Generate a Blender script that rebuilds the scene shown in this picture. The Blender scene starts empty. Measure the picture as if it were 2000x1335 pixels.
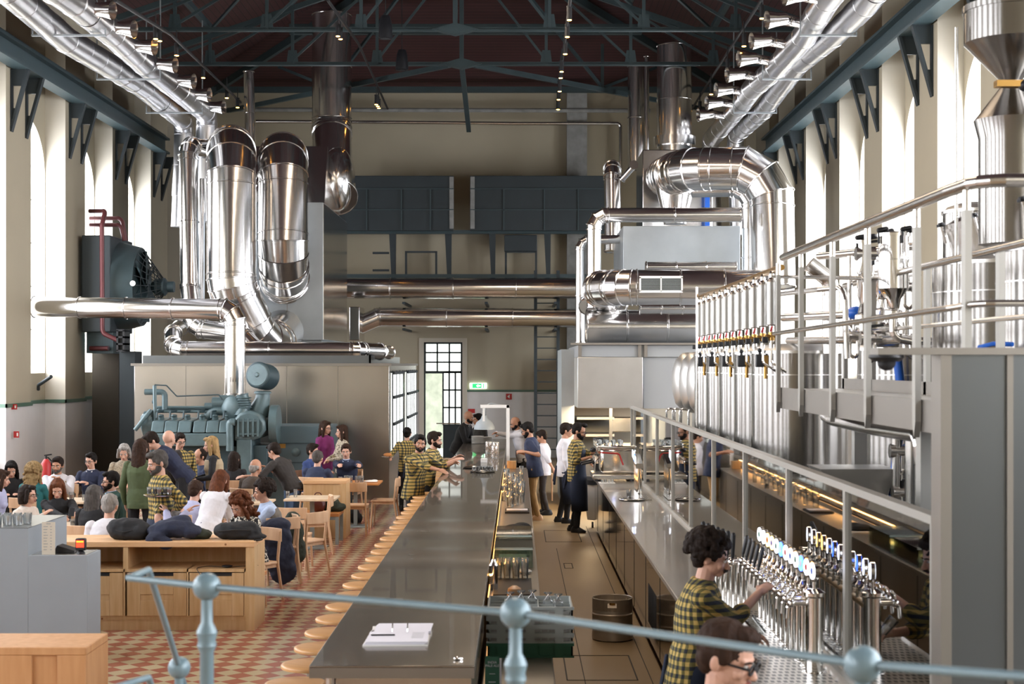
import bpy, bmesh, math, random
from mathutils import Vector, Matrix, Quaternion
random.seed(7)
R = math.radians
sc = bpy.context.scene
COL = sc.collection
F = 2900.0; EYE = 2.72; VX = 1010.0; VY = 712.0
def at(px, py, Y):
    "world point seen at photograph pixel (px, py) at distance Y"
    return Vector(((px-VX)*Y/F, Y, EYE-(py-VY)*Y/F))
def gx(px, Y): return (px-VX)*Y/F
def gz(py, Y): return EYE-(py-VY)*Y/F

# ------------------------------------------------------------------ materials
MT = {}
def lin(h):
    h = h.lstrip('#'); o = []
    for i in (0, 2, 4):
        c = int(h[i:i+2], 16)/255
        o.append(c/12.92 if c <= .04045 else ((c+.055)/1.055)**2.4)
    return (o[0], o[1], o[2], 1)
def newmat(name):
    m = bpy.data.materials.new(name); m.use_nodes = True
    nt = m.node_tree; b = nt.nodes['Principled BSDF']
    return m, nt, b
def link(nt, a, b): nt.links.new(a, b)
def nd(nt, t, **k):
    n = nt.nodes.new(t)
    for a, v in k.items(): setattr(n, a, v)
    return n
def math_node(nt, op, a, b=None, c=None):
    n = nd(nt, 'ShaderNodeMath', operation=op)
    for i, v in enumerate((a, b, c)):
        if v is None: continue
        if isinstance(v, (int, float)): n.inputs[i].default_value = v
        else: link(nt, v, n.inputs[i])
    return n.outputs[0]
def mixcol(nt, f, a, b):
    n = nd(nt, 'ShaderNodeMix', data_type='RGBA')
    for i, v in ((0, f), (6, a), (7, b)):
        if isinstance(v, (int, float, tuple)): n.inputs[i].default_value = v
        else: link(nt, v, n.inputs[i])
    return n.outputs[2]
def objco(nt, scale=(1, 1, 1), rot=(0, 0, 0)):
    t = nd(nt, 'ShaderNodeTexCoord'); mp = nd(nt, 'ShaderNodeMapping')
    mp.inputs['Scale'].default_value = scale; mp.inputs['Rotation'].default_value = rot
    link(nt, t.outputs['Object'], mp.inputs[0]); return mp.outputs[0]
def mat(name, col, rough=.5, metal=0., var=.0, vs=4., bump=0., bs=20., spec=None, stretch=(1, 1, 1), emit=None, es=0., coat=0.):
    if name in MT: return MT[name]
    m, nt, b = newmat(name); c = lin(col)
    b.inputs['Base Color'].default_value = c
    b.inputs['Roughness'].default_value = rough; b.inputs['Metallic'].default_value = metal
    if spec is not None: b.inputs['Specular IOR Level'].default_value = spec
    if coat: b.inputs['Coat Weight'].default_value = coat
    if var:
        co = objco(nt, stretch); n = nd(nt, 'ShaderNodeTexNoise'); n.inputs['Scale'].default_value = vs; n.inputs['Detail'].default_value = 4
        link(nt, co, n.inputs[0])
        lo = tuple(x*(1-var) for x in c[:3])+(1,); hi = tuple(min(1, x*(1+var)) for x in c[:3])+(1,)
        f = math_node(nt, 'MULTIPLY_ADD', n.outputs[0], 2.2, -.6); f.node.use_clamp = True
        link(nt, mixcol(nt, f, lo, hi), b.inputs['Base Color'])
        r = math_node(nt, 'MULTIPLY_ADD', n.outputs[0], .25*rough, rough*.88); link(nt, r, b.inputs['Roughness'])
    if bump:
        co = objco(nt, stretch); n = nd(nt, 'ShaderNodeTexNoise'); n.inputs['Scale'].default_value = bs; n.inputs['Detail'].default_value = 2
        link(nt, co, n.inputs[0]); bp = nd(nt, 'ShaderNodeBump'); bp.inputs['Strength'].default_value = bump; bp.inputs['Distance'].default_value = .02
        link(nt, n.outputs[0], bp.inputs['Height']); link(nt, bp.outputs[0], b.inputs['Normal'])
    if emit:
        b.inputs['Emission Color'].default_value = lin(emit); b.inputs['Emission Strength'].default_value = es
    MT[name] = m; return m
mat('duct_steel', 'D6D4D2', .17, 1., bump=.12, bs=1.6, stretch=(1, 1, 1))
mat('spiral_steel', 'DCDCDE', .3, 1., bump=.05, bs=2)
mat('steel', 'C9C7C3', .26, 1., var=.08, vs=3)
mat('tank_steel', '918E8A', .22, 1.)
mat('satin_steel', 'BEBCB8', .42, 1., var=.08, vs=2)
mat('rail_steel', 'D2CFCB', .2, 1.)
mat('post_steel', 'B0AEA8', .45, .75); mat('sleeve_steel', '9C9A95', .4, .8)
mat('zinc', 'A9B0B4', .5, .7, var=.1, vs=1.6)
mat('clad_steel', 'B4AFA8', .24, 1., var=.1, vs=1.2, bump=.05, bs=.9)
mat('chrome', 'E8E6E3', .08, 1.)
mat('cold_panel', '74797D', .28, .9, bump=.04, bs=1.5); mat('panel_light', 'A3A6A8', .5, .2)
mat('trim_steel', '928D86', .4, .8)
mat('bar_steel', '8A847B', .26, .9, var=.06, vs=2, bump=.16, bs=1.0, coat=.5)
mat('bar_edge', '8F8B85', .35, .8)
mat('counter_steel', 'BDB7AF', .3, .9, bump=.08, bs=1.5, coat=.5)
mat('mirror_front', '857A6B', .07, .97, bump=.03, bs=1.5)
mat('work_steel', 'A59F96', .3, .85, var=.08)
mat('teal', '39494D', .45, .1, var=.1, vs=3)
mat('dark_teal', '2A3337', .55, .1, var=.12, vs=2)
mat('engine_teal', '566A6E', .4, .15, var=.15, vs=6)
mat('engine_dark', '33464C', .5, .15)
mat('panel_teal', '50636A', .5, .1, var=.05)
mat('rail_blue', '748A92', .35, .1, var=.05)
mat('truss', '3A484B', .5, .2, var=.1, vs=2)
mat('red_pipe', '5B2A2C', .4, .2)
mat('black', '15161A', .45)
mat('rubber', '1B1B1D', .7)
mat('cable_black', '101012', .6)
mat('concrete', '8A8A87', .9, var=.2, vs=5)
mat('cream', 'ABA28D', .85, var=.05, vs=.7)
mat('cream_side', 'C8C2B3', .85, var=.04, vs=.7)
mat('white_tile', 'D8D7D6', .35, var=.03)
mat('green_tile', '4F6B5C', .35)
mat('dark_wall', '4A443B', .9, var=.1)
mat('grey_floor', '8B857C', .35, var=.08)
mat('counter_blue', '8F989F', .5, var=.03)
mat('paper', 'E4E2EA', .8)
mat('white', 'E8E6E2', .5)
mat('plastic_grey', '8C9290', .5); mat('crate_grey', 'A2A8A6', .5)
mat('plastic_green', '1F5A44', .45)
mat('glass_rim', 'C9DAD6', .1)
mat('red', 'B32A2A', .5)
mat('brass', 'A8834A', .3, 1.)
mat('blue_hose', '1F63C8', .4)
mat('blue_barrel', '2A50B0', .4)
mat('beer_dark', '2A0C0A', .15)
mat('beer_amber', '9A4E1C', .15)
mat('keg_steel', 'BFB4A5', .42, .55, var=.15, vs=8)
mat('leather', '5A2A22', .45)
mat('brown_shoe', '4A3428', .5)
mat('tray_steel', 'C5C2BE', .15, 1.)
mat('lamp_grey', 'A9B3BA', .4)
mat('coat_navy', '20263A', .85, var=.2, vs=12, bump=.6, bs=14)
mat('coat_black', '17181B', .8, var=.2, vs=10, bump=.5, bs=12)
mat('coat_olive', '2C3328', .8, var=.2, vs=10, bump=.6, bs=20)
mat('outdoor_green', 'BCC0AE', .9, var=.3, vs=3)
mat('outdoor_ground', 'C8C6BE', .9)
mat('warm_spot', 'FFC070', emit='FFB050', es=25)
mat('led_white', 'F4F6FF', emit='EAF0FF', es=4)
mat('led_blue', '7AA0FF', emit='3D6CFF', es=4)
mat('led_warm', 'FFE0A0', emit='FFC873', es=4)
mat('warm_strip', 'FFD090', emit='FFB868', es=14)
mat('exit_green', '2FB060', emit='22C060', es=1.6)
mat('exit_white', 'F0FFF4', emit='E8FFF0', es=3)
mat('red_led', 'E03020', emit='FF3018', es=3)
mat('yellow_led', 'FFC020', emit='FFC020', es=4)
mat('daylight_window', 'FFFFFF', .5, emit='F3F6FF', es=13.0)
mat('daylight_side', 'FFFFFF', .5, emit='F3F6FF', es=10.0)
mat('glowing_pane', 'FFFFFF', .5, emit='E6ECE4', es=1.3)

def wood(name, a, b, sc_=(14, 14, 1.2), rough=.45):
    m, nt, p = newmat(name)
    n = nd(nt, 'ShaderNodeTexNoise'); n.inputs['Scale'].default_value = 1.6; n.inputs['Detail'].default_value = 5
    link(nt, objco(nt, sc_), n.inputs[0])
    f = math_node(nt, 'MULTIPLY_ADD', n.outputs[0], 2.4, -.7); f.node.use_clamp = True
    k = nd(nt, 'ShaderNodeTexVoronoi'); k.inputs['Scale'].default_value = 3.2; link(nt, objco(nt, (1, 1, 1)), k.inputs[0])
    kn = math_node(nt, 'LESS_THAN', k.outputs['Distance'], .035)
    c = mixcol(nt, f, lin(a), lin(b)); c = mixcol(nt, kn, c, lin('8A5A34'))
    link(nt, c, p.inputs['Base Color']); p.inputs['Roughness'].default_value = rough
    MT[name] = m
wood('pine', 'C79F6E', 'D9B88A'); wood('pine_top', 'D6A673', 'E6BC90', (1.2, 14, 14)); wood('pine_near', 'BE8A5A', 'CE9C6C', (12, 12, 1.2))
wood('beech', 'C9A07C', 'D9B592', (10, 10, 1.5), .4); wood('stool_wood', 'C08E5A', 'D8A872', (3, 14, 3), .35); wood('table_top', 'D8BF9F', 'E6D3B8', (10, 2, 4), .35)
wood('bench_wood', 'B9763F', 'C9894E', (2, 12, 8), .4)

def floor_tiles():
    m, nt, p = newmat('floor_tile'); co = objco(nt); s = nd(nt, 'ShaderNodeSeparateXYZ'); link(nt, co, s.inputs[0])
    d = .243
    u = math_node(nt, 'MULTIPLY', math_node(nt, 'ADD', s.outputs[0], s.outputs[1]), 1/d)
    v = math_node(nt, 'MULTIPLY', math_node(nt, 'SUBTRACT', s.outputs[0], s.outputs[1]), 1/d)
    par = math_node(nt, 'FLOORED_MODULO', math_node(nt, 'ADD', math_node(nt, 'FLOOR', u), math_node(nt, 'FLOOR', v)), 2.)
    par = math_node(nt, 'GREATER_THAN', par, .5)
    gu = math_node(nt, 'LESS_THAN', math_node(nt, 'FRACT', u), .02); gv = math_node(nt, 'LESS_THAN', math_node(nt, 'FRACT', v), .02)
    g = math_node(nt, 'MAXIMUM', gu, gv)
    n = nd(nt, 'ShaderNodeTexNoise'); n.inputs['Scale'].default_value = 1.2; n.inputs['Detail'].default_value = 5; link(nt, co, n.inputs[0])
    nf = math_node(nt, 'MULTIPLY_ADD', n.outputs[0], 1.6, -.3); nf.node.use_clamp = True
    wn = nd(nt, 'ShaderNodeTexWhiteNoise', noise_dimensions='2D')
    cb = nd(nt, 'ShaderNodeCombineXYZ'); link(nt, math_node(nt, 'FLOOR', u), cb.inputs[0]); link(nt, math_node(nt, 'FLOOR', v), cb.inputs[1]); link(nt, cb.outputs[0], wn.inputs[0])
    red = mixcol(nt, nf, lin('98574B'), lin('AA6A59')); red = mixcol(nt, math_node(nt, 'MULTIPLY', wn.outputs[0], .35), red, lin('7C4438'))
    cr = mixcol(nt, nf, lin('B7A98A'), lin('C5B799')); cr = mixcol(nt, math_node(nt, 'MULTIPLY', wn.outputs[0], .25), cr, lin('9C8C70'))
    c = mixcol(nt, par, cr, red); c = mixcol(nt, g, c, lin('8A7A66'))
    link(nt, c, p.inputs['Base Color']); p.inputs['Roughness'].default_value = .22; p.inputs['Specular IOR Level'].default_value = .5
    MT['floor_tile'] = m
floor_tiles()
def resin():
    m, nt, p = newmat('resin_floor'); n = nd(nt, 'ShaderNodeTexNoise'); n.inputs['Scale'].default_value = 1.5; n.inputs['Detail'].default_value = 6
    link(nt, objco(nt, (2, .4, 1)), n.inputs[0]); link(nt, mixcol(nt, n.outputs[0], lin('837053'), lin('988262')), p.inputs['Base Color'])
    p.inputs['Roughness'].default_value = .4; MT['resin_floor'] = m
resin()
def planks(name, axis):
    m, nt, p = newmat(name); s = nd(nt, 'ShaderNodeSeparateXYZ'); link(nt, objco(nt), s.inputs[0])
    fr = math_node(nt, 'FRACT', math_node(nt, 'MULTIPLY', s.outputs[axis], 7. if axis == 0 else 21.)); g = math_node(nt, 'LESS_THAN', fr, .14)
    n = nd(nt, 'ShaderNodeTexNoise'); n.inputs['Scale'].default_value = 2; link(nt, objco(nt, (4, .5, 4) if axis == 0 else (.5, 4, 8)), n.inputs[0])
    c = mixcol(nt, n.outputs[0], lin('3A2122'), lin('4A2C2C')); c = mixcol(nt, g, c, lin('1E1415'))
    link(nt, c, p.inputs['Base Color']); p.inputs['Roughness'].default_value = .6; MT[name] = m
planks('planks_side', 0); planks('planks_hip', 2)
def plaid(name, a='C0A25C', b='20242E', size=.05):
    m, nt, p = newmat(name); s = nd(nt, 'ShaderNodeSeparateXYZ'); link(nt, objco(nt), s.inputs[0])
    h = math_node(nt, 'ADD', s.outputs[0], math_node(nt, 'MULTIPLY', s.outputs[1], .85))
    a1 = math_node(nt, 'LESS_THAN', math_node(nt, 'FRACT', math_node(nt, 'MULTIPLY', h, 1/size)), .48)
    a2 = math_node(nt, 'LESS_THAN', math_node(nt, 'FRACT', math_node(nt, 'MULTIPLY', s.outputs[2], 1/size)), .48)
    sm = math_node(nt, 'MULTIPLY', math_node(nt, 'ADD', a1, a2), .5)
    cr = nd(nt, 'ShaderNodeValToRGB'); link(nt, sm, cr.inputs[0]); e = cr.color_ramp.elements; cr.color_ramp.interpolation = 'CONSTANT'
    e[0].position = 0; e[0].color = lin(a); e[1].position = .8; e[1].color = lin(b); k = e.new(.4); k.color = lin('6A6236')
    link(nt, cr.outputs[0], p.inputs['Base Color']); p.inputs['Roughness'].default_value = .85; MT[name] = m
plaid('plaid')
def speckle(name, a, b, scale=40, th=.5):
    m, nt, p = newmat(name); n = nd(nt, 'ShaderNodeTexNoise'); n.inputs['Scale'].default_value = scale; link(nt, objco(nt), n.inputs[0])
    f = math_node(nt, 'GREATER_THAN', n.outputs[0], th)
    link(nt, mixcol(nt, f, lin(a), lin(b)), p.inputs['Base Color']); p.inputs['Roughness'].default_value = .85; MT[name] = m
speckle('print_bw', '15161A', 'D8D4C6', 42, .53); speckle('tweed', '8A7E6C', 'A4977F', 60); speckle('stripe_knit', 'B9AD98', '6E6558', 40, .55)
def grate():
    m, nt, p = newmat('grate'); s = nd(nt, 'ShaderNodeSeparateXYZ'); link(nt, objco(nt), s.inputs[0])
    a = math_node(nt, 'FRACT', math_node(nt, 'MULTIPLY', s.outputs[0], 28.)); r_ = math_node(nt, 'MULTIPLY', s.outputs[1], 12.)
    row = math_node(nt, 'MULTIPLY', math_node(nt, 'FLOORED_MODULO', math_node(nt, 'FLOOR', r_), 2.), .5)
    a = math_node(nt, 'FRACT', math_node(nt, 'ADD', math_node(nt, 'MULTIPLY', s.outputs[0], 28.), row)); b_ = math_node(nt, 'FRACT', r_)
    h = math_node(nt, 'MULTIPLY', math_node(nt, 'GREATER_THAN', a, .4), math_node(nt, 'GREATER_THAN', b_, .4))
    link(nt, mixcol(nt, h, lin('B0ABA4'), lin('141414')), p.inputs['Base Color']); p.inputs['Metallic'].default_value = .8; p.inputs['Roughness'].default_value = .3; MT['grate'] = m
grate()
def white_haze(name, k=.28):  # white mixed into the clear glass in place of bright reflections
    nt = MT[name].node_tree; o = [x for x in nt.nodes if x.type == 'OUTPUT_MATERIAL'][0]; src = o.inputs[0].links[0].from_socket
    mx = nd(nt, 'ShaderNodeMixShader'); df = nd(nt, 'ShaderNodeBsdfDiffuse'); df.inputs[0].default_value = (.8, .85, .85, 1); mx.inputs[0].default_value = k
    link(nt, src, mx.inputs[1]); link(nt, df.outputs[0], mx.inputs[2]); link(nt, mx.outputs[0], o.inputs[0])
def brushed(name, rot=0.):
    nt = MT[name].node_tree; b = nt.nodes['Principled BSDF']; b.inputs['Anisotropic'].default_value = .85; b.inputs['Anisotropic Rotation'].default_value = rot
    t = nd(nt, 'ShaderNodeTangent', direction_type='RADIAL', axis='Z'); link(nt, t.outputs[0], b.inputs['Tangent'])
brushed('tank_steel', .25)
def glass(name, refl=.3, tint=(1, 1, 1, 1), rough=.02):
    m = bpy.data.materials.new(name); m.use_nodes = True; nt = m.node_tree; nt.nodes.clear()
    o = nd(nt, 'ShaderNodeOutputMaterial'); mx = nd(nt, 'ShaderNodeMixShader'); t = nd(nt, 'ShaderNodeBsdfTransparent'); g = nd(nt, 'ShaderNodeBsdfGlossy')
    t.inputs[0].default_value = tint; g.inputs['Roughness'].default_value = rough
    lw = nd(nt, 'ShaderNodeLayerWeight'); lw.inputs[0].default_value = .35
    f = math_node(nt, 'MULTIPLY_ADD', lw.outputs['Fresnel'], .9, refl); f.node.use_clamp = True
    link(nt, f, mx.inputs[0]); link(nt, t.outputs[0], mx.inputs[1]); link(nt, g.outputs[0], mx.inputs[2]); link(nt, mx.outputs[0], o.inputs[0])
    MT[name] = m
glass('pane_glass', .36, (.93, .96, .94, 1)); glass('cup_glass', .10, (.97, .98, .98, 1)); white_haze('cup_glass', .09); glass('acrylic', .08, (.85, .93, .89, 1))

# ------------------------------------------------------------------ mesh builder
class MB:
    def __init__(s): s.v = []; s.f = []; s.m = []; s.cur = 0; s.T = Matrix.Identity(4)
    def add(s, vs, fs):
        o = len(s.v); T = s.T
        s.v += [tuple(T @ Vector(v)) for v in vs]
        s.f += [tuple(i+o for i in f) for f in fs]; s.m += [s.cur]*len(fs)
        return s
    def box(s, x0, x1, y0, y1, z0, z1):
        return s.add([(x0, y0, z0), (x1, y0, z0), (x1, y1, z0), (x0, y1, z0), (x0, y0, z1), (x1, y0, z1), (x1, y1, z1), (x0, y1, z1)],
                     [(0, 3, 2, 1), (4, 5, 6, 7), (0, 1, 5, 4), (1, 2, 6, 5), (2, 3, 7, 6), (3, 0, 4, 7)])
    def cbox(s, c, d, rot=None):
        T = s.T; s.T = T @ Matrix.Translation(c) @ (rot.to_4x4() if rot else Matrix.Identity(4))
        s.box(-d[0]/2, d[0]/2, -d[1]/2, d[1]/2, -d[2]/2, d[2]/2); s.T = T; return s
    def bar(s, a, b, w, h=None, up=(0, 0, 1)):
        a = Vector(a); b = Vector(b); d = b-a; L = d.length; d.normalize(); h = h or w
        up = Vector(up)
        if abs(d.dot(up)) > .98: up = Vector((0, 1, 0))
        x = d.cross(up).normalized(); z = x.cross(d)
        M = Matrix((x, d, z)).transposed().to_4x4(); M.translation = (a+b)/2
        T = s.T; s.T = T @ M; s.box(-w/2, w/2, -L/2, L/2, -h/2, h/2); s.T = T; return s
    def cyl(s, a, b, r, r2=None, n=16, caps=True):
        a = Vector(a); b = Vector(b); r2 = r if r2 is None else r2
        d = (b-a).normalized(); u = d.orthogonal().normalized(); w = d.cross(u); vs = []
        for p, q in ((a, r), (b, r2)):
            for i in range(n):
                t = 2*math.pi*i/n; vs.append(p+(u*math.cos(t)+w*math.sin(t))*q)
        fs = [(i, (i+1) % n, n+(i+1) % n, n+i) for i in range(n)]
        if caps: fs += [tuple(range(n))[::-1], tuple(range(n, 2*n))]
        return s.add(vs, fs)
    def lathe(s, prof, c=(0, 0, 0), n=24, axis=None, close=True):
        "profile of (radius, height) about an axis through c"
        c = Vector(c); q = Vector((0, 0, 1)).rotation_difference(Vector(axis).normalized()) if axis else Quaternion()
        vs = []
        for r, h in prof:
            for i in range(n):
                t = 2*math.pi*i/n; vs.append(c+q @ Vector((r*math.cos(t), r*math.sin(t), h)))
        fs = []
        for k in range(len(prof)-1):
            fs += [(k*n+i, k*n+(i+1) % n, (k+1)*n+(i+1) % n, (k+1)*n+i) for i in range(n)]
        if close: fs += [tuple(range(n))[::-1], tuple(range((len(prof)-1)*n, len(prof)*n))]
        return s.add(vs, fs)
    def ell(s, c, r, n=16, m=10, rot=None):
        c = Vector(c); vs = []; rm = rot or Matrix.Identity(3)
        for j in range(1, m):
            p = math.pi*j/m
            for i in range(n):
                t = 2*math.pi*i/n
                vs.append(c+rm @ Vector((r[0]*math.sin(p)*math.cos(t), r[1]*math.sin(p)*math.sin(t), r[2]*math.cos(p))))
        vs += [c+rm @ Vector((0, 0, r[2])), c+rm @ Vector((0, 0, -r[2]))]; a = len(vs)-2
        fs = [(j*n+i, j*n+n+i, j*n+n+(i+1) % n, j*n+(i+1) % n) for j in range(m-2) for i in range(n)]
        fs += [(a, i, (i+1) % n) for i in range(n)]+[(a+1, (m-2)*n+(i+1) % n, (m-2)*n+i) for i in range(n)]
        return s.add(vs, fs)
    def caps(s, a, b, r, r2=None, n=12):
        r2 = r if r2 is None else r2; a = Vector(a); b = Vector(b)
        d = b-a; L = d.length
        if L < 1e-5: return s.ell(a, (r, r, r))
        pr = []
        for k in range(5): t = math.pi/2*(1-k/4); pr.append((max(r*math.cos(t), .0004), -r*math.sin(t)))
        for k in range(5): t = math.pi/2*k/4; pr.append((max(r2*math.cos(t), .0004), L+r2*math.sin(t)))
        return s.lathe(pr, a, n, d)
    def prism(s, poly, lo, hi, plane='xz'):
        "2-D outline extruded along the third axis"
        n = len(poly)
        def P(a, b, c): return {'xz': (a, c, b), 'xy': (a, b, c), 'yz': (c, a, b)}[plane]
        vs = [P(a, b, lo) for a, b in poly]+[P(a, b, hi) for a, b in poly]
        fs = [tuple(range(n)), tuple(range(n, 2*n))[::-1]]+[(i, n+i, n+(i+1) % n, (i+1) % n) for i in range(n)]
        return s.add(vs, fs)
    def loft(s, rings, n=16, cap=True):
        "rings of (centre, rx, ry, 3x3 or None)"
        vs = []
        for c, rx, ry, m in rings:
            c = Vector(c)
            for i in range(n):
                t = 2*math.pi*i/n; o = Vector((rx*math.cos(t), ry*math.sin(t), 0))
                vs.append(c+(m @ o if m else o))
        fs = []
        for k in range(len(rings)-1):
            fs += [(k*n+i, k*n+(i+1) % n, (k+1)*n+(i+1) % n, (k+1)*n+i) for i in range(n)]
        if cap: fs += [tuple(range(n))[::-1], tuple(range((len(rings)-1)*n, len(rings)*n))]
        return s.add(vs, fs)
    def duct(s, pts, r, bend=None, nseg=3, n=28, seam=1.6, caps=True, sw=.018):
        "round sheet-metal duct with mitred elbows and raised seams"
        pts = [Vector(p) for p in pts]; bend = bend or r*1.6
        P = [pts[0]]; corner = [False]
        for i in range(1, len(pts)-1):
            a = (pts[i-1]-pts[i]); b = (pts[i+1]-pts[i]); la, lb = a.length, b.length; a.normalize(); b.normalize()
            ang = math.pi-a.angle(b)
            if ang < .05: P.append(pts[i]); corner.append(True); continue
            R_ = min(bend, .48*min(la, lb)/math.tan(ang/2)); tl = R_*math.tan(ang/2)
            cen = pts[i]+(a+b).normalized()*(R_/math.cos(ang/2))
            s0 = pts[i]+a*tl-cen; e0 = pts[i]+b*tl-cen; ax = s0.cross(e0).normalized()
            da = ang/nseg; k_ = 1/math.cos(da/2)
            P.append(cen+s0); corner.append(True)
            for j in range(nseg):
                t = da*(j+.5); P.append(cen+(Quaternion(ax, t) @ s0)*k_); corner.append(True)
            P.append(cen+e0); corner.append(True)
        P.append(pts[-1]); corner.append(True); corner[0] = True
        rj = random.Random(int(abs(P[0].x*977+P[0].z*131+len(P)))); Q = [P[0]]
        for p in P[1:]:
            if (p-Q[-1]).length > 1e-3: Q.append(p)
        P = Q; D = [(P[i+1]-P[i]).normalized() for i in range(len(P)-1)]
        u = D[0].orthogonal().normalized()
        up = Vector((0, 0, 1))
        if abs(D[0].dot(up)) < .9: u = (up-D[0]*up.dot(D[0])).normalized()
        def ring(p, d, u, nn, rr):
            w = d.cross(u); o = []
            for i in range(n):
                t = 2*math.pi*i/n; q = (u*math.cos(t)+w*math.sin(t))*rr; o.append(p+q-d*(q.dot(nn)/d.dot(nn)))
            return o
        N = [D[0]]+[(D[i]+D[i+1]).normalized() for i in range(len(D)-1)]+[D[-1]]
        for i, d in enumerate(D):
            if i: u = D[i-1].rotation_difference(d) @ u
            ra = ring(P[i], d, u, N[i], r); rb = ring(P[i+1], d, u, N[i+1], r)
            L_ = (P[i+1]-P[i]).length; kk = int(L_/seam) if seam and L_ > seam*1.4 and sw else 0
            st_ = [ra]+[None]*kk+[rb]
            for j in range(kk+1):
                t0 = rj.uniform(-.045, .045); wob = rj.uniform(-.012, .012)*r; ph = rj.uniform(0, 6.28)
                qa = P[i]+d*(L_*j/(kk+1)); qb = P[i]+d*(L_*(j+1)/(kk+1))
                a_ = ra if j == 0 else ring(qa, d, u, d, r*(1-t0)); c_ = rb if j == kk else ring(qb, d, u, d, r*(1+t0))
                s.add(a_+c_, [(k, (k+1) % n, n+(k+1) % n, n+k) for k in range(n)])
            if caps and i == 0: s.add(ra, [tuple(range(n))[::-1]])
            if caps and i == len(D)-1: s.add(rb, [tuple(range(n))])
            cuts = [(P[i], N[i])]
            if i == len(D)-1: cuts.append((P[i+1], N[i+1]))
            L = (P[i+1]-P[i]).length
            if seam and L > seam*1.4:
                k = int(L/seam)
                cuts += [(P[i]+d*(L*(j+1)/(k+1)), d) for j in range(k)]
            for p, nn in cuts:
                if not sw: break
                a1 = ring(p-d*sw, d, u, nn, r*1.004); a2 = ring(p-d*sw*.5, d, u, nn, r+sw); a3 = ring(p+d*sw*.5, d, u, nn, r+sw); a4 = ring(p+d*sw, d, u, nn, r*1.004)
                s.add(a1+a2+a3+a4, [(j*n+k, j*n+(k+1) % n, (j+1)*n+(k+1) % n, (j+1)*n+k) for j in range(3) for k in range(n)])
        return s
    def tube(s, pts, r, n=10, bend=None, nseg=4):
        return s.duct(pts, r, bend or r*3, nseg, n, 0, True, 0)
    def obj(s, name, m, parent=None, bev=0, smooth=35, **kw):
        me = bpy.data.meshes.new(name); me.from_pydata(s.v, [], s.f)
        ms = m if isinstance(m, (list, tuple)) else [m]
        for q in ms: me.materials.append(MT[q] if isinstance(q, str) else q)
        if len(ms) > 1: me.polygons.foreach_set('material_index', s.m)
        me.update()
        if smooth:
            me.shade_smooth(); me.set_sharp_from_angle(angle=R(smooth))
        o = bpy.data.objects.new(name, me); COL.objects.link(o)
        if parent: o.parent = parent
        if bev:
            b = o.modifiers.new('Bevel', 'BEVEL'); b.width = bev; b.segments = 2; b.limit_method = 'ANGLE'; b.angle_limit = R(40)
        if kw: tag(o, **kw)
        return o
def tag(o, label=None, cat=None, group=None, kind=None):
    if label: o['label'] = label
    if cat: o['category'] = cat
    if group: o['group'] = group
    if kind: o['kind'] = kind
    return o
def empty(name, loc=(0, 0, 0), rz=0, **kw):
    o = bpy.data.objects.new(name, None); COL.objects.link(o); o.empty_display_size = .1
    o.location = loc; o.rotation_euler = (0, 0, rz); return tag(o, **kw)
def copytree(o, parent=None, loc=None, rz=None, label=None, group=None):
    c = o.copy(); COL.objects.link(c); c.parent = parent
    if loc is not None: c.location = loc
    if rz is not None: c.rotation_euler = (0, 0, rz)
    if label: c['label'] = label
    if group: c['group'] = group
    for ch in list(o.children): copytree(ch, c)
    return c
def struct(mb, name, m, **kw):
    o = mb.obj(name, m, **kw); o['kind'] = 'structure'; return o
def ordn(k): return ('first', 'second', 'third', 'fourth', 'fifth', 'sixth', 'seventh', 'eighth', 'ninth', 'tenth', 'eleventh', 'twelfth', 'thirteenth', 'fourteenth', 'fifteenth', 'sixteenth', 'seventeenth', 'eighteenth', 'nineteenth', 'twentieth', 'twenty-first', 'twenty-second', 'twenty-third', 'twenty-fourth', 'twenty-fifth', 'twenty-sixth', 'twenty-seventh', 'twenty-eighth', 'twenty-ninth', 'thirtieth', 'thirty-first', 'thirty-second', 'thirty-third', 'thirty-fourth', 'thirty-fifth', 'thirty-sixth', 'thirty-seventh', 'thirty-eighth', 'thirty-ninth', 'fortieth', 'forty-first', 'forty-second')[k]
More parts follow.
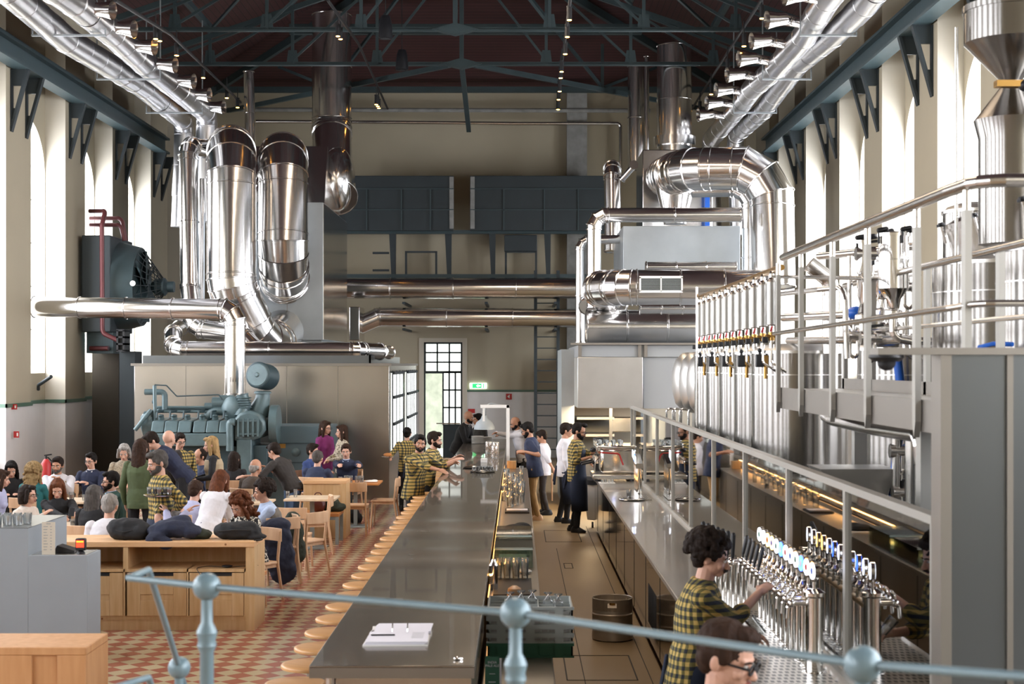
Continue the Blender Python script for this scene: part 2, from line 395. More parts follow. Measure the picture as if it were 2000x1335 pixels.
# ------------------------------------------------------------------ room shell
XL, XR, YB, YF = -9.4, 6.71, 43.5, -4.0
DEP, REV, ZW = .42, .30, 11.2
PIL = [24.4+3.6*k for k in range(-8, 6)]     # pilaster centres
def side_wall(name, X, sgn):
    "plaster wall with pilasters and arched window openings; sgn=+1 for the right wall"
    b = MB(); XI = X+sgn*DEP; XO = XI+sgn*REV; ZG = 1.96; SILL = 2.55; SP = 6.6; RA = 1.08
    def quad(a, c, d, e, m): b.cur = m; b.add([a, c, d, e], [(0, 1, 2, 3)])
    for i, yc in enumerate(PIL):
        y0, y1 = yc-.7, yc+.7
        for z0, z1, m in ((0, ZG, 2), (ZG, ZW, 0)):
            quad((X, y0, z0), (X, y1, z0), (X, y1, z1), (X, y0, z1), m)
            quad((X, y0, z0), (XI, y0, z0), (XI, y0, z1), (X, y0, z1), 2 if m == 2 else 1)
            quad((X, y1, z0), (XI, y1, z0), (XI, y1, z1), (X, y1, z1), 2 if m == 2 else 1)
        if i == len(PIL)-1: continue
        a, c = y1, yc+2.9; mid = (a+c)/2; SILL = 1.2 if sgn < 0 and abs(mid-26.2) < .5 else 2.55
        if i == len(PIL)-2:  # unseen last bay walled up without a window to darken the far wall
            quad((XI, a, 0), (XI, c, 0), (XI, c, ZG), (XI, a, ZG), 2); quad((XI, a, ZG), (XI, c, ZG), (XI, c, ZW), (XI, a, ZW), 0); continue
        quad((XI, a, 0), (XI, c, 0), (XI, c, min(ZG, SILL)), (XI, a, min(ZG, SILL)), 2)
        if SILL > ZG: quad((XI, a, ZG), (XI, c, ZG), (XI, c, SILL), (XI, a, SILL), 0)
        pts = [(mid-RA*math.cos(math.pi*k/20), SP+RA*math.sin(math.pi*k/20)) for k in range(21)]
        pts = [(a, SILL)]+pts+[(c, SILL)]
        pts[1] = (a+.02, SP); pts[-2] = (c-.02, SP); b.cur = 0
        for k in range(1, len(pts)-2):
            (ya, za), (yb, zb) = pts[k], pts[k+1]
            b.add([(XI, ya, za), (XI, yb, zb), (XI, yb, ZW), (XI, ya, ZW)], [(0, 1, 2, 3)])
        b.add([(XI, a, SILL), (XI, a+.02, SILL), (XI, a+.02, ZW), (XI, a, ZW)], [(0, 1, 2, 3)])
        b.add([(XI, c-.02, SILL), (XI, c, SILL), (XI, c, ZW), (XI, c-.02, ZW)], [(0, 1, 2, 3)])
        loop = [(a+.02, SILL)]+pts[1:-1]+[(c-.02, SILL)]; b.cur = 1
        for k in range(len(loop)):
            (ya, za), (yb, zb) = loop[k], loop[(k+1) % len(loop)]
            b.add([(XI, ya, za), (XI, yb, zb), (XO, yb, zb), (XO, ya, za)], [(0, 1, 2, 3)])
        win.append((sgn, XO, mid, a+.02, c-.02, SILL, SP, RA, loop))
    # solid outer skin beyond the last pilaster
    b.cur = 0
    b.add([(X, PIL[-1]+.7, 0), (X, YB, 0), (X, YB, ZW), (X, PIL[-1]+.7, ZW)], [(0, 1, 2, 3)])
    return struct(b, name, ['cream', 'cream_side', 'white_tile'], smooth=0)
win = []
side_wall('wall_right', XR, 1); side_wall('wall_left', XL, -1)
for n_, (sgn, XO, mid, a, c, SILL, SP, RA, loop) in enumerate(win):
    r = empty('window_%d' % (n_+1), (XO, mid, SILL), kind='structure')
    b = MB(); k = len(loop); lp = [(y-mid, z-SILL) for y, z in loop]
    b.add([(sgn*.03, y, z) for y, z in lp], [tuple(range(k))]); b.obj('window_pane', 'daylight_window' if sgn > 0 else 'daylight_side', r, smooth=0)
    b = MB()
    for y in (-.36, .36): b.box(-.02, .02, y-.02, y+.02, 0, SP-SILL+math.sqrt(max(RA*RA-y*y, 0))-.02)
    for z in (.9, 1.8, 2.7, 3.6, 4.3): b.box(-.02, .02, a-mid, c-mid, z-.012, z+.012)
    b.obj('window_frame', 'truss' if sgn > 0 else 'truss', r, smooth=0)
# far wall, with the doorway cut out
dx0, dx1, dz = gx(828, YB), gx(903, YB), gz(668, YB)
b = MB()
def fq(x0, x1, z0, z1, m): b.cur = m; b.add([(x0, YB, z0), (x1, YB, z0), (x1, YB, z1), (x0, YB, z1)], [(0, 1, 2, 3)])
for z0, z1, m in ((0, 1.96, 1), (1.96, 11.2, 0)):
    if m == 1: fq(XL-.5, dx0, z0, z1, m); fq(dx1, XR+.5, z0, z1, m)
    else: fq(XL-.5, dx0, z0, z1, m); fq(dx1, XR+.5, z0, z1, m); fq(dx0, dx1, dz, z1, m)
b.cur = 0
for x in (dx0, dx1): b.add([(x, YB, 0), (x, YB+.5, 0), (x, YB+.5, dz), (x, YB, dz)], [(0, 1, 2, 3)])
b.add([(dx0, YB, dz), (dx1, YB, dz), (dx1, YB+.5, dz), (dx0, YB+.5, dz)], [(0, 1, 2, 3)])
struct(b, 'wall_back', ['cream', 'white_tile'], smooth=0)
b = MB(); b.box(XL-.8, XR+.8, YF-.2, YF, 0, ZW+2.5); struct(b, 'wall_front', 'cream', smooth=0)
# floor
b = MB()
b.add([(XL-1, YF, 0), (-.25, YF, 0), (-.25, YB+.5, 0), (XL-1, YB+.5, 0)], [(0, 1, 2, 3)]); b.cur = 1
b.add([(-.25, YF, 0), (1.9, YF, 0), (1.9, YB+.5, 0), (-.25, YB+.5, 0)], [(0, 1, 2, 3)]); b.cur = 2
b.add([(1.9, YF, 0), (XR+1, YF, 0), (XR+1, YB+.5, 0), (1.9, YB+.5, 0)], [(0, 1, 2, 3)])
struct(b, 'floor', ['floor_tile', 'resin_floor', 'grey_floor'], smooth=0)
# green tile line round the room
b = MB()
for X, s in ((XR, 1), (XL, -1)):
    for i, yc in enumerate(PIL):
        b.box(min(X, X-s*.03), max(X, X-s*.03), yc-.73, yc+.73, 1.93, 2.0)
        b.box(min(X-s*.03, X+s*DEP), max(X-s*.03, X+s*DEP), yc-.73, yc-.70, 1.93, 2.0)
        if i < len(PIL)-1:
            xi = X+s*DEP; b.box(min(xi, xi-s*.03), max(xi, xi-s*.03), yc+.73, yc+2.87, 1.93, 2.0)
struct(b, 'trim_1', 'green_tile', smooth=0)
b = MB(); b.box(XL, dx0-.1, YB-.03, YB, 1.93, 1.99); b.box(dx1+.1, XR, YB-.03, YB, 1.93, 1.99); struct(b, 'trim_2', 'green_tile', smooth=0)
# roof: two long slopes and a hip at the far end
XC = (XL+XR)/2; ZE = 10.62; HW = XR+.6-XC; SL = .34; ZR = ZE+HW*SL; YH = YB-HW+.4
b = MB(); x0, x1 = XC-HW, XC+HW
b.add([(x0, YF-.2, ZE), (XC, YF-.2, ZR), (XC, YH, ZR), (x0, YB+.3, ZE)], [(0, 1, 2, 3)])
b.add([(x1, YF-.2, ZE), (x1, YB+.3, ZE), (XC, YH, ZR), (XC, YF-.2, ZR)], [(0, 1, 2, 3)]); b.cur = 1
b.add([(x0, YB+.3, ZE), (XC, YH, ZR), (x1, YB+.3, ZE)], [(0, 1, 2)])
struct(b, 'ceiling', ['planks_side', 'planks_hip'], smooth=0)
# street door in the far wall: transom window, fixed leaf and open leaf, with daylight outside
w = dx1-dx0; s_ = F/YB
r = empty('door_1', ((dx0+dx1)/2, YB+.12, 0), kind='structure')
b = MB(); zt = gz(727, YB)
def bars(b, x0, x1, z0, z1, nx, nz, t=.045, d=.05):
    for i in range(nx+1): x = x0+(x1-x0)*i/nx; b.box(x-t/2, x+t/2, -d/2, d/2, z0, z1)
    for i in range(nz+1): z = z0+(z1-z0)*i/nz; b.box(x0, x1, -d/2, d/2, z-t/2, z+t/2)
bars(b, -w/2+.03, w/2-.03, zt+.02, dz-.02, 3, 3); b.obj('transom_frame', 'dark_teal', r, smooth=0)
b = MB(); b.box(-w/2, w/2, .03, .04, zt, dz); b.obj('transom_glass', 'glowing_pane', r, smooth=0)
b = MB(); bars(b, gx(865, YB)-(dx0+dx1)/2, w/2-.03, .95, zt, 3, 3); b.box(gx(865, YB)-(dx0+dx1)/2, w/2, -.03, .03, 0, .95); b.obj('door_leaf', 'dark_teal', r, smooth=0)
b = MB(); b.box(gx(865, YB)-(dx0+dx1)/2, w/2, .03, .04, .95, zt); b.obj('door_pane', 'glowing_pane', r, smooth=0)
b = MB(); b.box(-w/2, w/2, .05, .06, zt-.03, zt+.05); b.box(-w/2-.04, -w/2+.04, -.1, .06, 0, dz); b.box(w/2-.04, w/2+.04, -.1, .06, 0, dz); b.box(-w/2, w/2, -.1, .06, dz-.05, dz+.03)
b.obj('door_frame', 'dark_teal', r, smooth=0)
b = MB(); b.tube([(-.2, -.09, 1.0), (.5, -.09, 1.0)], .02); b.obj('push_bar', 'chrome', r)
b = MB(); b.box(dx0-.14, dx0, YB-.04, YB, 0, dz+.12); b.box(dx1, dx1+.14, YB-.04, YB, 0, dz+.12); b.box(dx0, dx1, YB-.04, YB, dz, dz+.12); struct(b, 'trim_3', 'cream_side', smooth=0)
b = MB(); b.box(dx0-4, dx1+4, YB+.5, YB+7, -.05, 0); b.obj('pavement', 'outdoor_ground', kind='structure')
b = MB(); b.box(dx0-4, dx1+4, YB+5, YB+5.2, 0, 6); o = b.obj('garden_wall', 'outdoor_green', smooth=0, label='sunlit mossy wall seen outside through the open street door', cat='wall')
# exit sign and small red signs on the far wall
r = empty('exit_sign', at(934, 753, YB-.03), label='lit green emergency exit sign on the far wall', cat='sign')
b = MB(); b.box(-.25, .25, -.03, .03, -.08, .08); b.obj('sign_box', 'exit_white', r, bev=.005)
b = MB(); b.box(-.17, .17, -.036, -.031, -.065, .065); b.obj('sign_field', 'exit_green', r, smooth=0)
b = MB(); b.prism([(-.06, 0), (0, .045), (0, .018), (.07, .018), (.07, -.018), (0, -.018), (0, -.045)], -.040, -.037); b.obj('arrow', 'exit_white', r, smooth=0)
b = MB(); b.box(.10, .14, -.04, -.037, -.05, .05); b.obj('doorway_symbol', 'exit_white', r, smooth=0)
def plate(name, px, py, Y, w, h, m, label, arrow=None, cat='sign'):
    r = empty(name, at(px, py, Y), label=label, cat=cat); b = MB(); b.box(-w/2, w/2, -.01, .01, -h/2, h/2); b.obj('plate', m, r, smooth=0)
    if arrow:
        b = MB(); b.prism([(-.05, 0), (.02, .06), (.02, -.06)], -.014, -.011); b.obj('arrow', 'white', r, smooth=0)
plate('fire_sign', 994, 774, YB-.02, .17, .17, 'red', 'small square red fire sign with white arrow on far wall', 1)
plate('fire_sign', 921, 802, YB-.02, .2, .12, 'red', 'small red sign low on far wall beside the door')
for (px, py, yy, h, lb) in ((32, 848, 27.6, .12, 'square red fire sign on left wall pilaster'), (28, 794, 27.6, .1, 'tiny red notice high on left wall pilaster'), (83, 789, 31.2, .16, 'small red and white notice on the second left pilaster')):
    r = empty('wall_sign', at(px, py, yy), label=lb, cat='sign'); b = MB(); b.box(-.05, .05, -.01, .01, -h/2, h/2); b.obj('plate', 'red', r, smooth=0)
    b = MB(); b.box(.01, .035, -.015, -.011, -h/4, h/4); b.obj('white_mark', 'white', r, smooth=0)

# ------------------------------------------------------------------ crane rails with brackets
for X, s, side in ((XR, -1, 'right'), (XL, 1, 'left')):
    r = empty('crane_rail', (X+s*.2, YF+.2, 8.2), label='long blue-grey crane rail beam along the %s wall above the windows' % side, cat='rail')
    L = 38.5-YF
    b = MB(); b.box(-.03, .03, 0, L, .06, .36); b.box(-.15, .15, 0, L, 0, .05); b.box(-.15, .15, 0, L, .36, .41); b.box(-.04, .04, 0, L, .41, .5); b.obj('beam', 'teal', r, smooth=0)
    j = 0
    for yc in PIL:
        if yc > 40 or yc < 10: continue
        for dy in (-.42, .42):
            y = yc+dy-(YF+.2); b = MB(); x0, x1 = -s*.2, s*.12
            # plate triangle with an opening: top web, sloping leg, wall leg
            T = [(x0, 0), (x1, 0), (x0, -1.15)]
            b.prism([(x0, 0), (x1, 0), (x1-(x1-x0)*.26, -.3), (x0, -.3)], y-.03, y+.03)
            b.bar((x1, y, 0), (x0, y, -1.15), .05, .12, (0, 1, 0)); b.box(min(x0, x0+s*.03), max(x0, x0+s*.03), y-.05, y+.05, -1.15, 0)
            b.prism([(x0, -.72), (x0+(x1-x0)*.36, -.72), (x0, -1.15)], y-.03, y+.03)
            b.obj('bracket', 'dark_teal', r, smooth=0)

# ------------------------------------------------------------------ roof trusses
ZC = 10.0
def truss(Y, label):
    r = empty('roof_truss', (XC, Y, ZC), label=label, cat='truss', group=None)
    H = 7.95; b = MB(); b.box(-H, H, -.06, .06, -.035, .0); b.box(-H, H, -.012, .012, 0, .06); b.obj('bottom_chord', 'truss', r, smooth=0)
    for s in (-1, 1):
        b = MB(); b.bar((s*H, 0, .05), (0, 0, .05+SL*H), .1, .12); b.obj('top_chord', 'truss', r, smooth=0)
    b = MB(); b.box(-.05, .05, -.09, .09, -.0, SL*H); b.obj('king_post', 'truss', r, smooth=0)
    b = MB(); b.prism([(-.5, 0), (0, .14), (.5, 0), (0, -.12)], -.1, .1); b.obj('centre_plate', 'truss', r, smooth=0)
    for s in (-1, 1):
        xs = [0, 2.05, 4.1, 6.1]
        for k, x in enumerate(xs[1:]):
            zt = SL*(H-x); b = MB(); b.bar((s*x, 0, 0), (s*x, 0, zt), .07, .07); b.obj('post', 'truss', r, smooth=0)
            b = MB(); b.prism([(s*x-.14, .05), (s*x-.1, .34), (s*x+.1, .34), (s*x+.14, .05)], -.02, .02); b.obj('gusset_plate', 'truss', r, smooth=0)
            b = MB(); b.bar((s*x, 0, .1), (s*xs[k], 0, SL*(H-xs[k])), .055, .055); b.obj('brace', 'truss', r, smooth=0)
        b = MB(); b.bar((s*4.1, 0, SL*(H-4.1)), (s*7.2, 0, .1), .06, .06); b.obj('brace', 'truss', r, smooth=0)
truss(28.7, 'blue-grey roof truss nearest the camera, only its top showing')
truss(32.3, 'blue-grey steel roof truss second from the far wall')
truss(36.0, 'blue-grey steel roof truss closest to the far hip')
r = empty('hip_rafter_frame', (XC, 36.1, ZC), label='blue-grey hip rafters and sloping ties fanning to the far corners', cat='rafter')
for s in (-1, 1):
    b = MB(); b.bar((0, 0, ZR-ZC-.25), (s*(HW-.7), YB-36.4, ZE-ZC-.25), .12, .2); b.obj('hip_rafter', 'truss', r, smooth=0)
    b = MB(); b.bar((s*.3, 0, 0), (s*6.9, 6.2, -.05), .09, .12); b.obj('tie_beam', 'truss', r, smooth=0)
    b = MB(); b.bar((s*3.6, 3.2, .0), (s*3.6, 3.2, 1.2), .08, .1); b.bar((s*3.6, 3.2, .05), (s*1.6, 1.5, 2.1), .07, .07); b.bar((s*3.6, 3.2, .05), (s*5.2, 4.7, .9), .07, .07); b.obj('brace', 'truss', r, smooth=0)
b = MB(); b.bar((0, 0, 0), (0, 5.2, -.75), .12, .14); b.obj('tie_beam', 'truss', r, smooth=0)
b = MB(); b.box(-7.4, 7.4, 6.4, 6.55, .52, .68); b.obj('wall_plate', 'truss', r, smooth=0)
b = MB(); b.box(-4.6, 4.6, 2.6, 2.8, 1.35, 1.6); b.obj('purlin', 'truss', r, smooth=0)
r = empty('purlin_frame', (XC, 20, ZC), label='blue-grey purlins running lengthwise under the dark plank roof', cat='purlin')
for s in (-1, 1):
    for x in (2.05, 4.1, 6.1):
        b = MB(); z = SL*(7.95-x)+.2; b.box(s*x-.06, s*x+.06, -22, 16, z, z+.14); b.obj('purlin', 'truss', r, smooth=0)
b = MB(); b.box(-.08, .08, -22, 16, SL*7.95+.1, SL*7.95+.3); b.obj('ridge_beam', 'truss', r, smooth=0)
for s in (-1, 1):
    for y in (30.5, 34.1):
        for (xa, xb) in ((2.05, 4.1), (4.1, 6.1)):
            b = MB(); b.bar((s*xa, y-20-1.7, SL*(7.95-xa)+.1), (s*xb, y-20+1.7, SL*(7.95-xb)+.1), .06, .06); b.obj('brace', 'truss', r, smooth=0)

# ------------------------------------------------------------------ track spots and bell lamps under the roof
sp = empty('track_spotlight', (0, 0, 0)); b = MB(); b.cyl((0, 0, 0), (.0, 0, -.02), .05); b.cyl((0, 0, -.02), (0, 0, -.24), .045); b.obj('can', 'cable_black', sp)
b = MB(); b.cyl((0, 0, -.241), (0, 0, -.25), .04); b.obj('lamp', 'warm_spot', sp, smooth=0)
b = MB(); b.cyl((0, 0, 0), (0, 0, .25), .012); b.obj('stem', 'cable_black', sp)
spots = [(304, 50, 27, 'high above the left duct outlets'), (312, 55, 28, 'just right of the highest left one'), (345, 84, 29, 'by the left end of the upper truss'), (397, 130, 32, 'by the left end of the lower truss'), (443, 172, 36.5, 'above the slim left vertical duct'), (464, 191, 37.5, 'lowest of the left row'),
         (660, 48, 31, 'above the big left vertical duct'), (665, 54, 31.5, 'tight pair partner above the big left duct'), (735, 185, 37, 'top of the three above the far left panel'), (738, 189, 38, 'middle of the three above the far left panel'), (740, 193, 39, 'lowest of the three above the far left panel'),
         (1112, 12, 26, 'highest in the central right row'), (1108, 47, 28, 'second in the central right row'), (1104, 82, 30, 'third in the central right row'), (1097, 118, 32, 'fourth in the central right row'), (1095, 131, 33, 'fifth in the central right row'), (1093, 158, 34.5, 'sixth in the central right row'), (1091, 175, 36, 'seventh in the central right row'), (1090, 195, 37.5, 'last in the central right row'),
         (1488, 10, 27, 'highest in the right row'), (1453, 66, 29, 'second in the right row'), (1421, 115, 31.5, 'third in the right row'), (1389, 164, 35, 'fourth in the right row'), (1367, 198, 38, 'last in the right row')]
for i, (px, py, Y, w) in enumerate(spots):
    q = at(px, py, Y); lab = 'small black ceiling spotlight, warm lit, '+w
    if i == 0: sp.location = q; tag(sp, lab, 'spotlight', 'track spotlights')
    else: copytree(sp, None, q, None, lab)
for nm, pp in (('left', [(225, 0, 22), (335, 68, 27.5), (470, 200, 38.5)]), ('left inner', [(640, 0, 28), (700, 85, 33), (757, 212, 42)]), ('right inner', [(1115, -10, 25), (1098, 120, 32.5), (1090, 214, 42)]), ('right', [(1500, -20, 26), (1410, 120, 33), (1350, 215, 42)])):
    b = MB(); b.tube([at(*p) for p in pp], .03, 8); b.obj('lighting_track', 'cable_black', label='black lighting track running toward the far wall, the %s one' % nm, cat='lighting track')
for px, py, Y, w in ((753, 62, 31, 'upper left'), (785, 125, 35, 'lower right')):
    r = empty('bell_speaker', at(px, py, Y), label='black bell-shaped hanging speaker, %s of the pair in the roof' % w, cat='speaker')
    b = MB(); b.lathe([(.02, .35), (.09, .33), (.125, .22), (.14, .05), (.15, -.1), (.15, -.14), (.12, -.14)], n=20); b.obj('shell', 'black', r)
    b = MB(); b.cyl((0, 0, .3), (0, 0, 2.6), .01); b.obj('cable', 'cable_black', r)
    b = MB(); b.cyl((0, 0, -.15), (0, 0, -.145), .11); b.obj('grille', 'rubber', r)
# ------------------------------------------------------------------ ventilation ducts along both walls
def long_duct(x, z, y1, r, label, ph):
    pts = [(x, 6, z)]; y = 9
    k = 0
    while y < y1-2.5:
        pts.append((x+.07*math.sin(ph+k*1.9), y, z+.05*math.sin(ph*2+k*1.3))); y += 2.6; k += 1
    pts += [(x, y1, z), (x+(.1 if x > 0 else -.1), y1+.05, z-2.6)]
    b = MB(); b.duct(pts, r, .35, 3, 28, .9, sw=.005); return b.obj('ventilation_duct', 'spiral_steel', label=label, cat='duct')
long_duct(5.2, 8.75, 40.0, .23, 'shiny corrugated air duct high on right wall, inner one with outlet spouts', .3)
long_duct(5.75, 8.75, 39.2, .22, 'shiny corrugated air duct high on right wall, outer one next to plaster', 1.7)
long_duct(-7.43, 8.75, 35.6, .25, 'shiny corrugated air duct high on left wall, inner one with outlet spouts', 2.3)
long_duct(-8.2, 8.72, 36.6, .24, 'shiny corrugated air duct high on left wall, outer one next to plaster', 4.1)
for i, y in enumerate((14, 18, 22, 26, 30, 34)):
    for X, X2, w in ((4.9, 6.9, 'right'), (-8.6, -9.7, 'left')):
        b = MB(); x0, x1 = (4.95, 5.95) if X > 0 else (-8.5, -7.2)
        b.box(x0, x1, y-.03, y+.03, 8.47, 8.5); b.box(x0, x0+.02, y-.02, y+.02, 8.5, 10.6); b.box(x1-.02, x1, y-.02, y+.02, 8.5, 10.6); b.obj('duct_bracket', 'zinc', smooth=0, label='thin steel strut under the %s wall air ducts, %s from the camera' % (w, ordn(i)), cat='bracket', group='duct struts')
nz = [None, None]
for side, X, xd, Ys in ((0, -7.0, -7.43, [23.7, 25.2, 26.6, 28.1, 29.8, 31.5, 33.1, 34.7]), (1, 4.5, 5.2, [24.2, 25.9, 27.6, 29.2, 30.8, 32.5, 34.1, 35.7])):
    s = 1 if side == 0 else -1
    for i, y in enumerate(Ys):
        lab = 'short shiny air spout on the %s wall duct, %s' % (('left', 'right')[side], 'nearest the camera' if i == 0 else ('farthest from the camera' if i == len(Ys)-1 else ordn(i)+' from the camera end'))
        if nz[side] is None:
            r = empty('air_spout', (xd, y, 8.75), label=lab, cat='air spout', group='air spouts on the %s duct' % ('left', 'right')[side]); nz[side] = r
            b = MB(); dx = X-xd
            b.duct([(0, .42, .0), (dx-s*.28, .22, .02), (dx-s*.15, .02, .0)], .09, .3, 3, 18, 0, sw=.005); b.obj('neck', 'duct_steel', r)
            b = MB(); b.lathe([(.09, -.04), (.11, .0), (.125, .16), (.165, .33), (.16, .33), (.11, .14)], (dx-s*.17, 0, .0), 26, (s, -.18, -.1), close=False); b.obj('nozzle', 'duct_steel', r)
            b = MB(); b.cyl((dx-s*.03, -.02, -.01), (dx-s*.02, -.022, -.01), .11); b.obj('dark_mouth_disc', 'dark_teal', r)  # dark disc painted in for the shade inside the nozzle mouth
        else: copytree(nz[side], None, (xd, y, 8.75), None, lab)

def duct_thing(pts, r, label, name='duct', m='duct_steel', **k):
    b = MB(); b.duct([at(*p) for p in pts], r, **k); return b.obj(name, m, label=label, cat='duct' if name == 'duct' else name.replace('_', ' '))
# ------------------------------------------------------------------ stainless room at the left and the equipment on its roof
x0, x1 = gx(262, 30), gx(760, 30); zr = EYE+.0
r = empty('stainless_room', ((x0+x1)/2, 30, 0), label='large stainless steel clad room with a barred side window, behind the diesel engine', cat='room'); ox = (x0+x1)/2
b = MB(); b.box(x0-ox, x1-ox, 0, 8, 0, zr-.01)
b.obj('wall_cladding', 'clad_steel', r, bev=.01)
b = MB()
for px in (363, 454, 560, 660): x = gx(px, 30)-ox; b.box(x-.006, x+.006, -.008, 0, .05, zr-.02)
b.obj('panel_joint', 'trim_steel', r, smooth=0)
b = MB(); b.box(x0-ox-.05, x1-ox+.05, -.08, 8.05, zr-.02, zr+.03); b.obj('roof_edge', 'trim_steel', r, smooth=0)
b = MB(); b.box(x0-ox+.1, x1-ox-.4, .3, .34, zr+.03, zr+.19); b.box(x1-ox-.44, x1-ox-.4, .3, 7.8, zr+.03, zr+.19); b.obj('parapet', 'cold_panel', r, smooth=0)
b = MB(); b.box(x1-ox, x1-ox+.03, .5, 3.2, .95, 2.55); b.box(x1-ox, x1-ox+.03, 4.4, 7.6, .95, 2.55); b.obj('glowing_side_glazing', 'glowing_pane', r, smooth=0)  # glow added to the panes in place of reflected daylight
b = MB()
for y0, y1 in ((.5, 3.2), (4.4, 7.6)):
    for k in range(4 if y0 < 1 else 6): y = y0+(y1-y0)*k/(3 if y0 < 1 else 5); b.box(x1-ox+.02, x1-ox+.04, y-.03, y+.03, .9, 2.6)
    for z in (.95, 1.5, 2.05, 2.55): b.box(x1-ox+.02, x1-ox+.07, y0, y1, z-.03, z+.03)
b.obj('window_grille', 'dark_teal', r, smooth=0)
# big zinc air handling box
Yb = 33.2; s = F/Yb
r = empty('air_handling_box', (gx(565, Yb), Yb, zr), label='tall zinc air handling box standing on the stainless room', cat='air handling unit'); ox = gx(565, Yb)
bx0, bx1 = gx(492, Yb), gx(631, Yb); bz0, bz1 = gz(664, Yb), gz(395, Yb)
b = MB(); b.box(bx0-ox, bx1-ox, 0, 4.6, bz0-zr, bz1-zr); b.obj('casing', 'zinc', r, bev=.01)
b = MB(); b.box(bx1-ox, bx1-ox+.012, .02, 4.58, bz0-zr+.02, bz1-zr-.02); b.obj('side_panel', 'duct_steel', r, smooth=0)
b = MB(); x = gx(561, Yb)-ox; b.box(x-.006, x+.006, -.008, 0, .6, gz(545, Yb)-zr); b.box(bx0-ox, x, -.008, 0, gz(546, Yb)-zr-.006, gz(546, Yb)-zr+.006); b.obj('panel_joint', 'trim_steel', r, smooth=0)
b = MB(); b.box(bx0-ox+.05, bx1-ox-.05, .1, 4.5, 0, bz0-zr); b.obj('plinth', 'zinc', r, smooth=0)
b = MB(); q0, q1 = gz(395, Yb)-zr, gz(270, Yb)-zr
b.add([(bx0-ox-.2, .2, q0), (bx1-ox, .2, q0), (bx1-ox, 4.4, q0), (bx0-ox-.2, 4.4, q0), (bx0-ox-.9, 1.2, q1), (bx1-ox-.05, 1.2, q1), (bx1-ox-.3, 3.6, q1), (bx0-ox-.9, 3.6, q1)],
      [(0, 1, 5, 4), (1, 2, 6, 5), (2, 3, 7, 6), (3, 0, 4, 7), (4, 5, 6, 7)]); b.obj('transition_hood', 'duct_steel', r, smooth=0)
# twin large ducts looping over in front of the box
duct_thing([(452, 300, 36), (452, 290, 33.3), (452, 300, 31.8), (452, 560, 31.6), (512, 690, 32.2), (560, 640, 33.6)][1:], .52, 'fat polished duct looping down in front of zinc box, the left and longer one', bend=.9, nseg=3, seam=1.6)
duct_thing([(553, 330, 34.6), (553, 300, 32.6), (553, 500, 32.3), (556, 545, 33.2), (556, 560, 34)][0:], .54, 'fat polished duct looping down in front of zinc box, the right and shorter one', bend=.75, nseg=3, seam=1.3)
# slim verticals at the far left of the cluster
duct_thing([(400, 290, 33.4), (367, 285, 32.3), (371, 560, 31.8), (378, 640, 31.5), (470, 652, 31.2), (505, 690, 31.0)], .2, 'slim tall polished duct left of the fat twin ducts', bend=.4, seam=1.8)
duct_thing([(395, 350, 33.5), (393, 470, 33.3), (392, 630, 33.1)], .085, 'thin bluish steel pipe between slim duct and fat ducts', seam=1.5, sw=.005)
duct_thing([(486, 140, 37), (489, 300, 37)], .13, 'narrow polished flue rising to the roof behind the fat ducts', seam=1.4)
duct_thing([(648, 30, 38), (648, 250, 38), (650, 330, 37.2), (658, 385, 36.2)], .5, 'wide polished flue rising into the dark roof left of centre', bend=.8, seam=1.45)
b = MB(); q = at(660, 350, 36.4); b.ell(q, (.42, .62, .8), 24, 16); b.obj('duct_elbow', 'duct_steel', label='bulging polished elbow at the foot of the wide left flue', cat='duct')
# horizontals lying on the room roof
duct_thing([(352, 640, 32.5), (338, 650, 31.4), (338, 682, 30.7), (700, 684, 30.9), (742, 686, 31.4)], .17, 'long polished duct lying along the roof edge of the stainless room', bend=.35, seam=1.7)
b = MB(); b.duct([at(746, 686, 31.5), at(760, 688, 32.5)], .13, seam=0); b.obj('duct', 'duct_steel', label='short polished duct stub at the right end of the roof edge', cat='duct')
# pipe coming from the left wall down into the engine
duct_thing([(66, 599, 29.0), (459, 604, 28.6), (459, 770, 28.6)], .2, 'horizontal polished exhaust duct from left wall turning down into the engine', name='exhaust_duct', bend=.3, nseg=3, seam=1.15)
b = MB(); q = at(459, 755, 28.6); b.lathe([(.2, .2), (.2, .1), (.12, -.12)], q, 24, close=False); b.obj('duct_reducer', 'duct_steel', label='tapered collar where the exhaust duct meets the engine', cat='duct')
# pipes crossing between the left and right clusters
duct_thing([(640, 563, 41), (1130, 563, 41)], .29, 'upper of two wide polished ducts crossing below the far gallery', seam=2.2)
duct_thing([(690, 640, 40.9), (740, 619, 41), (1130, 621, 41)], .26, 'lower of two wide polished ducts crossing below the far gallery', seam=2.2, bend=.2)
b = MB(); b.box(gx(686, 40.5), gx(706, 40.5), 40, 41.3, gz(665, 40.5), gz(600, 40.5)); b.obj('duct_collar', 'duct_steel', label='upright flanged sheet steel collar at left end of lower crossing duct', cat='duct', bev=.02)
for px in (790, 950, 1085):
    for py in (592, 643):
        b = MB(); q = at(px, py, 41.2); b.box(q.x-.04, q.x+.04, 40.9, YB, q.z-.03, q.z+.03); b.obj('pipe_support', 'dark_teal', smooth=0, label='short dark wall arm holding the crossing ducts, under the %s one at x %s' % ('upper' if py < 600 else 'lower', {790: 'left', 950: 'centre', 1085: 'right'}[px]), cat='bracket')

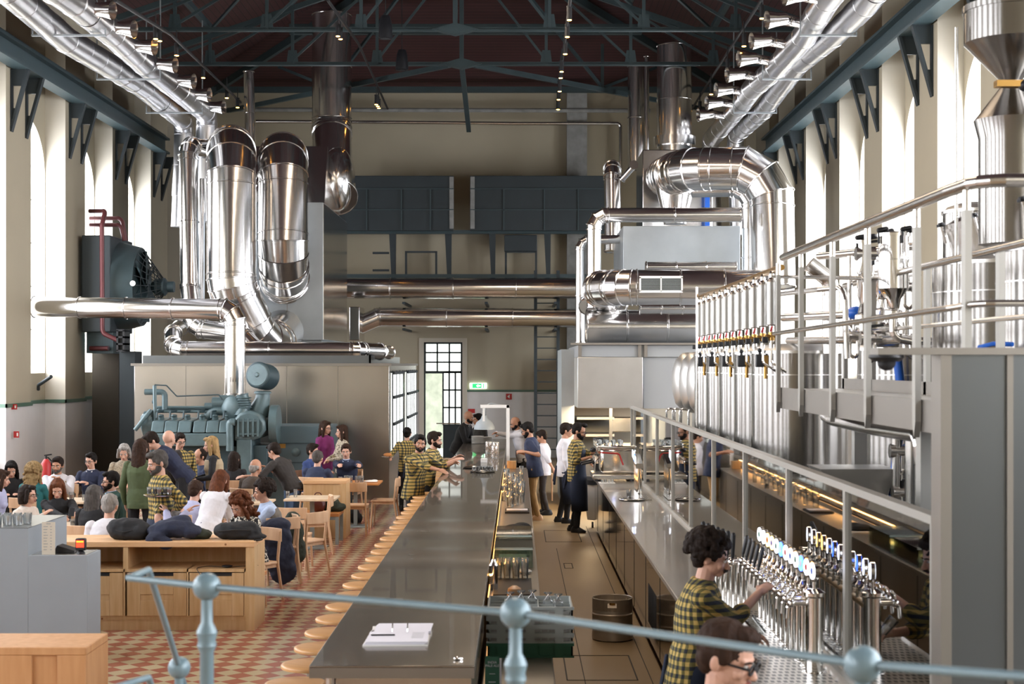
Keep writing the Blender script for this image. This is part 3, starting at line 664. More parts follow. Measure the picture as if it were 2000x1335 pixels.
# ------------------------------------------------------------------ far wall: gallery, panels, pipes, ladder
Y = 42.6
r = empty('wall_gallery', (0, Y, gz(540, Y)), label='dark blue-grey steel gallery frame spanning the far wall', cat='gallery'); oz = gz(540, Y)
b = MB(); b.box(gx(640, Y), gx(1180, Y), 0, .2, gz(456, Y)-oz, gz(449, Y)-oz); b.obj('upper_beam', 'teal', r, smooth=0)
b = MB(); b.box(gx(640, Y), gx(1180, Y), 0, .3, gz(545, Y)-oz, gz(535, Y)-oz); b.obj('lower_beam', 'teal', r, smooth=0)
for px in (768, 877, 963, 1071):
    b = MB(); x = gx(px, Y); z0, z1 = gz(535, Y)-oz, gz(456, Y)-oz
    b.prism([(x-.06, z0), (x+.06, z0), (x+.07, z1), (x-.12, z1)], .02, .2); b.obj('post', 'dark_teal', r, smooth=0)
for px0, px1, h, pan in ((793, 852, 45, 0), (988, 1047, 45, 1)):
    b = MB(); a0, a1 = gx(px0, Y), gx(px1, Y); zz = gz(535, Y)-oz
    for x in (a0, a1): b.box(x-.03, x+.03, 0, .05, zz, zz+h*Y/F)
    b.box(a0, a1, 0, .05, zz+h*Y/F-.05, zz+h*Y/F); b.obj('guard_frame', 'dark_teal', r, smooth=0)
b = MB(); b.box(gx(985, Y), gx(1049, Y), -.05, .3, gz(491, Y)-oz, gz(459, Y)-oz); b.obj('cabinet', 'dark_teal', r, bev=.02)
for py in (493, 527):
    b = MB(); b.box(gx(727, Y), gx(759, Y), .1, .2, gz(py, Y)-oz-.03, gz(py, Y)-oz+.03); b.obj('step_bar', 'dark_teal', r, smooth=0)
for x0_, x1_, w in ((660, 886, 'left'), (918, 1182, 'right')):
    Yp = 42.2
    r = empty('gallery_panel', (gx((x0_+x1_)/2, Yp), Yp, gz(450, Yp)), label='wide dark slate-grey panel standing on the far gallery, the %s one' % w, cat='panel'); o_ = gx((x0_+x1_)/2, Yp)
    H = 107*Yp/F
    b = MB(); b.box(gx(x0_, Yp)-o_, gx(x1_, Yp)-o_, 0, .12, 0, H); b.obj('sheet', 'dark_teal', r, bev=.01)
    e = gx(882, Yp)-o_ if w == 'left' else gx(923, Yp)-o_
    b = MB(); b.box(e-.06, e+.06, -.03, 0, .05, H-.03); b.obj('light_edge', 'concrete', r, smooth=0)
    b = MB()
    for z in (.33*H*1.15, .76*H): b.box(gx(x0_, Yp)-o_, gx(x1_, Yp)-o_, -.05, -.03, z-.012, z+.012)
    for k in (.25, .55, .8): x = (gx(x0_, Yp)-o_)*(1-k)+(gx(x1_, Yp)-o_)*k; b.box(x-.012, x+.012, -.05, -.03, 0, .76*H)
    b.obj('guard_rail', 'teal', r, smooth=0)
b = MB(); b.box(gx(1107, 43.3), gx(1146, 43.3), 43.1, 43.45, 0, gz(178, 43.3)); b.obj('concrete_shaft', 'concrete', smooth=0, label='vertical grey galvanised shaft on the far wall behind right panel', cat='shaft')
duct_thing([(500, 237, 43), (830, 239, 43), (1000, 241, 43), (1212, 241, 43), (1212, 340, 43)], .05, 'thin copper-grey pipe crossing high on far wall and turning down', name='wall_pipe', bend=.12, seam=0, sw=0, n=12)
duct_thing([(440, 214, 43.1), (1270, 216, 43.1)], .06, 'straight grey conduit crossing far wall above the copper pipe', name='wall_pipe', m='concrete', seam=0, sw=0, n=12)
Yl = 41.6
r = empty('ladder', (gx(1068, Yl), Yl, 0), label='tall dark green steel ladder climbing past the crossing ducts', cat='ladder'); o_ = gx(1068, Yl)
for px in (1046, 1090):
    b = MB(); x = gx(px, Yl)-o_; b.box(x-.045, x+.045, -.04, .04, 0, gz(528, Yl)); b.obj('rail', 'dark_teal', r, smooth=0)
for k in range(14):
    b = MB(); z = .35+k*.315; b.box(gx(1046, Yl)-o_, gx(1090, Yl)-o_, -.02, .02, z-.015, z+.015); b.obj('rung', 'dark_teal', r, smooth=0)
b = MB(); b.box(gx(1096, 42), gx(1125, 42), 41.8, 43.0, 0, gz(690, 42)); b.obj('service_column', 'concrete', smooth=0, label='pale grey column between the ladder and kitchen hood', cat='column')

# ------------------------------------------------------------------ radiator fan unit on the left wall
Y = 32.6
r = empty('radiator_fan_unit', (XL, Y, gz(560, Y)), label='dark teal engine radiator with big fan guard mounted on left wall', cat='radiator'); oz = gz(560, Y)
b = MB(); b.box(.1, gx(238, Y)-XL, -.9, .9, gz(650, Y)-oz, gz(466, Y)-oz); b.obj('radiator_box', 'dark_teal', r, bev=.02)
b = MB(); zc = 0; xa = gx(238, Y)-XL; xb = gx(278, Y)-XL; h = .94
b.loft([((xa, 0, 0), .98, .98, Matrix(((0, 0, 1), (1, 0, 0), (0, 1, 0)))), ((xb, 0, 0), .86, .86, Matrix(((0, 0, 1), (1, 0, 0), (0, 1, 0))))], 32); b.obj('fan_shroud', 'teal', r)
b = MB()
for k in range(24):
    t = 2*math.pi*k/24; c_, s_ = math.cos(t), math.sin(t); xe = gx(322, Y)-XL
    b.bar((xb, .82*c_, .82*s_), (xe, .14*c_, .14*s_), .012)
for f in (0, .25, .5, .75, 1):
    rr = .82*(1-f)+.14*f; x = xb+(xe-xb)*f; p = [(x, rr*math.cos(2*math.pi*j/24), rr*math.sin(2*math.pi*j/24)) for j in range(25)]
    for j in range(24): b.bar(p[j], p[j+1], .014)
b.obj('fan_guard', 'dark_teal', r, smooth=0)
b = MB(); b.lathe([(.09, 0), (.18, .1), (.2, .3), (.12, .36), (.12, .5)], (xb+.2, 0, 0), 20, (1, 0, 0)); b.obj('hub', 'engine_dark', r)
for k in range(6):
    t = 2*math.pi*k/6; b = MB(); m_ = Matrix.Rotation(t, 3, 'X'); b.cbox(m_ @ Vector((0, 0, .42))+Vector((xb+.06, 0, 0)), (.03, .26, .7), m_ @ Matrix.Rotation(.5, 3, 'Z')); b.obj('blade', 'engine_dark', r, smooth=0)
b = MB(); b.box(.15, gx(238, Y)-XL, -.7, .7, gz(690, Y)-oz, gz(650, Y)-oz); b.obj('support_frame', 'engine_dark', r, smooth=0)
q = at(259, 553, Y-.95); b = MB(); b.cyl((q.x-XL, -.93, q.z-oz), (q.x-XL, -.95, q.z-oz), .06); b.obj('plate', 'white', r)
for nm, pts, rad in (('front one, with the long vertical run', [(176, 412, 32), (206, 412, 31.6), (199, 440, 31.4), (200, 650, 31.4), (230, 664, 31.4)], .05),
                     ('rear upper one ending above the fan', [(176, 426, 32.6), (238, 426, 32.4), (246, 470, 32.4)], .045), ('rear lower one ending above the fan', [(176, 439, 32.4), (236, 439, 32.2), (243, 470, 32.2)], .045),
                     ('short one low beside the radiator foot', [(176, 680, 31.9), (212, 680, 31.8)], .05)):
    b = MB(); b.tube([at(*p) for p in pts], rad, 12); b.obj('coolant_pipe', 'red_pipe', label='dark red coolant pipe on left wall radiator, '+nm, cat='pipe')
b = MB(); q0, q1 = at(232, 645, 31.4), at(248, 685, 31.4)
b.box(q0.x, q0.x+.04, 31.2, 31.6, q1.z, q0.z); b.box(q1.x-.04, q1.x, 31.2, 31.6, q1.z, q0.z)
for k in range(4): z = q1.z+(q0.z-q1.z)*k/3; b.box(q0.x, q1.x, 31.2, 31.6, z-.02, z+.02)
b.obj('pipe_rack', 'black', smooth=0, label='small black rack under the radiator holding pipe ends', cat='rack')
b = MB(); b.box(gx(180, 33), gx(232, 33), 33.0, 33.5, 0, gz(668, 33)); b.obj('dark_pillar', 'dark_wall', smooth=0, label='dark brown plastered pillar below the radiator at left', cat='pillar')
b = MB(); b.box(gx(238, 31.8), gx(268, 31.8), 31.6, 32.2, 0, gz(686, 31.8)); b.obj('teal_pillar', 'dark_teal', smooth=0, label='dark blue-grey painted steel pillar left of stainless room', cat='pillar')
b = MB(); b.tube([at(75, 760, 29.8), at(75, 752, 29.7), at(100, 735, 29.4)], .035, 10); b.obj('wall_hook', 'dark_teal', label='curved blue-grey hook on wall beside the first left pilaster', cat='hook')

# ------------------------------------------------------------------ diesel engine
Y = 27.6; S = F/Y
cx = gx(410, Y)
r = empty('diesel_engine', (cx, Y, 0), label='big vintage teal-painted diesel engine displayed before the stainless room', cat='engine')
def E(px, py): return gx(px, Y)-cx, gz(py, Y)
def ebox(nm, px0, px1, py0, py1, y0, y1, m='engine_teal', bev=.02):
    a, z1 = E(px0, py0); c, z0 = E(px1, py1); b = MB(); b.box(a, c, y0, y1, z0, z1); return b.obj(nm, m, r, bev=bev)
ebox('crankcase', 305, 462, 843, 868, -.55, .75); ebox('base_frame', 300, 528, 868, 940, -.3, .7, 'engine_dark'); ebox('support_column', 470, 500, 855, 950, -.45, .5)
for i, (a, c) in enumerate(((308, 332), (333, 358), (359, 384), (388, 412), (413, 437), (438, 460))):
    b = MB(); x0_, zt_ = E(a, 817); x1_, zb_ = E(c, 842)
    b.prism([(-.55, zb_), (.6, zb_), (.6, zt_), (.1, zt_), (-.42, zt_-.03)], x0_, x1_, 'yz'); b.obj('cylinder_cover', 'engine_teal', r, bev=.02)
    b = MB(); q = ((x0_+x1_)/2, -.2, zt_); b.cyl(q, (q[0], -.22, zt_+.05), .06, .05); b.ell((q[0], -.22, zt_+.06), (.055, .055, .03)); b.obj('filler_cap', 'engine_teal', r)
    b = MB(); b.tube([(q[0]-.05, -.35, zt_+.02), (q[0]-.05, -.3, zt_+.14), (q[0]+.1, .05, zt_+.16)], .018, 8); b.obj('fuel_line', 'engine_dark', r)
b = MB()
for k, (py, yy) in enumerate(((795, .0), (799, .15), (803, -.12))):
    a = E(300, py); c = E(455, py); b.tube([(a[0], yy, a[1]-.15), (a[0]+.04, yy, a[1]), (c[0], yy, c[1]), (c[0]+.1, yy, c[1]-.1)], .025, 8)
b.obj('manifold_pipe', 'engine_teal', r)
b = MB(); a = E(405, 812); c = E(448, 802); b.tube([(a[0], -.1, a[1]-.03), (a[0]+.15, -.1, c[1]+.01), (c[0], -.1, c[1])], .085, 14); b.obj('intake_pipe', 'engine_teal', r)
b = MB()
for p, rr, ln in ((E(435, 785), .1, .5), (E(446, 778), .07, .4), (E(420, 792), .06, .5)): b.cyl((p[0]-ln/3, -.1, p[1]), (p[0]+ln/3, -.1, p[1]), rr)
b.obj('pump', 'engine_teal', r)
b = MB(); p = E(456, 796); b.lathe([(.05, 0), (.16, .02), (.22, .08), (.22, .2), (.14, .26), (.1, .3)], (p[0], -.3, p[1]), 24, (.25, .95, 0)); b.obj('turbo_housing', 'engine_teal', r)
b = MB(); p = E(480, 793); b.duct([(p[0]-.03, -.2, p[1]+.22), (p[0]+.02, -.2, p[1]+.0), (p[0]-.05, -.3, p[1]-.2)], .11, .15, 3, 18, 0, sw=.01); b.obj('bellows_pipe', 'engine_teal', r)
b = MB()
for k in range(5): b.lathe([(.13, -.012), (.15, 0), (.13, .012)], (p[0], -.2, p[1]+.16-k*.045), 18, close=False)
b.obj('bellows', 'engine_teal', r)
# flywheel housing: rounded wedge with ribbed cover
b = MB(); pts = [E(462, 820), E(476, 805), E(495, 800), E(515, 806), E(525, 822), E(526, 838), E(516, 852), E(495, 860), E(464, 858)]
b.prism(pts, -.45, .55); b.obj('flywheel_housing', 'engine_teal', r, bev=.05)
b = MB(); a, z1 = E(476, 818); c, z0 = E(514, 846); b.box(a, c, -.52, -.45, z0, z1)
for k in range(5): x = a+(c-a)*k/4; b.box(x-.015, x+.015, -.56, -.52, z0-.03, z1+.03)
b.box(a, c, -.55, -.52, z0, z0+.03); b.box(a, c, -.55, -.52, z1-.03, z1); b.obj('ribbed_cover', 'engine_teal', r, smooth=0)
b = MB(); p = E(532, 828); b.cyl((p[0]-.02, 0, p[1]), (p[0]+.12, 0, p[1]), .36, n=32); b.obj('flywheel', 'engine_teal', r)
b = MB(); p = E(459, 822); b.tube([(p[0]+.1, -.5, p[1]), (p[0], -.5, p[1]), (p[0], -.5, 1.15)], .07, 14); b.obj('coolant_elbow', 'engine_teal', r)
# air filter drum on its bent neck
b = MB(); p = E(508, 785); b.loft([((p[0]-.05, 0, p[1]-.28), .2, .16, None), ((p[0]-.02, 0, p[1]-.1), .19, .16, None), ((p[0]+.05, 0, p[1]+.08), .14, .14, None), ((p[0]+.05, 0, p[1]+.2), .12, .12, None)], 20); b.lathe([(.16, 0), (.16, .03), (.13, .05)], (p[0]+.05, 0, p[1]+.16), 20); b.obj('filter_neck', 'engine_teal', r)
p = E(510, 734); ax = Vector((-.28, -.95, .12)).normalized(); b = MB(); b.lathe([(.24, -.24), (.245, -.2), (.245, .18), (.22, .2), (.04, .21)], (p[0]+.02, 0, p[1]), 32, ax); b.obj('air_filter_drum', 'engine_dark', r)
b = MB(); q = Vector((p[0]+.02, 0, p[1]))+ax*.215; b.lathe([(.215, -.02), (.2, .0), (.05, .005), (.03, .03)], q, 28, ax); b.obj('filter_lid', 'engine_teal', r)
# left end fittings
b = MB(); a = E(283, 765); c = E(322, 765); d_ = E(322, 800); b.tube([(a[0], 0, a[1]), (c[0], 0, c[1]), (d_[0], 0, d_[1])], .055, 12, .08); b.obj('breather_pipe', 'engine_teal', r)
b = MB(); a = E(307, 752); d_ = E(309, 850); b.tube([(a[0], -.2, a[1]), (d_[0], -.2, d_[1])], .035, 10); b.obj('upright_pipe', 'engine_teal', r)
b = MB(); b.tube([(E(307, 751)[0], -.2, E(307, 751)[1]), (E(330, 752)[0], -.2, E(330, 752)[1]), (E(350, 773)[0], -.2, E(350, 773)[1]), (E(432, 770)[0], -.2, E(432, 770)[1]), (E(438, 780)[0], -.2, E(438, 780)[1])], .012, 8); b.obj('thin_line', 'engine_dark', r)
b = MB(); a = E(299, 782); b.cyl((a[0], 0, a[1]), (a[0], 0, a[1]+.12), .01); b.ell((a[0], 0, a[1]-.02), (.025, .025, .04)); b.obj('hook', 'engine_dark', r)
b = MB(); a = E(298, 800); b.cyl((a[0], -.1, a[1]-.2), (a[0], -.1, a[1]), .08); b.lathe([(.1, 0), (.14, .1), (.14, .3), (.1, .36)], (E(292, 835)[0], -.1, E(292, 845)[1]), 18); b.tube([(E(272, 838)[0], -.3, E(272, 838)[1]), (E(290, 815)[0], -.3, E(290, 815)[1]), (E(300, 800)[0], -.2, E(300, 800)[1])], .04, 10); b.obj('front_pump', 'engine_teal', r)
b = MB(); b.cyl((E(285, 828)[0]-.02, 0, E(285, 828)[1]), (E(303, 828)[0], 0, E(303, 828)[1]), .24, n=24); b.obj('timing_cover', 'engine_teal', r)
b = MB(); a, z1 = E(415, 848); c, z0 = E(433, 857); b.box(a, c, -.57, -.55, z0, z1); b.obj('name_plate', 'engine_dark', r, smooth=0)
# generator cabinet right of the engine
Yg = 28.2
r = empty('generator_cabinet', (gx(590, Yg), Yg, 0), label='teal steel generator cabinet right of the diesel engine', cat='cabinet'); o_ = gx(590, Yg)
b = MB(); b.box(gx(534, Yg)-o_, gx(648, Yg)-o_, -.4, .9, 0, gz(830, Yg)); b.obj('body', 'panel_teal', r, bev=.015)
b = MB(); b.box(gx(534, Yg)-o_, gx(648, Yg)-o_, -.412, -.4, gz(863, Yg)-.01, gz(863, Yg)+.01); b.box(gx(534, Yg)-o_, gx(648, Yg)-o_, -.412, -.4, gz(900, Yg)-.01, gz(900, Yg)+.01); b.obj('panel_joint', 'engine_dark', r, smooth=0)
b = MB(); q = at(555, 868, Yg); b.box(q.x-o_-.09, q.x-o_+.09, -.42, -.4, q.z-.04, q.z+.04); b.obj('rating_plate', 'brass', r, smooth=0)
b = MB(); q = at(584, 880, Yg); b.lathe([(.08, 0), (.08, .03), (.03, .06)], (q.x-o_, -.4, q.z), 16, (0, -1, 0)); b.obj('knob', 'engine_teal', r)
# ------------------------------------------------------------------ ducts over the kitchen on the right
duct_thing([(1300, 345, 33.5), (1320, 338, 30.8), (1350, 330, 30), (1507, 328, 29.6), (1511, 560, 29.4)], .43, 'fat polished duct over the kitchen bending down at right wall, topmost and thickest', bend=.95, nseg=3, seam=1.2)
duct_thing([(1330, 372, 31.4), (1463, 370, 31), (1463, 600, 31)], .15, 'slimmer polished duct tucked under the thickest one, bending down', bend=.4, nseg=3, seam=1.1)
duct_thing([(1317, 90, 36.5), (1317, 300, 36.5)], .42, 'wide polished flue rising into the roof right of centre', seam=1.6)
b = MB(); q = at(1317, 285, 36.5); b.cyl(q, q+Vector((0, 0, .22)), .52, n=32); b.obj('flue_collar', 'duct_steel', label='round collar at the base of the wide right flue', cat='collar')
duct_thing([(1243, 130, 39), (1243, 330, 39)], .23, 'medium polished flue rising left of the widest right flue', seam=1.4)
duct_thing([(1263, 110, 38), (1263, 330, 38)], .065, 'pencil-thin steel flue between the two right flues', seam=0, n=14)
duct_thing([(1196, 345, 35.2), (1196, 328, 33.6), (1196, 490, 33.4)], .19, 'polished duct with capped elbow left of the kitchen flues', bend=.3, seam=1.1)
duct_thing([(1215, 350, 33.2), (1240, 322, 33)], .07, 'short slanting vent stub beside the capped elbow duct', seam=0, n=14)
b = MB(); q = at(1238, 322, 32.9); b.cyl(q, q+Vector((0, -.03, 0)), .1, n=18); b.obj('vent_cap', 'chrome', label='round chrome vent disc on the slanting stub', cat='cap')
duct_thing([(1133, 668, 31.5), (1133, 469, 31.5), (1212, 467, 31.6)], .095, 'thin polished pipe loop left of the kitchen boxes, the lower one', bend=.2, seam=1.1)
duct_thing([(1160, 600, 29), (1160, 420, 29), (1446, 419, 29)], .14, 'polished pipe rising from big duct and running over the zinc box', bend=.28, seam=1.4)
duct_thing([(1195, 590, 29.8), (1170, 563, 27.9), (1215, 561, 27.2), (1500, 561, 27.0)], .325, 'big horizontal polished duct with a square air grille', bend=.5, nseg=3, seam=1.1)
r = empty('air_grille', at(1291, 555, 27.0-.325), label='rectangular white louvred grille set in the horizontal duct', cat='grille'); b = MB()
w_, h_ = .39, .13
b.box(-w_, w_, -.02, 0, h_-.02, h_+.02); b.box(-w_, w_, -.02, 0, -h_-.02, -h_+.02); b.box(-w_, -w_+.03, -.02, 0, -h_, h_); b.box(w_-.03, w_, -.02, 0, -h_, h_); b.box(-.012, .012, -.02, 0, -h_, h_); b.obj('frame', 'white', r, smooth=0)
b = MB()
for k in range(9): z = -h_+.03+k*.025; b.box(-w_+.03, w_-.03, -.012, 0, z-.005, z+.005)
b.obj('slat', 'plastic_grey', r, smooth=0); b = MB(); b.box(-w_+.02, w_-.02, -.004, .02, -h_, h_); b.obj('backing', 'rubber', r, smooth=0)
duct_thing([(1146, 638, 28.8), (1380, 638, 28.8)], .33, 'widest low duct lying on the kitchen roof under the grille duct', seam=.9)
duct_thing([(1178, 640, 30.6), (1155, 585, 30), (1150, 600, 29.8)], .2, 'curved collar joining the two wide kitchen ducts at left', bend=.25, seam=0)
duct_thing([(1262, 521, 29.5), (1437, 521, 29.5)], .1, 'short horizontal duct in front of the pale zinc box', seam=.8)
duct_thing([(1250, 602, 28), (1375, 602, 28)], .1, 'small duct squeezed between the two wide kitchen ducts', seam=.6)
Y = 30.6
b = MB(); b.box(gx(1217, Y), gx(1446, Y), Y, Y+3, gz(560, Y), gz(441, Y)); b.obj('zinc_box', 'zinc', label='pale galvanised ventilation box above the kitchen ducts', cat='ventilation box', bev=.01)
b = MB(); b.box(gx(1255, 34.2), gx(1392, 34.2), 34.2, 36, gz(480, 34.2), gz(292, 34.2)); b.obj('fan_housing', 'duct_steel', label='polished sheet steel fan housing behind the thickest right duct', cat='ventilation box', bev=.02)
b = MB(); q = at(1318, 380, 31.3); b.lathe([(.42, .35), (.4, .1), (.3, -.3), (.24, -.62)], q, 28); b.obj('duct_funnel', 'duct_steel', label='round polished funnel hanging below the left end of thickest duct', cat='duct')
b = MB(); b.box(gx(1375, 34), gx(1384, 34), 33.8, 34, gz(442, 34), gz(380, 34)); b.obj('blue_post', 'blue_hose', label='narrow blue upright seen behind the kitchen ducts', cat='post', smooth=0)

# ------------------------------------------------------------------ kitchen block and hood
Y = 26.6
r = empty('kitchen_enclosure', (gx(1240, Y), Y, 0), label='grey steel framed kitchen enclosure at far end of the right counter', cat='kitchen'); o_ = gx(1240, Y)
b = MB(); b.box(gx(1131, Y)-o_, gx(1400, Y)-o_, .1, 5.4, gz(697, Y), gz(673, Y)); b.obj('roof_slab', 'panel_light', r, bev=.01)
b = MB()
for px in (1133, 1250, 1262): x = gx(px, Y)-o_; b.box(x-.03, x+.03, .05, .1, gz(697, Y), gz(673, Y))
b.box(gx(1115, Y)-o_, gx(1400, Y)-o_, 0, .12, gz(673, Y), gz(669, Y)); b.obj('roof_frame', 'trim_steel', r, smooth=0)
b = MB(); b.box(gx(1128, Y)-o_, gx(1256, Y)-o_, .0, 1.6, gz(797, Y), gz(697, Y)); b.obj('extractor_hood', 'satin_steel', r, bev=.01)
b = MB(); b.box(gx(1258, Y)-o_, gx(1400, Y)-o_, .15, .3, gz(798, Y), gz(697, Y)); b.obj('side_panel', 'panel_light', r, bev=.005)
b = MB(); b.box(gx(1096, 29)-o_, gx(1121, 29)-o_, 2.2, 5, 0, gz(682, 29)); b.obj('side_column', 'zinc', r, smooth=0)
b = MB(); b.box(gx(1121, 30.5)-o_, 2.2, 4.2, 4.3, 0, 2.75); b.obj('back_wall', 'cream_side', r, smooth=0)
for z in (1.28, 1.62, 1.98):
    b = MB(); b.box(gx(1128, 29.5)-o_, gx(1128, 29.5)-o_+.75, 3.2, 4.2, z, z+.05); b.obj('shelf', 'satin_steel', r, smooth=0)
for k, z in enumerate((1.36, 1.9)):
    b = MB(); b.box(-.2, .9, 3.4, 3.9, z, z+.3); b.obj('plate_warmer', 'steel', r, bev=.02)
b = MB(); b.box(gx(1190, 29)-o_, gx(1196, 29)-o_, 2.4, 2.5, .9, 2.1); b.box(gx(1240, 29)-o_, gx(1246, 29)-o_, 2.4, 2.5, .9, 2.1); b.obj('rack_upright', 'steel', r, smooth=0)
b = MB(); b.box(gx(1120, 28)-o_, 1.4, 1.2, 2.4, 0, .9); b.obj('worktop', 'steel', r, bev=.01)
b = MB(); b.cyl((-.9, 2.2, 1.95), (.5, 2.2, 1.95), .02); b.obj('heat_lamp', 'warm_strip', r)
for k in range(6):
    b = MB(); q = (gx(1142, 27.5)+.07*(k % 3), 28+.18*(k//3), .9)
    for j in range(7): b.lathe([(.06, 0), (.12, .012), (.12, .018), (.05, .01)], (q[0], q[1], .9+j*.016), 20)
    b.obj('plate_stack', 'white', label='stack of white plates on the kitchen worktop, '+('front left', 'front middle', 'front right', 'back left', 'back middle', 'back right')[k], cat='plates', group='plate stacks in the kitchen')
    break

# ------------------------------------------------------------------ right counter with glass screen
CX0, CX1, CZ = 1.235, 1.95, .95
r = empty('service_counter', (CX0, 5, 0), label='long polished steel service counter with glass screen, right of the aisle', cat='counter')
b = MB(); b.box(-.02, CX1-CX0, 0, 19.3, CZ-.045, CZ); b.obj('worktop', 'counter_steel', r, bev=.006)
b = MB(); b.box(.03, CX1-CX0-.1, .05, 19.25, .1, CZ-.045); b.obj('body', 'mirror_front', r, smooth=0)
b = MB(); b.box(.09, CX1-CX0-.15, .05, 19.2, 0, .1); b.obj('plinth', 'rubber', r, smooth=0)
b = MB()
for k in range(13): y = .9+k*1.45; b.box(.027, .0305, y-.003, y+.003, .11, CZ-.06)
b.box(.02, .03, .05, 19.2, CZ-.075, CZ-.05); b.obj('door_joint', 'rubber', r, smooth=0)
b = MB()
for k in range(12):
    y = 8.5+k*.07; b.box(.027, .03, y, y+.03, .25, .62)
b.obj('vent_slot', 'rubber', r, smooth=0)
GX = 1.87; ZT = 2.03; gy = [6.62, 8.4, 10.2, 12.15, 14.1, 15.95, 17.8, 19.8, 21.7, 23.6, 24.2]
r = empty('glass_screen', (GX, 6.62, CZ), label='long clear glass screen on steel posts along the service counter', cat='screen')
b = MB(); b.box(-.03, .03, -.02, 17.6, ZT-CZ-.02, ZT-CZ+.02); b.obj('top_rail', 'post_steel', r, smooth=0)
b = MB(); b.box(-.02, .02, 0, 17.58, 0, .035); b.obj('bottom_rail', 'post_steel', r, smooth=0)
for y in gy: b = MB(); b.box(-.022, .022, y-6.62-.03, y-6.62+.03, .035, ZT-CZ-.02); b.obj('post', 'post_steel', r, smooth=0)
for i in range(len(gy)-1):
    b = MB(); b.box(-.003, .003, gy[i]-6.62+.03, gy[i+1]-6.62-.03, .035, ZT-CZ-.02); b.obj('glass_pane', 'pane_glass', r, smooth=0)
# drip tray and tap line
b = MB(); b.box(-.22, .28, -1.2, 1.25, 0, .012); o = b.obj('drip_tray', 'grate', smooth=0, label='perforated steel drip grate sunk in counter under the beer taps', cat='drip tray'); o.location = (1.5, 9.35, CZ+.001)
r = empty('beer_tap_bridge', (1.70, 8.5, CZ), label='row of beer tap columns with glowing round badges and black handles', cat='beer taps')
N = 12
for k in range(N):
    y = k*.168; rr = .032 if k else .05
    b = MB(); b.cyl((0, y, .012), (0, y, .46), rr if k == 0 else .018, n=20); b.lathe([(rr+.02, 0), (rr+.02, .015), (rr, .02)], (0, y, 0), 20); b.obj('column', 'chrome', r)
    b = MB(); b.lathe([(rr, 0), (rr+.012, .01), (rr+.012, .03), (rr*.6, .05)], (0, y, .44), 18); b.cyl((0, y, .49), (0, y, .53), .01); b.obj('column_cap', 'chrome', r)
    b = MB(); b.cyl((-.01, y, .405), (-.13, y, .405), .015, n=12); b.ell((-.13, y, .405), (.022, .022, .026), 12, 8); b.tube([(-.12, y, .405), (-.15, y, .39), (-.155, y, .32)], .011, 10, .02); b.obj('tap', 'chrome', r)
    b = MB(); b.cyl((-.13, y, .42), (-.125, y, .46), .008); (b.caps((-.125, y, .46), (-.10, y, .57), .012, .015, 10) if k >= 7 else b.caps((-.125, y, .44), (-.11, y, .47), .01, .012, 10)); b.obj('tap_handle', 'black' if k >= 7 else 'chrome', r)
    b = MB(); q = Vector((0, y, .59)); a_ = Vector((-.99, -.13, 0)); b.cyl(q-a_*.012, q+a_*.011, .055, n=24); b.obj('badge_rim', 'chrome', r)
    b = MB(); b.cyl(q-a_*.0145, q+a_*.014, .047, n=24); b.obj('lit_badge', ('led_white', 'led_white', 'led_blue', 'led_white', 'led_white', 'led_white', 'led_blue', 'led_white', 'led_warm', 'led_warm', 'led_white', 'led_white', 'led_white', 'led_white')[k], r)
    b = MB(); b.cyl(q+a_*.0142, q+a_*.016, .02, n=16); b.obj('badge_emblem', ('blue_barrel', 'red', 'white', 'plastic_green')[k % 4], r)
b = MB(); b.cyl((0, .05, .37), (0, 1.95, .37), .022); b.obj('cross_pipe', 'brass', r)
r = empty('beer_tap_cluster', (1.55, 10.75, CZ), label='smaller far group of black-handled taps beyond the lit badges', cat='beer taps')
for k in range(7):
    y = k*.13; x = .1-.02*k; b = MB(); b.cyl((x, y, 0), (x, y, .36), .016); b.obj('column', 'chrome', r)
    b = MB(); b.cyl((x, y, .34), (x-.1, y, .34), .015); b.ell((x-.1, y, .34), (.024, .024, .028), 12, 8); b.tube([(x-.1, y, .34), (x-.13, y, .32), (x-.15, y, .2)], .01, 8, .02); b.obj('tap', 'chrome', r)
    b = MB(); b.caps((x-.09, y, .38), (x-.085, y, .54), .013, .018, 10); b.obj('tap_handle', 'black', r)

# ------------------------------------------------------------------ cold panel, platform and handrail
Y = 6.45
r = empty('cold_store_panel', (GX, Y, 0), label='tall blue-grey cold store panel with steel trims at right edge of picture', cat='partition')
zt = gz(690, Y)
b = MB(); b.box(.013, 2.0, 0, .12, 0, zt-.006); b.obj('panel', 'cold_panel', r, smooth=0)
b = MB(); b.box(-.035, .012, -.02, .13, 0, zt-.006); b.box(gx(1965, Y)-GX, gx(1977, Y)-GX, -.015, -.001, 0, zt-.006); b.obj('upright_trim', 'trim_steel', r, smooth=0)
b = MB(); b.box(gx(1712, Y)-GX, 2.0, -.03, .13, zt-.005, zt+.025); b.obj('top_trim', 'trim_steel', r, smooth=0)
r = empty('dome_camera', (gx(1736, Y), Y+.04, zt-.005), label='small dark dome security camera hanging under the panel trim', cat='security camera')
b = MB(); b.lathe([(.075, 0), (.078, -.012), (.055, -.03)], n=24); b.obj('base', 'black', r); b = MB(); b.ell((0, 0, -.035), (.04, .04, .035)); b.obj('dome', 'rubber', r)
PX, PZ0, PZ1, RT = 2.03, 2.385, 2.535, 3.53
r = empty('brewery_platform', (PX, 6.62, 0), label='raised steel brewery walkway with flat posts and round handrail', cat='platform')
b = MB(); b.box(.02, .5, 0, 4.95, PZ1-.03, PZ1); b.obj('deck', 'satin_steel', r, smooth=0)
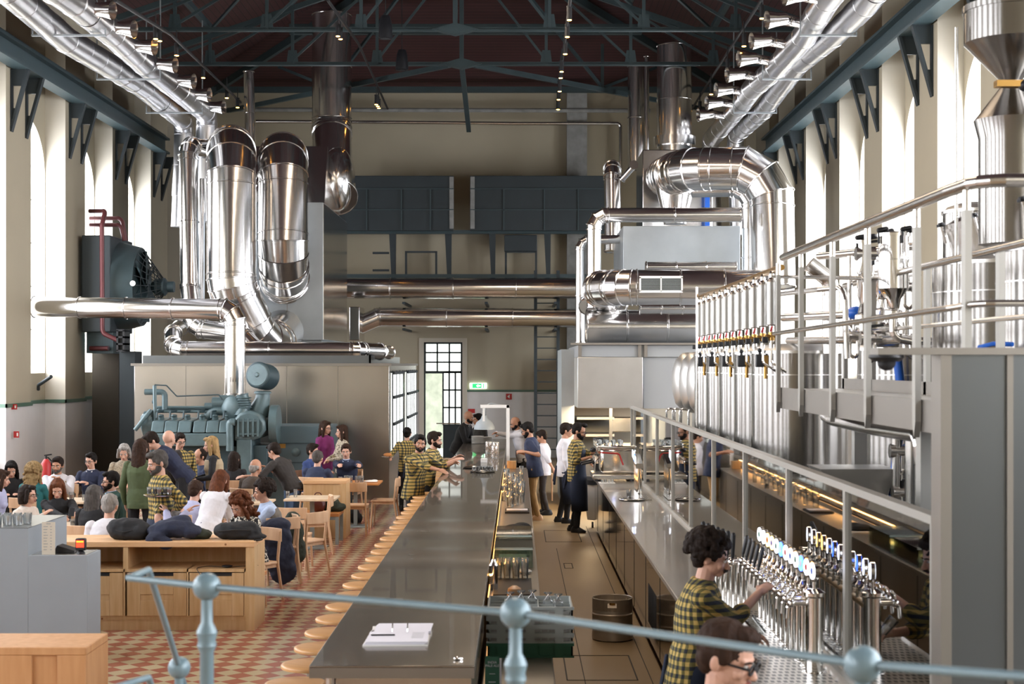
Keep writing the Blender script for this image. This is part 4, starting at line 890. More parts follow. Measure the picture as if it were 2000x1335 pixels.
b = MB(); b.box(0, .02, 0, 4.95, PZ0, PZ1+.01); b.box(.5, .52, 0, 4.95, PZ0, PZ1+.08); b.box(0, .52, 4.93, 4.95, PZ0, PZ1); b.obj('fascia', 'trim_steel', r, smooth=0)
py_ = [2900*PX/d-6.62 for d in (909, 788, 691, 622, 560, 515)]; py_[0] = max(py_[0], .02)
for y in py_:
    b = MB(); b.box(-.035, -.005, y-.03, y+.03, PZ0+.05, RT-.12); b.prism([(y-.03, PZ0+.05), (y+.03, PZ0+.05), (y, PZ0-.03)], -.035, -.005, 'yz'); b.obj('post', 'post_steel', r, smooth=0)
    b = MB(); b.cyl((-.02, y, RT-.12), (-.02, y, RT-.03), .018); b.obj('rail_bracket', 'rail_steel', r)
for y in (1.2, 2.6, 4.0, 4.9):
    b = MB(); b.box(.5, .53, y-.03, y+.03, PZ0, RT-.2); b.obj('post', 'post_steel', r, smooth=0)
b = MB(); b.tube([(1.4, -.1, RT), (.0, -.1, RT), (-.02, .3, RT), (-.02, 4.6, RT)], .03, 14, .15); b.obj('handrail', 'rail_steel', r)
b = MB(); b.tube([(1.4, -.1, 2.99), (.0, -.1, 2.99), (-.045, .2, 2.98), (-.045, 4.85, 2.96)], .016, 12, .1); b.obj('mid_rail', 'rail_steel', r)
b = MB(); b.tube([(.5, 0, RT-.2), (.5, 4.85, RT-.2)], .022, 12); b.tube([(.5, 0, 2.96), (.5, 4.85, 2.96)], .014, 10); b.obj('rear_rail', 'rail_steel', r)
for px, yy in ((1679, 11.3), (1811, 8.2)):
    b = MB(); x = gx(px, yy)-PX; b.box(x-.05, x+.05, yy-6.62-.05, yy-6.62+.05, 0, PZ0+.02); b.obj('support_column', 'post_steel', r, smooth=0)
b = MB(); b.tube([at(1612, 812, 12), at(1625, 820, 11.8), at(1700, 836, 10.2), at(1795, 850, 8.9), at(1800, 905, 8.9)], .045, 16, .15); b.obj('drain_pipe', 'rail_steel', label='polished pipe slung under the brewery platform', cat='pipe')

# ------------------------------------------------------------------ brewery vessels
def tank(x, y, rad, zb, zt, label, dome=.08, name='brewing_tank', manway=None, group=None):
    r = empty(name, (x, y, 0), label=label, cat='tank', group=group)
    b = MB(); b.lathe([(rad, zb), (rad, zt)], n=48, close=False); b.lathe([(rad*.1, zb-.35), (rad, zb)], n=48, close=False); b.obj('shell', 'tank_steel', r, smooth=30)
    b = MB(); b.lathe([(rad+.012, zt-.012), (rad+.012, zt+.012), (rad, zt+.015)], n=48, close=False); b.lathe([(rad+.004, zt-.2), (rad+.004, zt-.192)], n=48, close=False); b.obj('rim', 'brass' if False else 'steel', r)
    b = MB(); b.lathe([(rad, zt), (rad*.9, zt+dome*.55), (rad*.6, zt+dome*.9), (rad*.12, zt+dome), (.001, zt+dome)], n=48, close=False); b.obj('domed_lid', 'satin_steel', r, smooth=60)
    for k in range(3):
        t = k*2.1+.5; b = MB(); b.cyl((rad*.8*math.cos(t), rad*.8*math.sin(t), 0), (rad*.8*math.cos(t), rad*.8*math.sin(t), zb), .03); b.obj('leg', 'steel', r)
    if manway:
        mx, my, mz, mr, tl = manway; ax = Vector((-math.sin(tl), 0, math.cos(tl)))
        b = MB(); b.lathe([(mr, -.12), (mr, .07), (mr+.012, .07), (mr+.012, .09), (mr, .09), (mr, .12), (mr*.6, .15), (.001, .16)], (mx, my, mz), 32, ax, close=False); b.obj('manway', 'rail_steel', r)
        u = ax.orthogonal().normalized(); v = ax.cross(u)
        for k in range(4):
            t = k*math.pi/2+.5; p = Vector((mx, my, mz))+(u*math.cos(t)+v*math.sin(t))*(mr+.025)
            b = MB(); b.cyl(p, p+ax*.13, .01); b.obj('bolt', 'rail_steel', r)
            b = MB(); q = p+ax*.13; b.bar(q-u*.04, q+u*.04, .018); b.bar(q-v*.03, q+v*.03, .018); b.cyl(q, q+ax*.02, .02); b.obj('wing_knob', 'black', r)
    return r
for k, y in enumerate((13.1, 14.15, 15.2, 16.25, 17.3)):
    tank(2.49, y, .42, 1.2, 2.83, 'upright steel serving tank in the row behind glass, '+('nearest the platform', 'second from the platform', 'third from the platform', 'fourth from the platform', 'fifth, next to the horizontal tanks')[k], group='upright serving tanks')
b0 = None
for k, y in enumerate((18.35, 19.2, 20.1)):
    r = empty('horizontal_tank', (2.1, y, 2.49), label='small horizontal steel tank with bulging end, %s of the three beyond the uprights' % ('nearest', 'middle', 'farthest')[k], cat='tank', group='horizontal tanks')
    b = MB(); b.lathe([(.001, -.0), (.16, .01), (.3, .05), (.385, .13), (.4, .2), (.4, 1.6)], (0, 0, 0), 40, (1, 0, 0)); b.obj('shell', 'satin_steel', r, smooth=50)
    b = MB(); b.box(.3, .4, -.25, .25, -2.49, -.35); b.box(1.2, 1.3, -.25, .25, -2.49, -.35); b.obj('cradle', 'post_steel', r, smooth=0)
tank(3.02, 11.4, .4, 1.35, 2.84, 'steel tank standing behind the middle of the platform', group=None)
tank(3.38, 10.4, .46, 1.3, 3.42, 'tall wide steel tank behind platform with a tilted manway lid', manway=(-.18, -.1, 3.62, .2, .25))
tank(3.56, 9.1, .6, 1.3, 3.42, 'largest steel tank at the right edge with a tilted manway lid', manway=(-.28, -.2, 3.64, .19, .25))
tank(3.75, 12.0, .3, 2.2, 3.95, 'narrow steel drum vessel rising behind the two big tanks')
r = empty('mash_hopper', (3.2, 9.6, 3.5), label='tall steel pipe and double cone hopper at the top right corner', cat='hopper')
b = MB(); b.lathe([(.21, 0), (.21, .68), (.24, .8), (.07, 1.02), (.07, 1.05), (.3, 1.3), (.3, 1.5), (.31, 1.5), (.31, 1.54), (.001, 1.54)], n=40); b.obj('body', 'tank_steel', r, smooth=25)
b = MB(); b.box(-.2, .1, -.32, -.25, .96, 1.0); b.obj('lamp_strip', 'brass', r); b = MB(); b.caps((-.02, -.3, .97), (.08, -.3, .97), .04); b.obj('knob', 'black', r)
b = MB(); b.cyl((-.36, 0, -.3), (-.36, 0, 1.4), .012); b.obj('side_pipe', 'steel', r)
def vessel(px, Y, rad, py0, py1, label):
    q = at(px, py1, Y); H = gz(py0, Y)-q.z; r = empty('filter_vessel', q, label=label, cat='vessel')
    b = MB(); b.lathe([(.02, -.1), (.04, -.08), (rad*.5, -.02), (rad, .05), (rad, H), (rad+.012, H), (rad+.012, H+.02), (rad*.9, H+.03)], n=28); b.obj('body', 'chrome', r, smooth=30)
    b = MB(); b.lathe([(rad+.006, H*.6), (rad+.006, H*.62)], n=28, close=False); b.obj('band', 'steel', r)
    for k in range(4): t = k*math.pi/2+.3; b = MB(); b.caps((rad*1.1*math.cos(t), rad*1.1*math.sin(t), H+.04), (rad*1.1*math.cos(t)+.05, rad*1.1*math.sin(t), H+.05), .016); b.cyl((rad*1.1*math.cos(t), rad*1.1*math.sin(t), H-.05), (rad*1.1*math.cos(t), rad*1.1*math.sin(t), H+.04), .008); b.obj('wing_nut', 'black', r)
    b = MB(); b.tube([(0, 0, -.08), (0, 0, -.28), (.12, 0, -.3), (.25, 0, -.3)], .028, 12, .08); b.obj('outlet_pipe', 'rail_steel', r)
    b = MB(); b.lathe([(.045, -.14), (.06, -.13), (.06, -.1), (.045, -.09)], n=18); b.obj('clamp', 'rail_steel', r)
vessel(1745, 9.9, .1, 462, 578, 'polished steel filter vessel with black wing nuts behind platform rail')
vessel(1686, 10.6, .045, 475, 588, 'slim polished filter tube left of the bigger filter vessel')
vessel(1722, 11.2, .07, 505, 580, 'small polished filter vessel between the slim tube and big one')
pp = [([(1510, 540, 12), (1690, 543, 9.2), (1690, 590, 9.2)], .014, 'upper thin pipe behind the platform rail'),
      ([(1515, 575, 14), (1600, 470+95, 11), (1650, 560, 10.6), (1655, 700, 10.6)], .02, 'bent pipe dropping between first platform posts'),
      ([(1580, 515, 12.6), (1622, 548, 12.6), (1622, 690, 12.6)], .07, 'thick upright pipe behind the second platform post'),
      ([(1530, 620, 13), (1720, 610, 11.5), (1760, 640, 11.5)], .035, 'middle horizontal pipe behind mid rail'),
      ([(1540, 665, 13), (1780, 662, 10)], .03, 'lower horizontal pipe behind platform posts'),
      ([(1660, 500, 11), (1660, 640, 11), (1700, 650, 11)], .02, 'thin upright elbow pipe near slim filter tube'),
      ([(1770, 600, 11), (1770, 690, 11), (1800, 700, 11)], .03, 'upright elbow pipe right of the big filter vessel'),
      ([(1600, 500, 12), (1700, 490, 11), (1790, 480, 10.8)], .03, 'sloping pipe high behind platform rail'),
      ([(1361, 560, 16.6), (1361, 700, 16.6), (1361, 860, 16.6)], .012, 'very thin upright standing left of the beer risers'),
      ([(1765, 840, 11), (1765, 1420, 11)], .02, 'thin upright pipe below platform right'),
      ([(1750, 850, 10.4), (1750, 980, 10.4)], .03, 'medium upright pipe below platform'),
      ([(1782, 840, 10), (1782, 1030, 10)], .05, 'thick upright pipe below platform near the column')]
for pts, rad, lb in pp: b = MB(); b.tube([at(*p) for p in pts], rad, 12, .12); b.obj('brewery_pipe', 'rail_steel', label='polished brewery pipe, '+lb, cat='pipe')
for (px, py, Y_, w) in ((1668, 655, 10.8, 'lower left'), (1700, 660, 10.2, 'lower middle'), (1735, 640, 11, 'under the big filter vessel'), (1690, 495, 10.6, 'top of slim filter tube'), (1775, 560, 10.9, 'right of big filter vessel'), (1757, 880, 10.4, 'below the platform'), (1762, 960, 10.4, 'near the counter level')):
    q = at(px, py, Y_); r = empty('pipe_valve', q, label='steel pipe valve with handle, '+w, cat='valve'); b = MB(); b.cyl((-.05, 0, 0), (.05, 0, 0), .035); b.lathe([(.05, -.02), (.05, .02)], (-.05, 0, 0), 16, (1, 0, 0)); b.lathe([(.05, -.02), (.05, .02)], (.05, 0, 0), 16, (1, 0, 0)); b.obj('body', 'rail_steel', r)
    b = MB(); b.cyl((0, 0, 0), (0, 0, .08), .012); b.bar((0, 0, .08), (.09, 0, .09), .02); b.obj('handle', 'black' if Y_ < 10.7 else 'steel', r)
    for k in range(2): b = MB(); b.tube([(.03-.06*k, 0, -.02), (.03-.06*k, 0, -.14), (.0, 0, -.16)], .014, 8); b.obj('drain_leg', 'rail_steel', r)
b = MB(); b.tube([at(1752, 690, 10.5), at(1760, 760, 10.5), at(1758, 830, 10.5), at(1750, 900, 10.5), at(1742, 1000, 10.5), at(1740, 1080, 10.5)], .033, 14, .3); b.obj('blue_hose', 'blue_hose', label='thick bright blue hose hanging below the brewery platform', cat='hose')
b = MB(); b.ell(at(1672, 611, 10.9), (.07, .07, .05)); b.obj('pump_cover', 'blue_hose', label='small blue pump cover among brewery pipes', cat='pump')
b = MB(); b.tube([at(1912, 678, 9), at(1940, 671, 8.9), at(1978, 672, 8.8)], .014, 8); b.obj('thin_hose', 'blue_hose', label='thin pale blue hose lying atop the cold panel behind the trim', cat='hose')
b = MB(); q = at(1668, 912, 10.6); b.add([(-.28, -.2, 0), (.26, -.2, 0), (.26, .3, 0), (-.28, .3, 0), (.05, -.05, -.42), (.14, -.05, -.42), (.14, .1, -.42), (.05, .1, -.42)], [(0, 1, 5, 4), (1, 2, 6, 5), (2, 3, 7, 6), (3, 0, 4, 7), (4, 5, 6, 7), (0, 3, 2, 1)]); o = b.obj('feed_funnel', 'satin_steel', smooth=0, label='grey square steel funnel hanging behind the glass screen', cat='funnel'); o.location = q
# beer risers in a row, all hanging from one header pipe
HX = 2.1
hz = 3.5
b = MB(); b.tube([(HX+.02, 17.4, hz), (HX+.02, 11.9, hz)], .026, 14); b.obj('header_pipe', 'brass', label='long golden reflecting header pipe above the beer risers', cat='pipe')
ri = None
for k in range(12):
    y = 12.25+k*.44; lab = 'insulated white-steel beer riser with brass valve, %s' % ('nearest the camera' if k == 0 else ('last, farthest from the camera' if k == 11 else ordn(k)+' from the camera end'))
    if ri is None:
        ri = r = empty('beer_riser', (HX, y, 0), label=lab, cat='beer riser', group='beer risers in a row')
        b = MB(); b.lathe([(.02, 3.04), (.04, 3.05), (.04, 3.40), (.02, 3.42)], n=20); b.obj('sleeve', 'sleeve_steel', r)
        b = MB(); b.tube([(0, 0, 3.41), (0, 0, 3.47), (.02, 0, 3.5)], .022, 12); b.lathe([(.03, 3.41), (.035, 3.425), (.03, 3.44)], n=16); b.obj('elbow', 'chrome', r)
        b = MB(); b.cyl((0, 0, 2.86), (0, 0, 3.05), .021); b.obj('glass_tube', 'chrome', r)
        b = MB(); b.cyl((0, 0, 2.92), (0, 0, 2.99), .027); b.cyl((-.05, -.01, 2.955), (.03, -.01, 2.955), .016); b.obj('valve', 'brass', r)
        b = MB(); b.box(-.08, -.035, -.03, .02, 2.90, 2.95); b.obj('knob', 'black', r, bev=.005)
        b = MB(); b.caps((-.012, -.024, 3.0), (-.002, -.024, 3.03), .01, n=8); b.obj('red_tag', 'red', r)
        b = MB(); b.tube([(0, 0, 2.87), (.0, 0, 2.74), (.12, 0, 2.66)], .01, 8); b.obj('line', 'chrome', r)
    else: copytree(ri, None, (HX, y, 0), None, lab)
ac = None
for k in range(5):
    y = 13.1+k*1.05-.25; lab = 'black actuator box on the shoulder of the %s upright tank' % ordn(k)
    if ac is None:
        ac = r = empty('valve_actuator', (2.1, y, 2.7), label=lab, cat='actuator', group='black actuator boxes'); b = MB(); b.box(-.035, .03, -.03, .03, 0, .11); b.obj('housing', 'black', r, bev=.008)
        b = MB(); b.cyl((0, 0, .11), (0, 0, .13), .012); b.ell((0, 0, .145), (.02, .02, .02)); b.obj('position_knob', 'black', r)
        b = MB(); b.box(.03, .07, -.02, .02, .02, .1); b.cyl((.05, 0, -.1), (.05, 0, .05), .015); b.obj('mount', 'brass', r)
    else: copytree(ac, None, (2.1, y, 2.7), None, lab)
for k, px in enumerate((1302, 1314, 1328, 1345)):
    Yk = 21.5-k*.8; b = MB(); q = at(px, 798, Yk); q2 = at(px, 870, Yk); q2.z = 0
    b.tube([q2, q, q+Vector((.12, 0, 0)), at(px+16, 870, Yk)], .015, 10, .05); b.obj('steam_pipe', 'rail_steel', label='arched thin steel pipe over glass screen, %s of four from the kitchen' % ordn(k), cat='pipe', group='arched thin pipes')
b = MB(); b.box(2.64, 3.1, 6.9, 12, .82, .88); b.box(2.68, 3.05, 6.95, 11.9, 0, .82); b.obj('brewers_bench', 'work_steel', smooth=0, label='dark steel bench behind the glass screen under the tanks', cat='bench')
# ------------------------------------------------------------------ main bar and stools
BX0, BX1, BZ, BY0, BY1 = -1.12, -.23, 1.10, 8.0, 32.5
r = empty('bar_counter', (BX0, BY0, 0), label='very long dark steel bar counter running down the middle of the hall', cat='bar')
b = MB(); b.box(0, BX1-BX0, 0, BY1-BY0, BZ-.012, BZ); b.obj('bar_top', 'bar_steel', r, bev=.003)
b = MB(); b.box(0, BX1-BX0, 0, BY1-BY0, BZ-.068, BZ-.0121); b.obj('edge_apron', 'bar_edge', r, smooth=0)
b = MB(); b.box(BX1-BX0-.02, BX1-BX0-.005, 3.4, BY1-BY0-6, BZ-.085, BZ-.07); b.obj('led_strip', 'warm_strip', r, smooth=0)
b = MB(); b.box(.14, BX1-BX0-.02, .06, BY1-BY0, 0, BZ-.068); b.obj('front_panel', 'clad_steel', r, smooth=0)
b = MB()
for k in range(11): b.cyl((.1, .12+k*2.4, 0), (.1, .12+k*2.4, BZ-.068), .03)
b.tube([(.0, .1, .22), (.0, 24.3, .22)], .022, 10)
for k in range(11): b.cyl((.1, .12+k*2.4, .22), (0, .12+k*2.4, .22), .014)
b.obj('foot_rail', 'rail_steel', r)
st = None; ns = 39
for k in range(ns):
    y = 8.6+k*.592
    if k == 0: lab = 'round wooden bar stool at the near end of the bar, partly cut off'
    elif k < 22: lab = 'round wooden bar stool, %s from the near end of bar' % ordn(k)
    elif k == ns-1: lab = 'round wooden bar stool at the far end of bar by the door'
    else: lab = 'round wooden bar stool beyond the two waiters, %s counting away from them' % ordn(k-22)
    if st is None:
        st = r = empty('bar_stool', (-1.365, y, 0), label=lab, cat='bar stool', group='bar stools along the counter')
        b = MB(); b.lathe([(.17, .722), (.192, .728), (.195, .742), (.19, .752), (.17, .757)], n=36); b.obj('seat', 'stool_wood', r, smooth=50)
        b = MB(); b.cyl((0, 0, .03), (0, 0, .722), .024); b.lathe([(.07, .71), (.1, .722)], n=20); b.obj('post', 'post_steel', r)
        b = MB(); b.lathe([(.17, 0), (.17, .012), (.03, .03)], n=28); b.obj('base', 'post_steel', r)
        b = MB()
        for j in range(18): a0, a1 = 2*math.pi*j/18, 2*math.pi*(j+1)/18; b.cyl((.13*math.cos(a0), .13*math.sin(a0), .3), (.13*math.cos(a1), .13*math.sin(a1), .3), .009, n=8)
        b.bar((-.13, 0, .3), (.13, 0, .3), .012); b.obj('foot_ring', 'rail_steel', r)
    else: copytree(st, None, (-1.365+random.uniform(-.012, .012), y, 0), random.uniform(-.5, .5), lab)
WX0, WX1, WZ = BX1+.005, .18, .90
r = empty('bar_work_counter', (WX0, 11.3, 0), label='steel work counter on the staff side of the bar', cat='counter')
b = MB(); b.box(0, WX1-WX0, 0, 15, WZ-.04, WZ); b.obj('worktop', 'work_steel', r, bev=.004); b = MB(); b.box(.01, WX1-WX0-.02, .02, 14.9, .08, WZ-.04); b.obj('body', 'work_steel', r, smooth=0)
b = MB(); b.box(0, .012, 0, 15, WZ, WZ+.05); b.obj('upstand', 'warm_strip', r, smooth=0) if False else b.obj('upstand', 'work_steel', r, smooth=0)
b = MB()
for k in range(11): y = .6+k*1.35; b.box(WX1-WX0-.021, WX1-WX0-.016, y-.004, y+.004, .1, WZ-.06)
b.obj('door_joint', 'rubber', r, smooth=0)
r = empty('low_cabinet', (WX0, 7.7, 0), label='low dark steel cabinet at the near end behind the bar', cat='cabinet'); b = MB(); b.box(0, .47, 0, 3.5, 0, .70); b.obj('body', 'work_steel', r, bev=.01); b = MB(); b.box(0, .47, -.0, .012, .1, .6); b.obj('door', 'mirror_front', r, smooth=0)
# service hatches in the aisle floor
for k, (px, py, Y_) in enumerate(((1170, 1303, 13.35), (1098, 1046, 23.6), (1110, 1104, 20.1))):
    q = Vector((gx(px, Y_), Y_, 0)); w_, d_ = ((.31, .55), (.28, .8), (.06, .25))[k]; b = MB()
    for a in ((-w_, -w_+.012, -d_, d_), (w_-.012, w_, -d_, d_), (-w_, w_, -d_, -d_+.012), (-w_, w_, d_-.012, d_)): b.box(a[0], a[1], a[2], a[3], .001, .004)
    o = b.obj('floor_hatch', 'rubber', smooth=0, label=('large', 'middle', 'small')[k]+' rectangular hatch outline in the brown aisle floor', cat='hatch'); o.location = q
b = MB(); b.box(-.004, .004, 0, 19, .001, .003); b.box(-.58, -.572, 0, 16, .001, .003); b.obj('floor_seam', 'rubber', smooth=0, label='thin dark seam lines in the brown aisle floor', cat='floor seam').location = (1.16, 6, 0)

# ------------------------------------------------------------------ small wares
def cup(name, loc, rad, h, label, fill=None, lvl=.6, group=None, cat='glass', parent=None):
    r = empty(name, loc, label=label, cat=cat, group=group)
    b = MB(); b.lathe([(rad*.82, .002), (rad, h), (rad-.003, h), (rad*.8, .008), (.001, .008)], n=20, close=False); b.lathe([(rad*.82, .002), (.001, .002)], n=20, close=False); b.obj('glass_wall', 'cup_glass', r, smooth=50)
    if fill: b = MB(); b.lathe([(rad*.78, .009), (rad*.8+(rad*.16)*lvl, h*lvl)], n=18); b.obj('drink', fill, r)
    return r
def tray(loc, rad, label, name='serving_tray'):
    b = MB(); b.lathe([(.001, .004), (rad*.9, .004), (rad, .018), (rad+.004, .016), (rad*.91, .0), (.001, .0)], n=40, close=False); o = b.obj(name, 'tray_steel', label=label, cat='tray', smooth=50); o.location = loc; return o
tray((-.52, 22.4, BZ), .2, 'round steel tray on the bar carrying seven dark red glasses'); tray((-.66, 23.3, BZ), .2, 'empty round steel tray on the bar behind the loaded one')
c0 = None
for k in range(7):
    q = (-.66+.046*k, 22.4+.03*(k % 2)-.01, BZ+.018); lab = 'small glass of dark red beer on bar tray, %s from the left' % ordn(k)
    if c0 is None: c0 = cup('tasting_glass', q, .024, .07, lab, 'beer_dark', .85, 'tasting glasses on the bar tray')
    else: copytree(c0, None, q, None, lab)
# ring binder lying open near the front
r = empty('ring_binder', (-.70, 8.86, BZ), label='open white ring binder with papers and a black pen on the near bar', cat='binder')
b = MB(); b.prism([(-.19, .3), (.17, .34), (.19, .02), (-.17, -.02)], .0, .008, 'xy'); b.obj('cover', 'white', r)
b = MB(); b.prism([(-.185, .01+.15), (.18, .03+.15), (.185, -.30), (-.19, -.32)], 0, .008, 'xy'); b.obj('front_cover', 'white', r)
b = MB()
for k in range(5): b.prism([(-.17+.004*k, .32), (.17+.003*k, .33), (.18, .05), (-.16, .03)], .008+k*.003, .0105+k*.003, 'xy')
b.obj('upper_papers', 'paper', r, smooth=0); b = MB()
for k in range(6): b.prism([(-.18, .02), (.17, .03), (.165+.004*k, -.30), (-.185+.003*k, -.31)], .008+k*.003, .0105+k*.003, 'xy')
b.obj('lower_papers', 'paper', r, smooth=0)
for x in (-.045, .045):
    b = MB(); p = [(x, .03+.035*math.cos(t), .01+.062*math.sin(t)) for t in [math.pi*j/10 for j in range(11)]]; b.tube(p, .0035, 8, .01); b.obj('ring', 'chrome', r)
b = MB(); b.cyl((-.16, -.12, .031), (-.02, -.115, .031), .0045); b.obj('pen', 'black', r)
b = MB()
for k in range(5): b.box(.08, .15, -.02-.04*k-.004, -.02-.04*k, .026, .0268)
b.obj('printed_lines', 'plastic_grey', r, smooth=0)
b = MB(); b.ell((0, 0, .01), (.02, .014, .01)); b.bar((0, 0, .008), (.03, .01, .008), .008); o = b.obj('bottle_cap_opener', 'chrome', label='tiny metal clip lying at the near right corner of the bar', cat='clip'); o.location = (-.33, 8.15, BZ)
# far-end bar wares
for k, (px, py, Y_, hh) in enumerate(((933, 862, 30.5, .16), (950, 859, 30.8, .14), (962, 872, 29, .12))):
    q = Vector((gx(px, Y_), Y_, BZ)); b = MB(); n_ = int(hh/.016)
    for j in range(n_): b.lathe([(.07, j*.016), (.13, j*.016+.01), (.13, j*.016+.013), (.08, j*.016+.006)], n=24)
    o = b.obj('plate_stack', 'white', label=('tall stack of pale plates on far bar, left', 'stack of pale plates on the far bar, under the lamp', 'low stack of pale dishes on the far bar, front')[k], cat='plates'); o.location = q
for k, (px, py, Y_) in enumerate(((954, 890, 27.2), (968, 888, 27.0), (966, 900, 25.8))):
    q = Vector((gx(px, Y_), Y_, BZ)); r = empty('cork_jar', q, label='glass jar packed with pinkish corks on the bar, '+('left', 'right', 'front')[k], cat='jar')
    b = MB(); b.lathe([(.055, 0), (.06, .02), (.06, .2), (.05, .22)], n=20, close=False); b.obj('jar_glass', 'cup_glass', r, smooth=50)
    b = MB()
    for j in range(26): t = j*2.4; b.ell((.04*math.cos(t), .04*math.sin(t), .02+.0065*j), (.018, .018, .013), 8, 6)
    b.obj('corks', 'beech', r)
b = MB(); b.box(-.05, .05, -.05, .05, 0, .07); o = b.obj('napkin_box', 'white', bev=.005, label='small white napkin box on bar behind the loaded tray', cat='box'); o.location = (gx(946, 25), 24.6, BZ)
b = MB(); b.box(-.08, .08, -.08, .08, 0, .14); o = b.obj('wooden_box', 'pine', bev=.005, label='small square wooden box on the staff counter by the jars', cat='box'); o.location = (gx(1000, 27.6), 26.0, WZ)
r = empty('dome_lamp', (gx(946, 28.6), 28.6, BZ), label='large pale grey dome lamp standing over the far bar', cat='lamp')
zl = gz(838, 28.6)-BZ
b = MB(); b.lathe([(.2, zl), (.195, zl+.05), (.15, zl+.14), (.07, zl+.2), (.045, zl+.27)], n=32, close=False); b.obj('shade', 'lamp_grey', r, smooth=60)
b = MB()
for k in range(4): b.lathe([(.03, zl+.27+k*.03), (.045, zl+.285+k*.03), (.03, zl+.3+k*.03)], n=18)
b.obj('neck', 'lamp_grey', r); b = MB(); b.tube([(0, 0, zl+.38), (.1, .1, zl+.5), (.46, .1, zl+.42), (.46, .1, 0)], .018, 10, .08); b.obj('arm', 'lamp_grey', r)
r = empty('serving_gantry', (gx(992, 27), 27, WZ), label='pale square tubular frame standing over the far staff counter', cat='frame')
b = MB(); z_ = gz(790, 27)-WZ; b.box(-.03, .03, -.03, .03, 0, z_); b.box(-.5, .03, -.03, .03, z_-.06, z_); b.obj('tube_frame', 'white', r, bev=.005); b = MB(); b.box(-.46, -.42, -.02, .02, z_-.3, z_); b.obj('hanger', 'white', r)
# staff counter wares
names = [('glass_pitcher', .05, .2), ('glass_bottle', .035, .26), ('tall_glass', .035, .15)]
for k in range(16):
    Y_ = 23.2-k*.28; x = WX0+.06+.1*((k*7) % 4)/1.3; nm, rr, hh = names[k % 3]
    cup(nm, (x, Y_, WZ), rr, hh, 'clear %s on the staff counter, %s back from the clear bins' % (nm.replace('_', ' '), ordn(15-k)), ('beer_dark' if k == 5 else None), .5, 'clear glassware on staff counter')
b = MB(); b.box(-.15, .15, -.22, .22, 0, .02); o = b.obj('black_mat', 'rubber', label='black rubber mat under bottles on staff counter, farther one', cat='mat', smooth=0); o.location = (.0, 18.4, WZ)
b = MB(); b.box(-.13, .13, -.1, .1, .02, .03); o = b.obj('white_board', 'paper', label='white board lying on the farther black rubber mat', cat='board', smooth=0); o.location = (.0, 18.4, WZ)
r = empty('cloth_bundle', (0, 16.2, WZ), label='dark crumpled cloth bundle on a pale tray on staff counter', cat='cloth')
b = MB(); b.box(-.17, .17, -.2, .2, 0, .015); b.obj('tray', 'white', r)
b = MB(); b.ell((0, 0, .04), (.15, .1, .045)); b.ell((.05, .03, .05), (.1, .08, .05)); b.ell((-.08, -.02, .03), (.07, .07, .03)); b.obj('cloth', 'coat_black', r)
for k, Y_ in enumerate((14.75, 13.75)):
    r = empty('clear_bin', (-.03, Y_, WZ), label='clear acrylic ingredient bin on the staff counter, '+('rear one', 'front one')[k], cat='bin')
    b = MB(); b.box(-.17, .17, -.42, -.41, 0, .17); b.box(-.17, .17, .41, .42, 0, .17); b.box(-.17, -.16, -.42, .42, 0, .17); b.box(.16, .17, -.42, .42, 0, .17); b.obj('walls', 'acrylic', r, smooth=0)
    b = MB(); b.box(-.175, .175, -.43, .43, .17, .176); b.obj('lid', 'acrylic', r, smooth=0)
    b = MB(); b.box(-.17, .17, -.43, -.415, .16, .178); b.box(-.14, .12, -.3, .3, .0, .03); b.obj('trim', 'glass_rim', r, smooth=0)
b = MB(); b.box(-.16, .15, -.5, .4, 0, .012); o = b.obj('black_mat', 'rubber', label='ribbed black bar mat with upturned glasses on it, nearer one', cat='mat', smooth=0); o.location = (-.03, 12.2, WZ)
c0 = None
for k in range(8):
    q = (-.16+.075*(k % 4), 12.55+.15*(k//4), WZ+.012); lab = 'tall clear beer glass on the ribbed mat, %s row, %s from the left' % (('front', 'back')[k//4], ordn(k % 4))
    if c0 is None: c0 = cup('beer_glass', q, .034, .16, lab, None, 0, 'beer glasses on the ribbed mat')
    else: copytree(c0, None, q, None, lab)
b = MB(); b.cyl((0, 0, 0), (0, 0, .2), .035); b.lathe([(.036, .2), (.02, .23), (.015, .25)], n=16); o = b.obj('cocktail_shaker', 'chrome', label='tall shiny shaker at the bar side of the ribbed mat', cat='shaker'); o.location = (-.19, 12.0, WZ)
b = MB(); b.ell((0, 0, .02), (.06, .05, .02)); o = b.obj('folded_cloth', 'white', label='small folded white cloth behind the ribbed mat', cat='cloth'); o.location = (.07, 12.95, WZ)
b = MB(); b.lathe([(.05, 0), (.06, .03), (.05, .09), (.02, .11)], n=20); o = b.obj('wooden_block', 'beech', label='rounded beige lid standing behind the plastic crates', cat='block'); o.location = (-.02, 11.5, WZ)
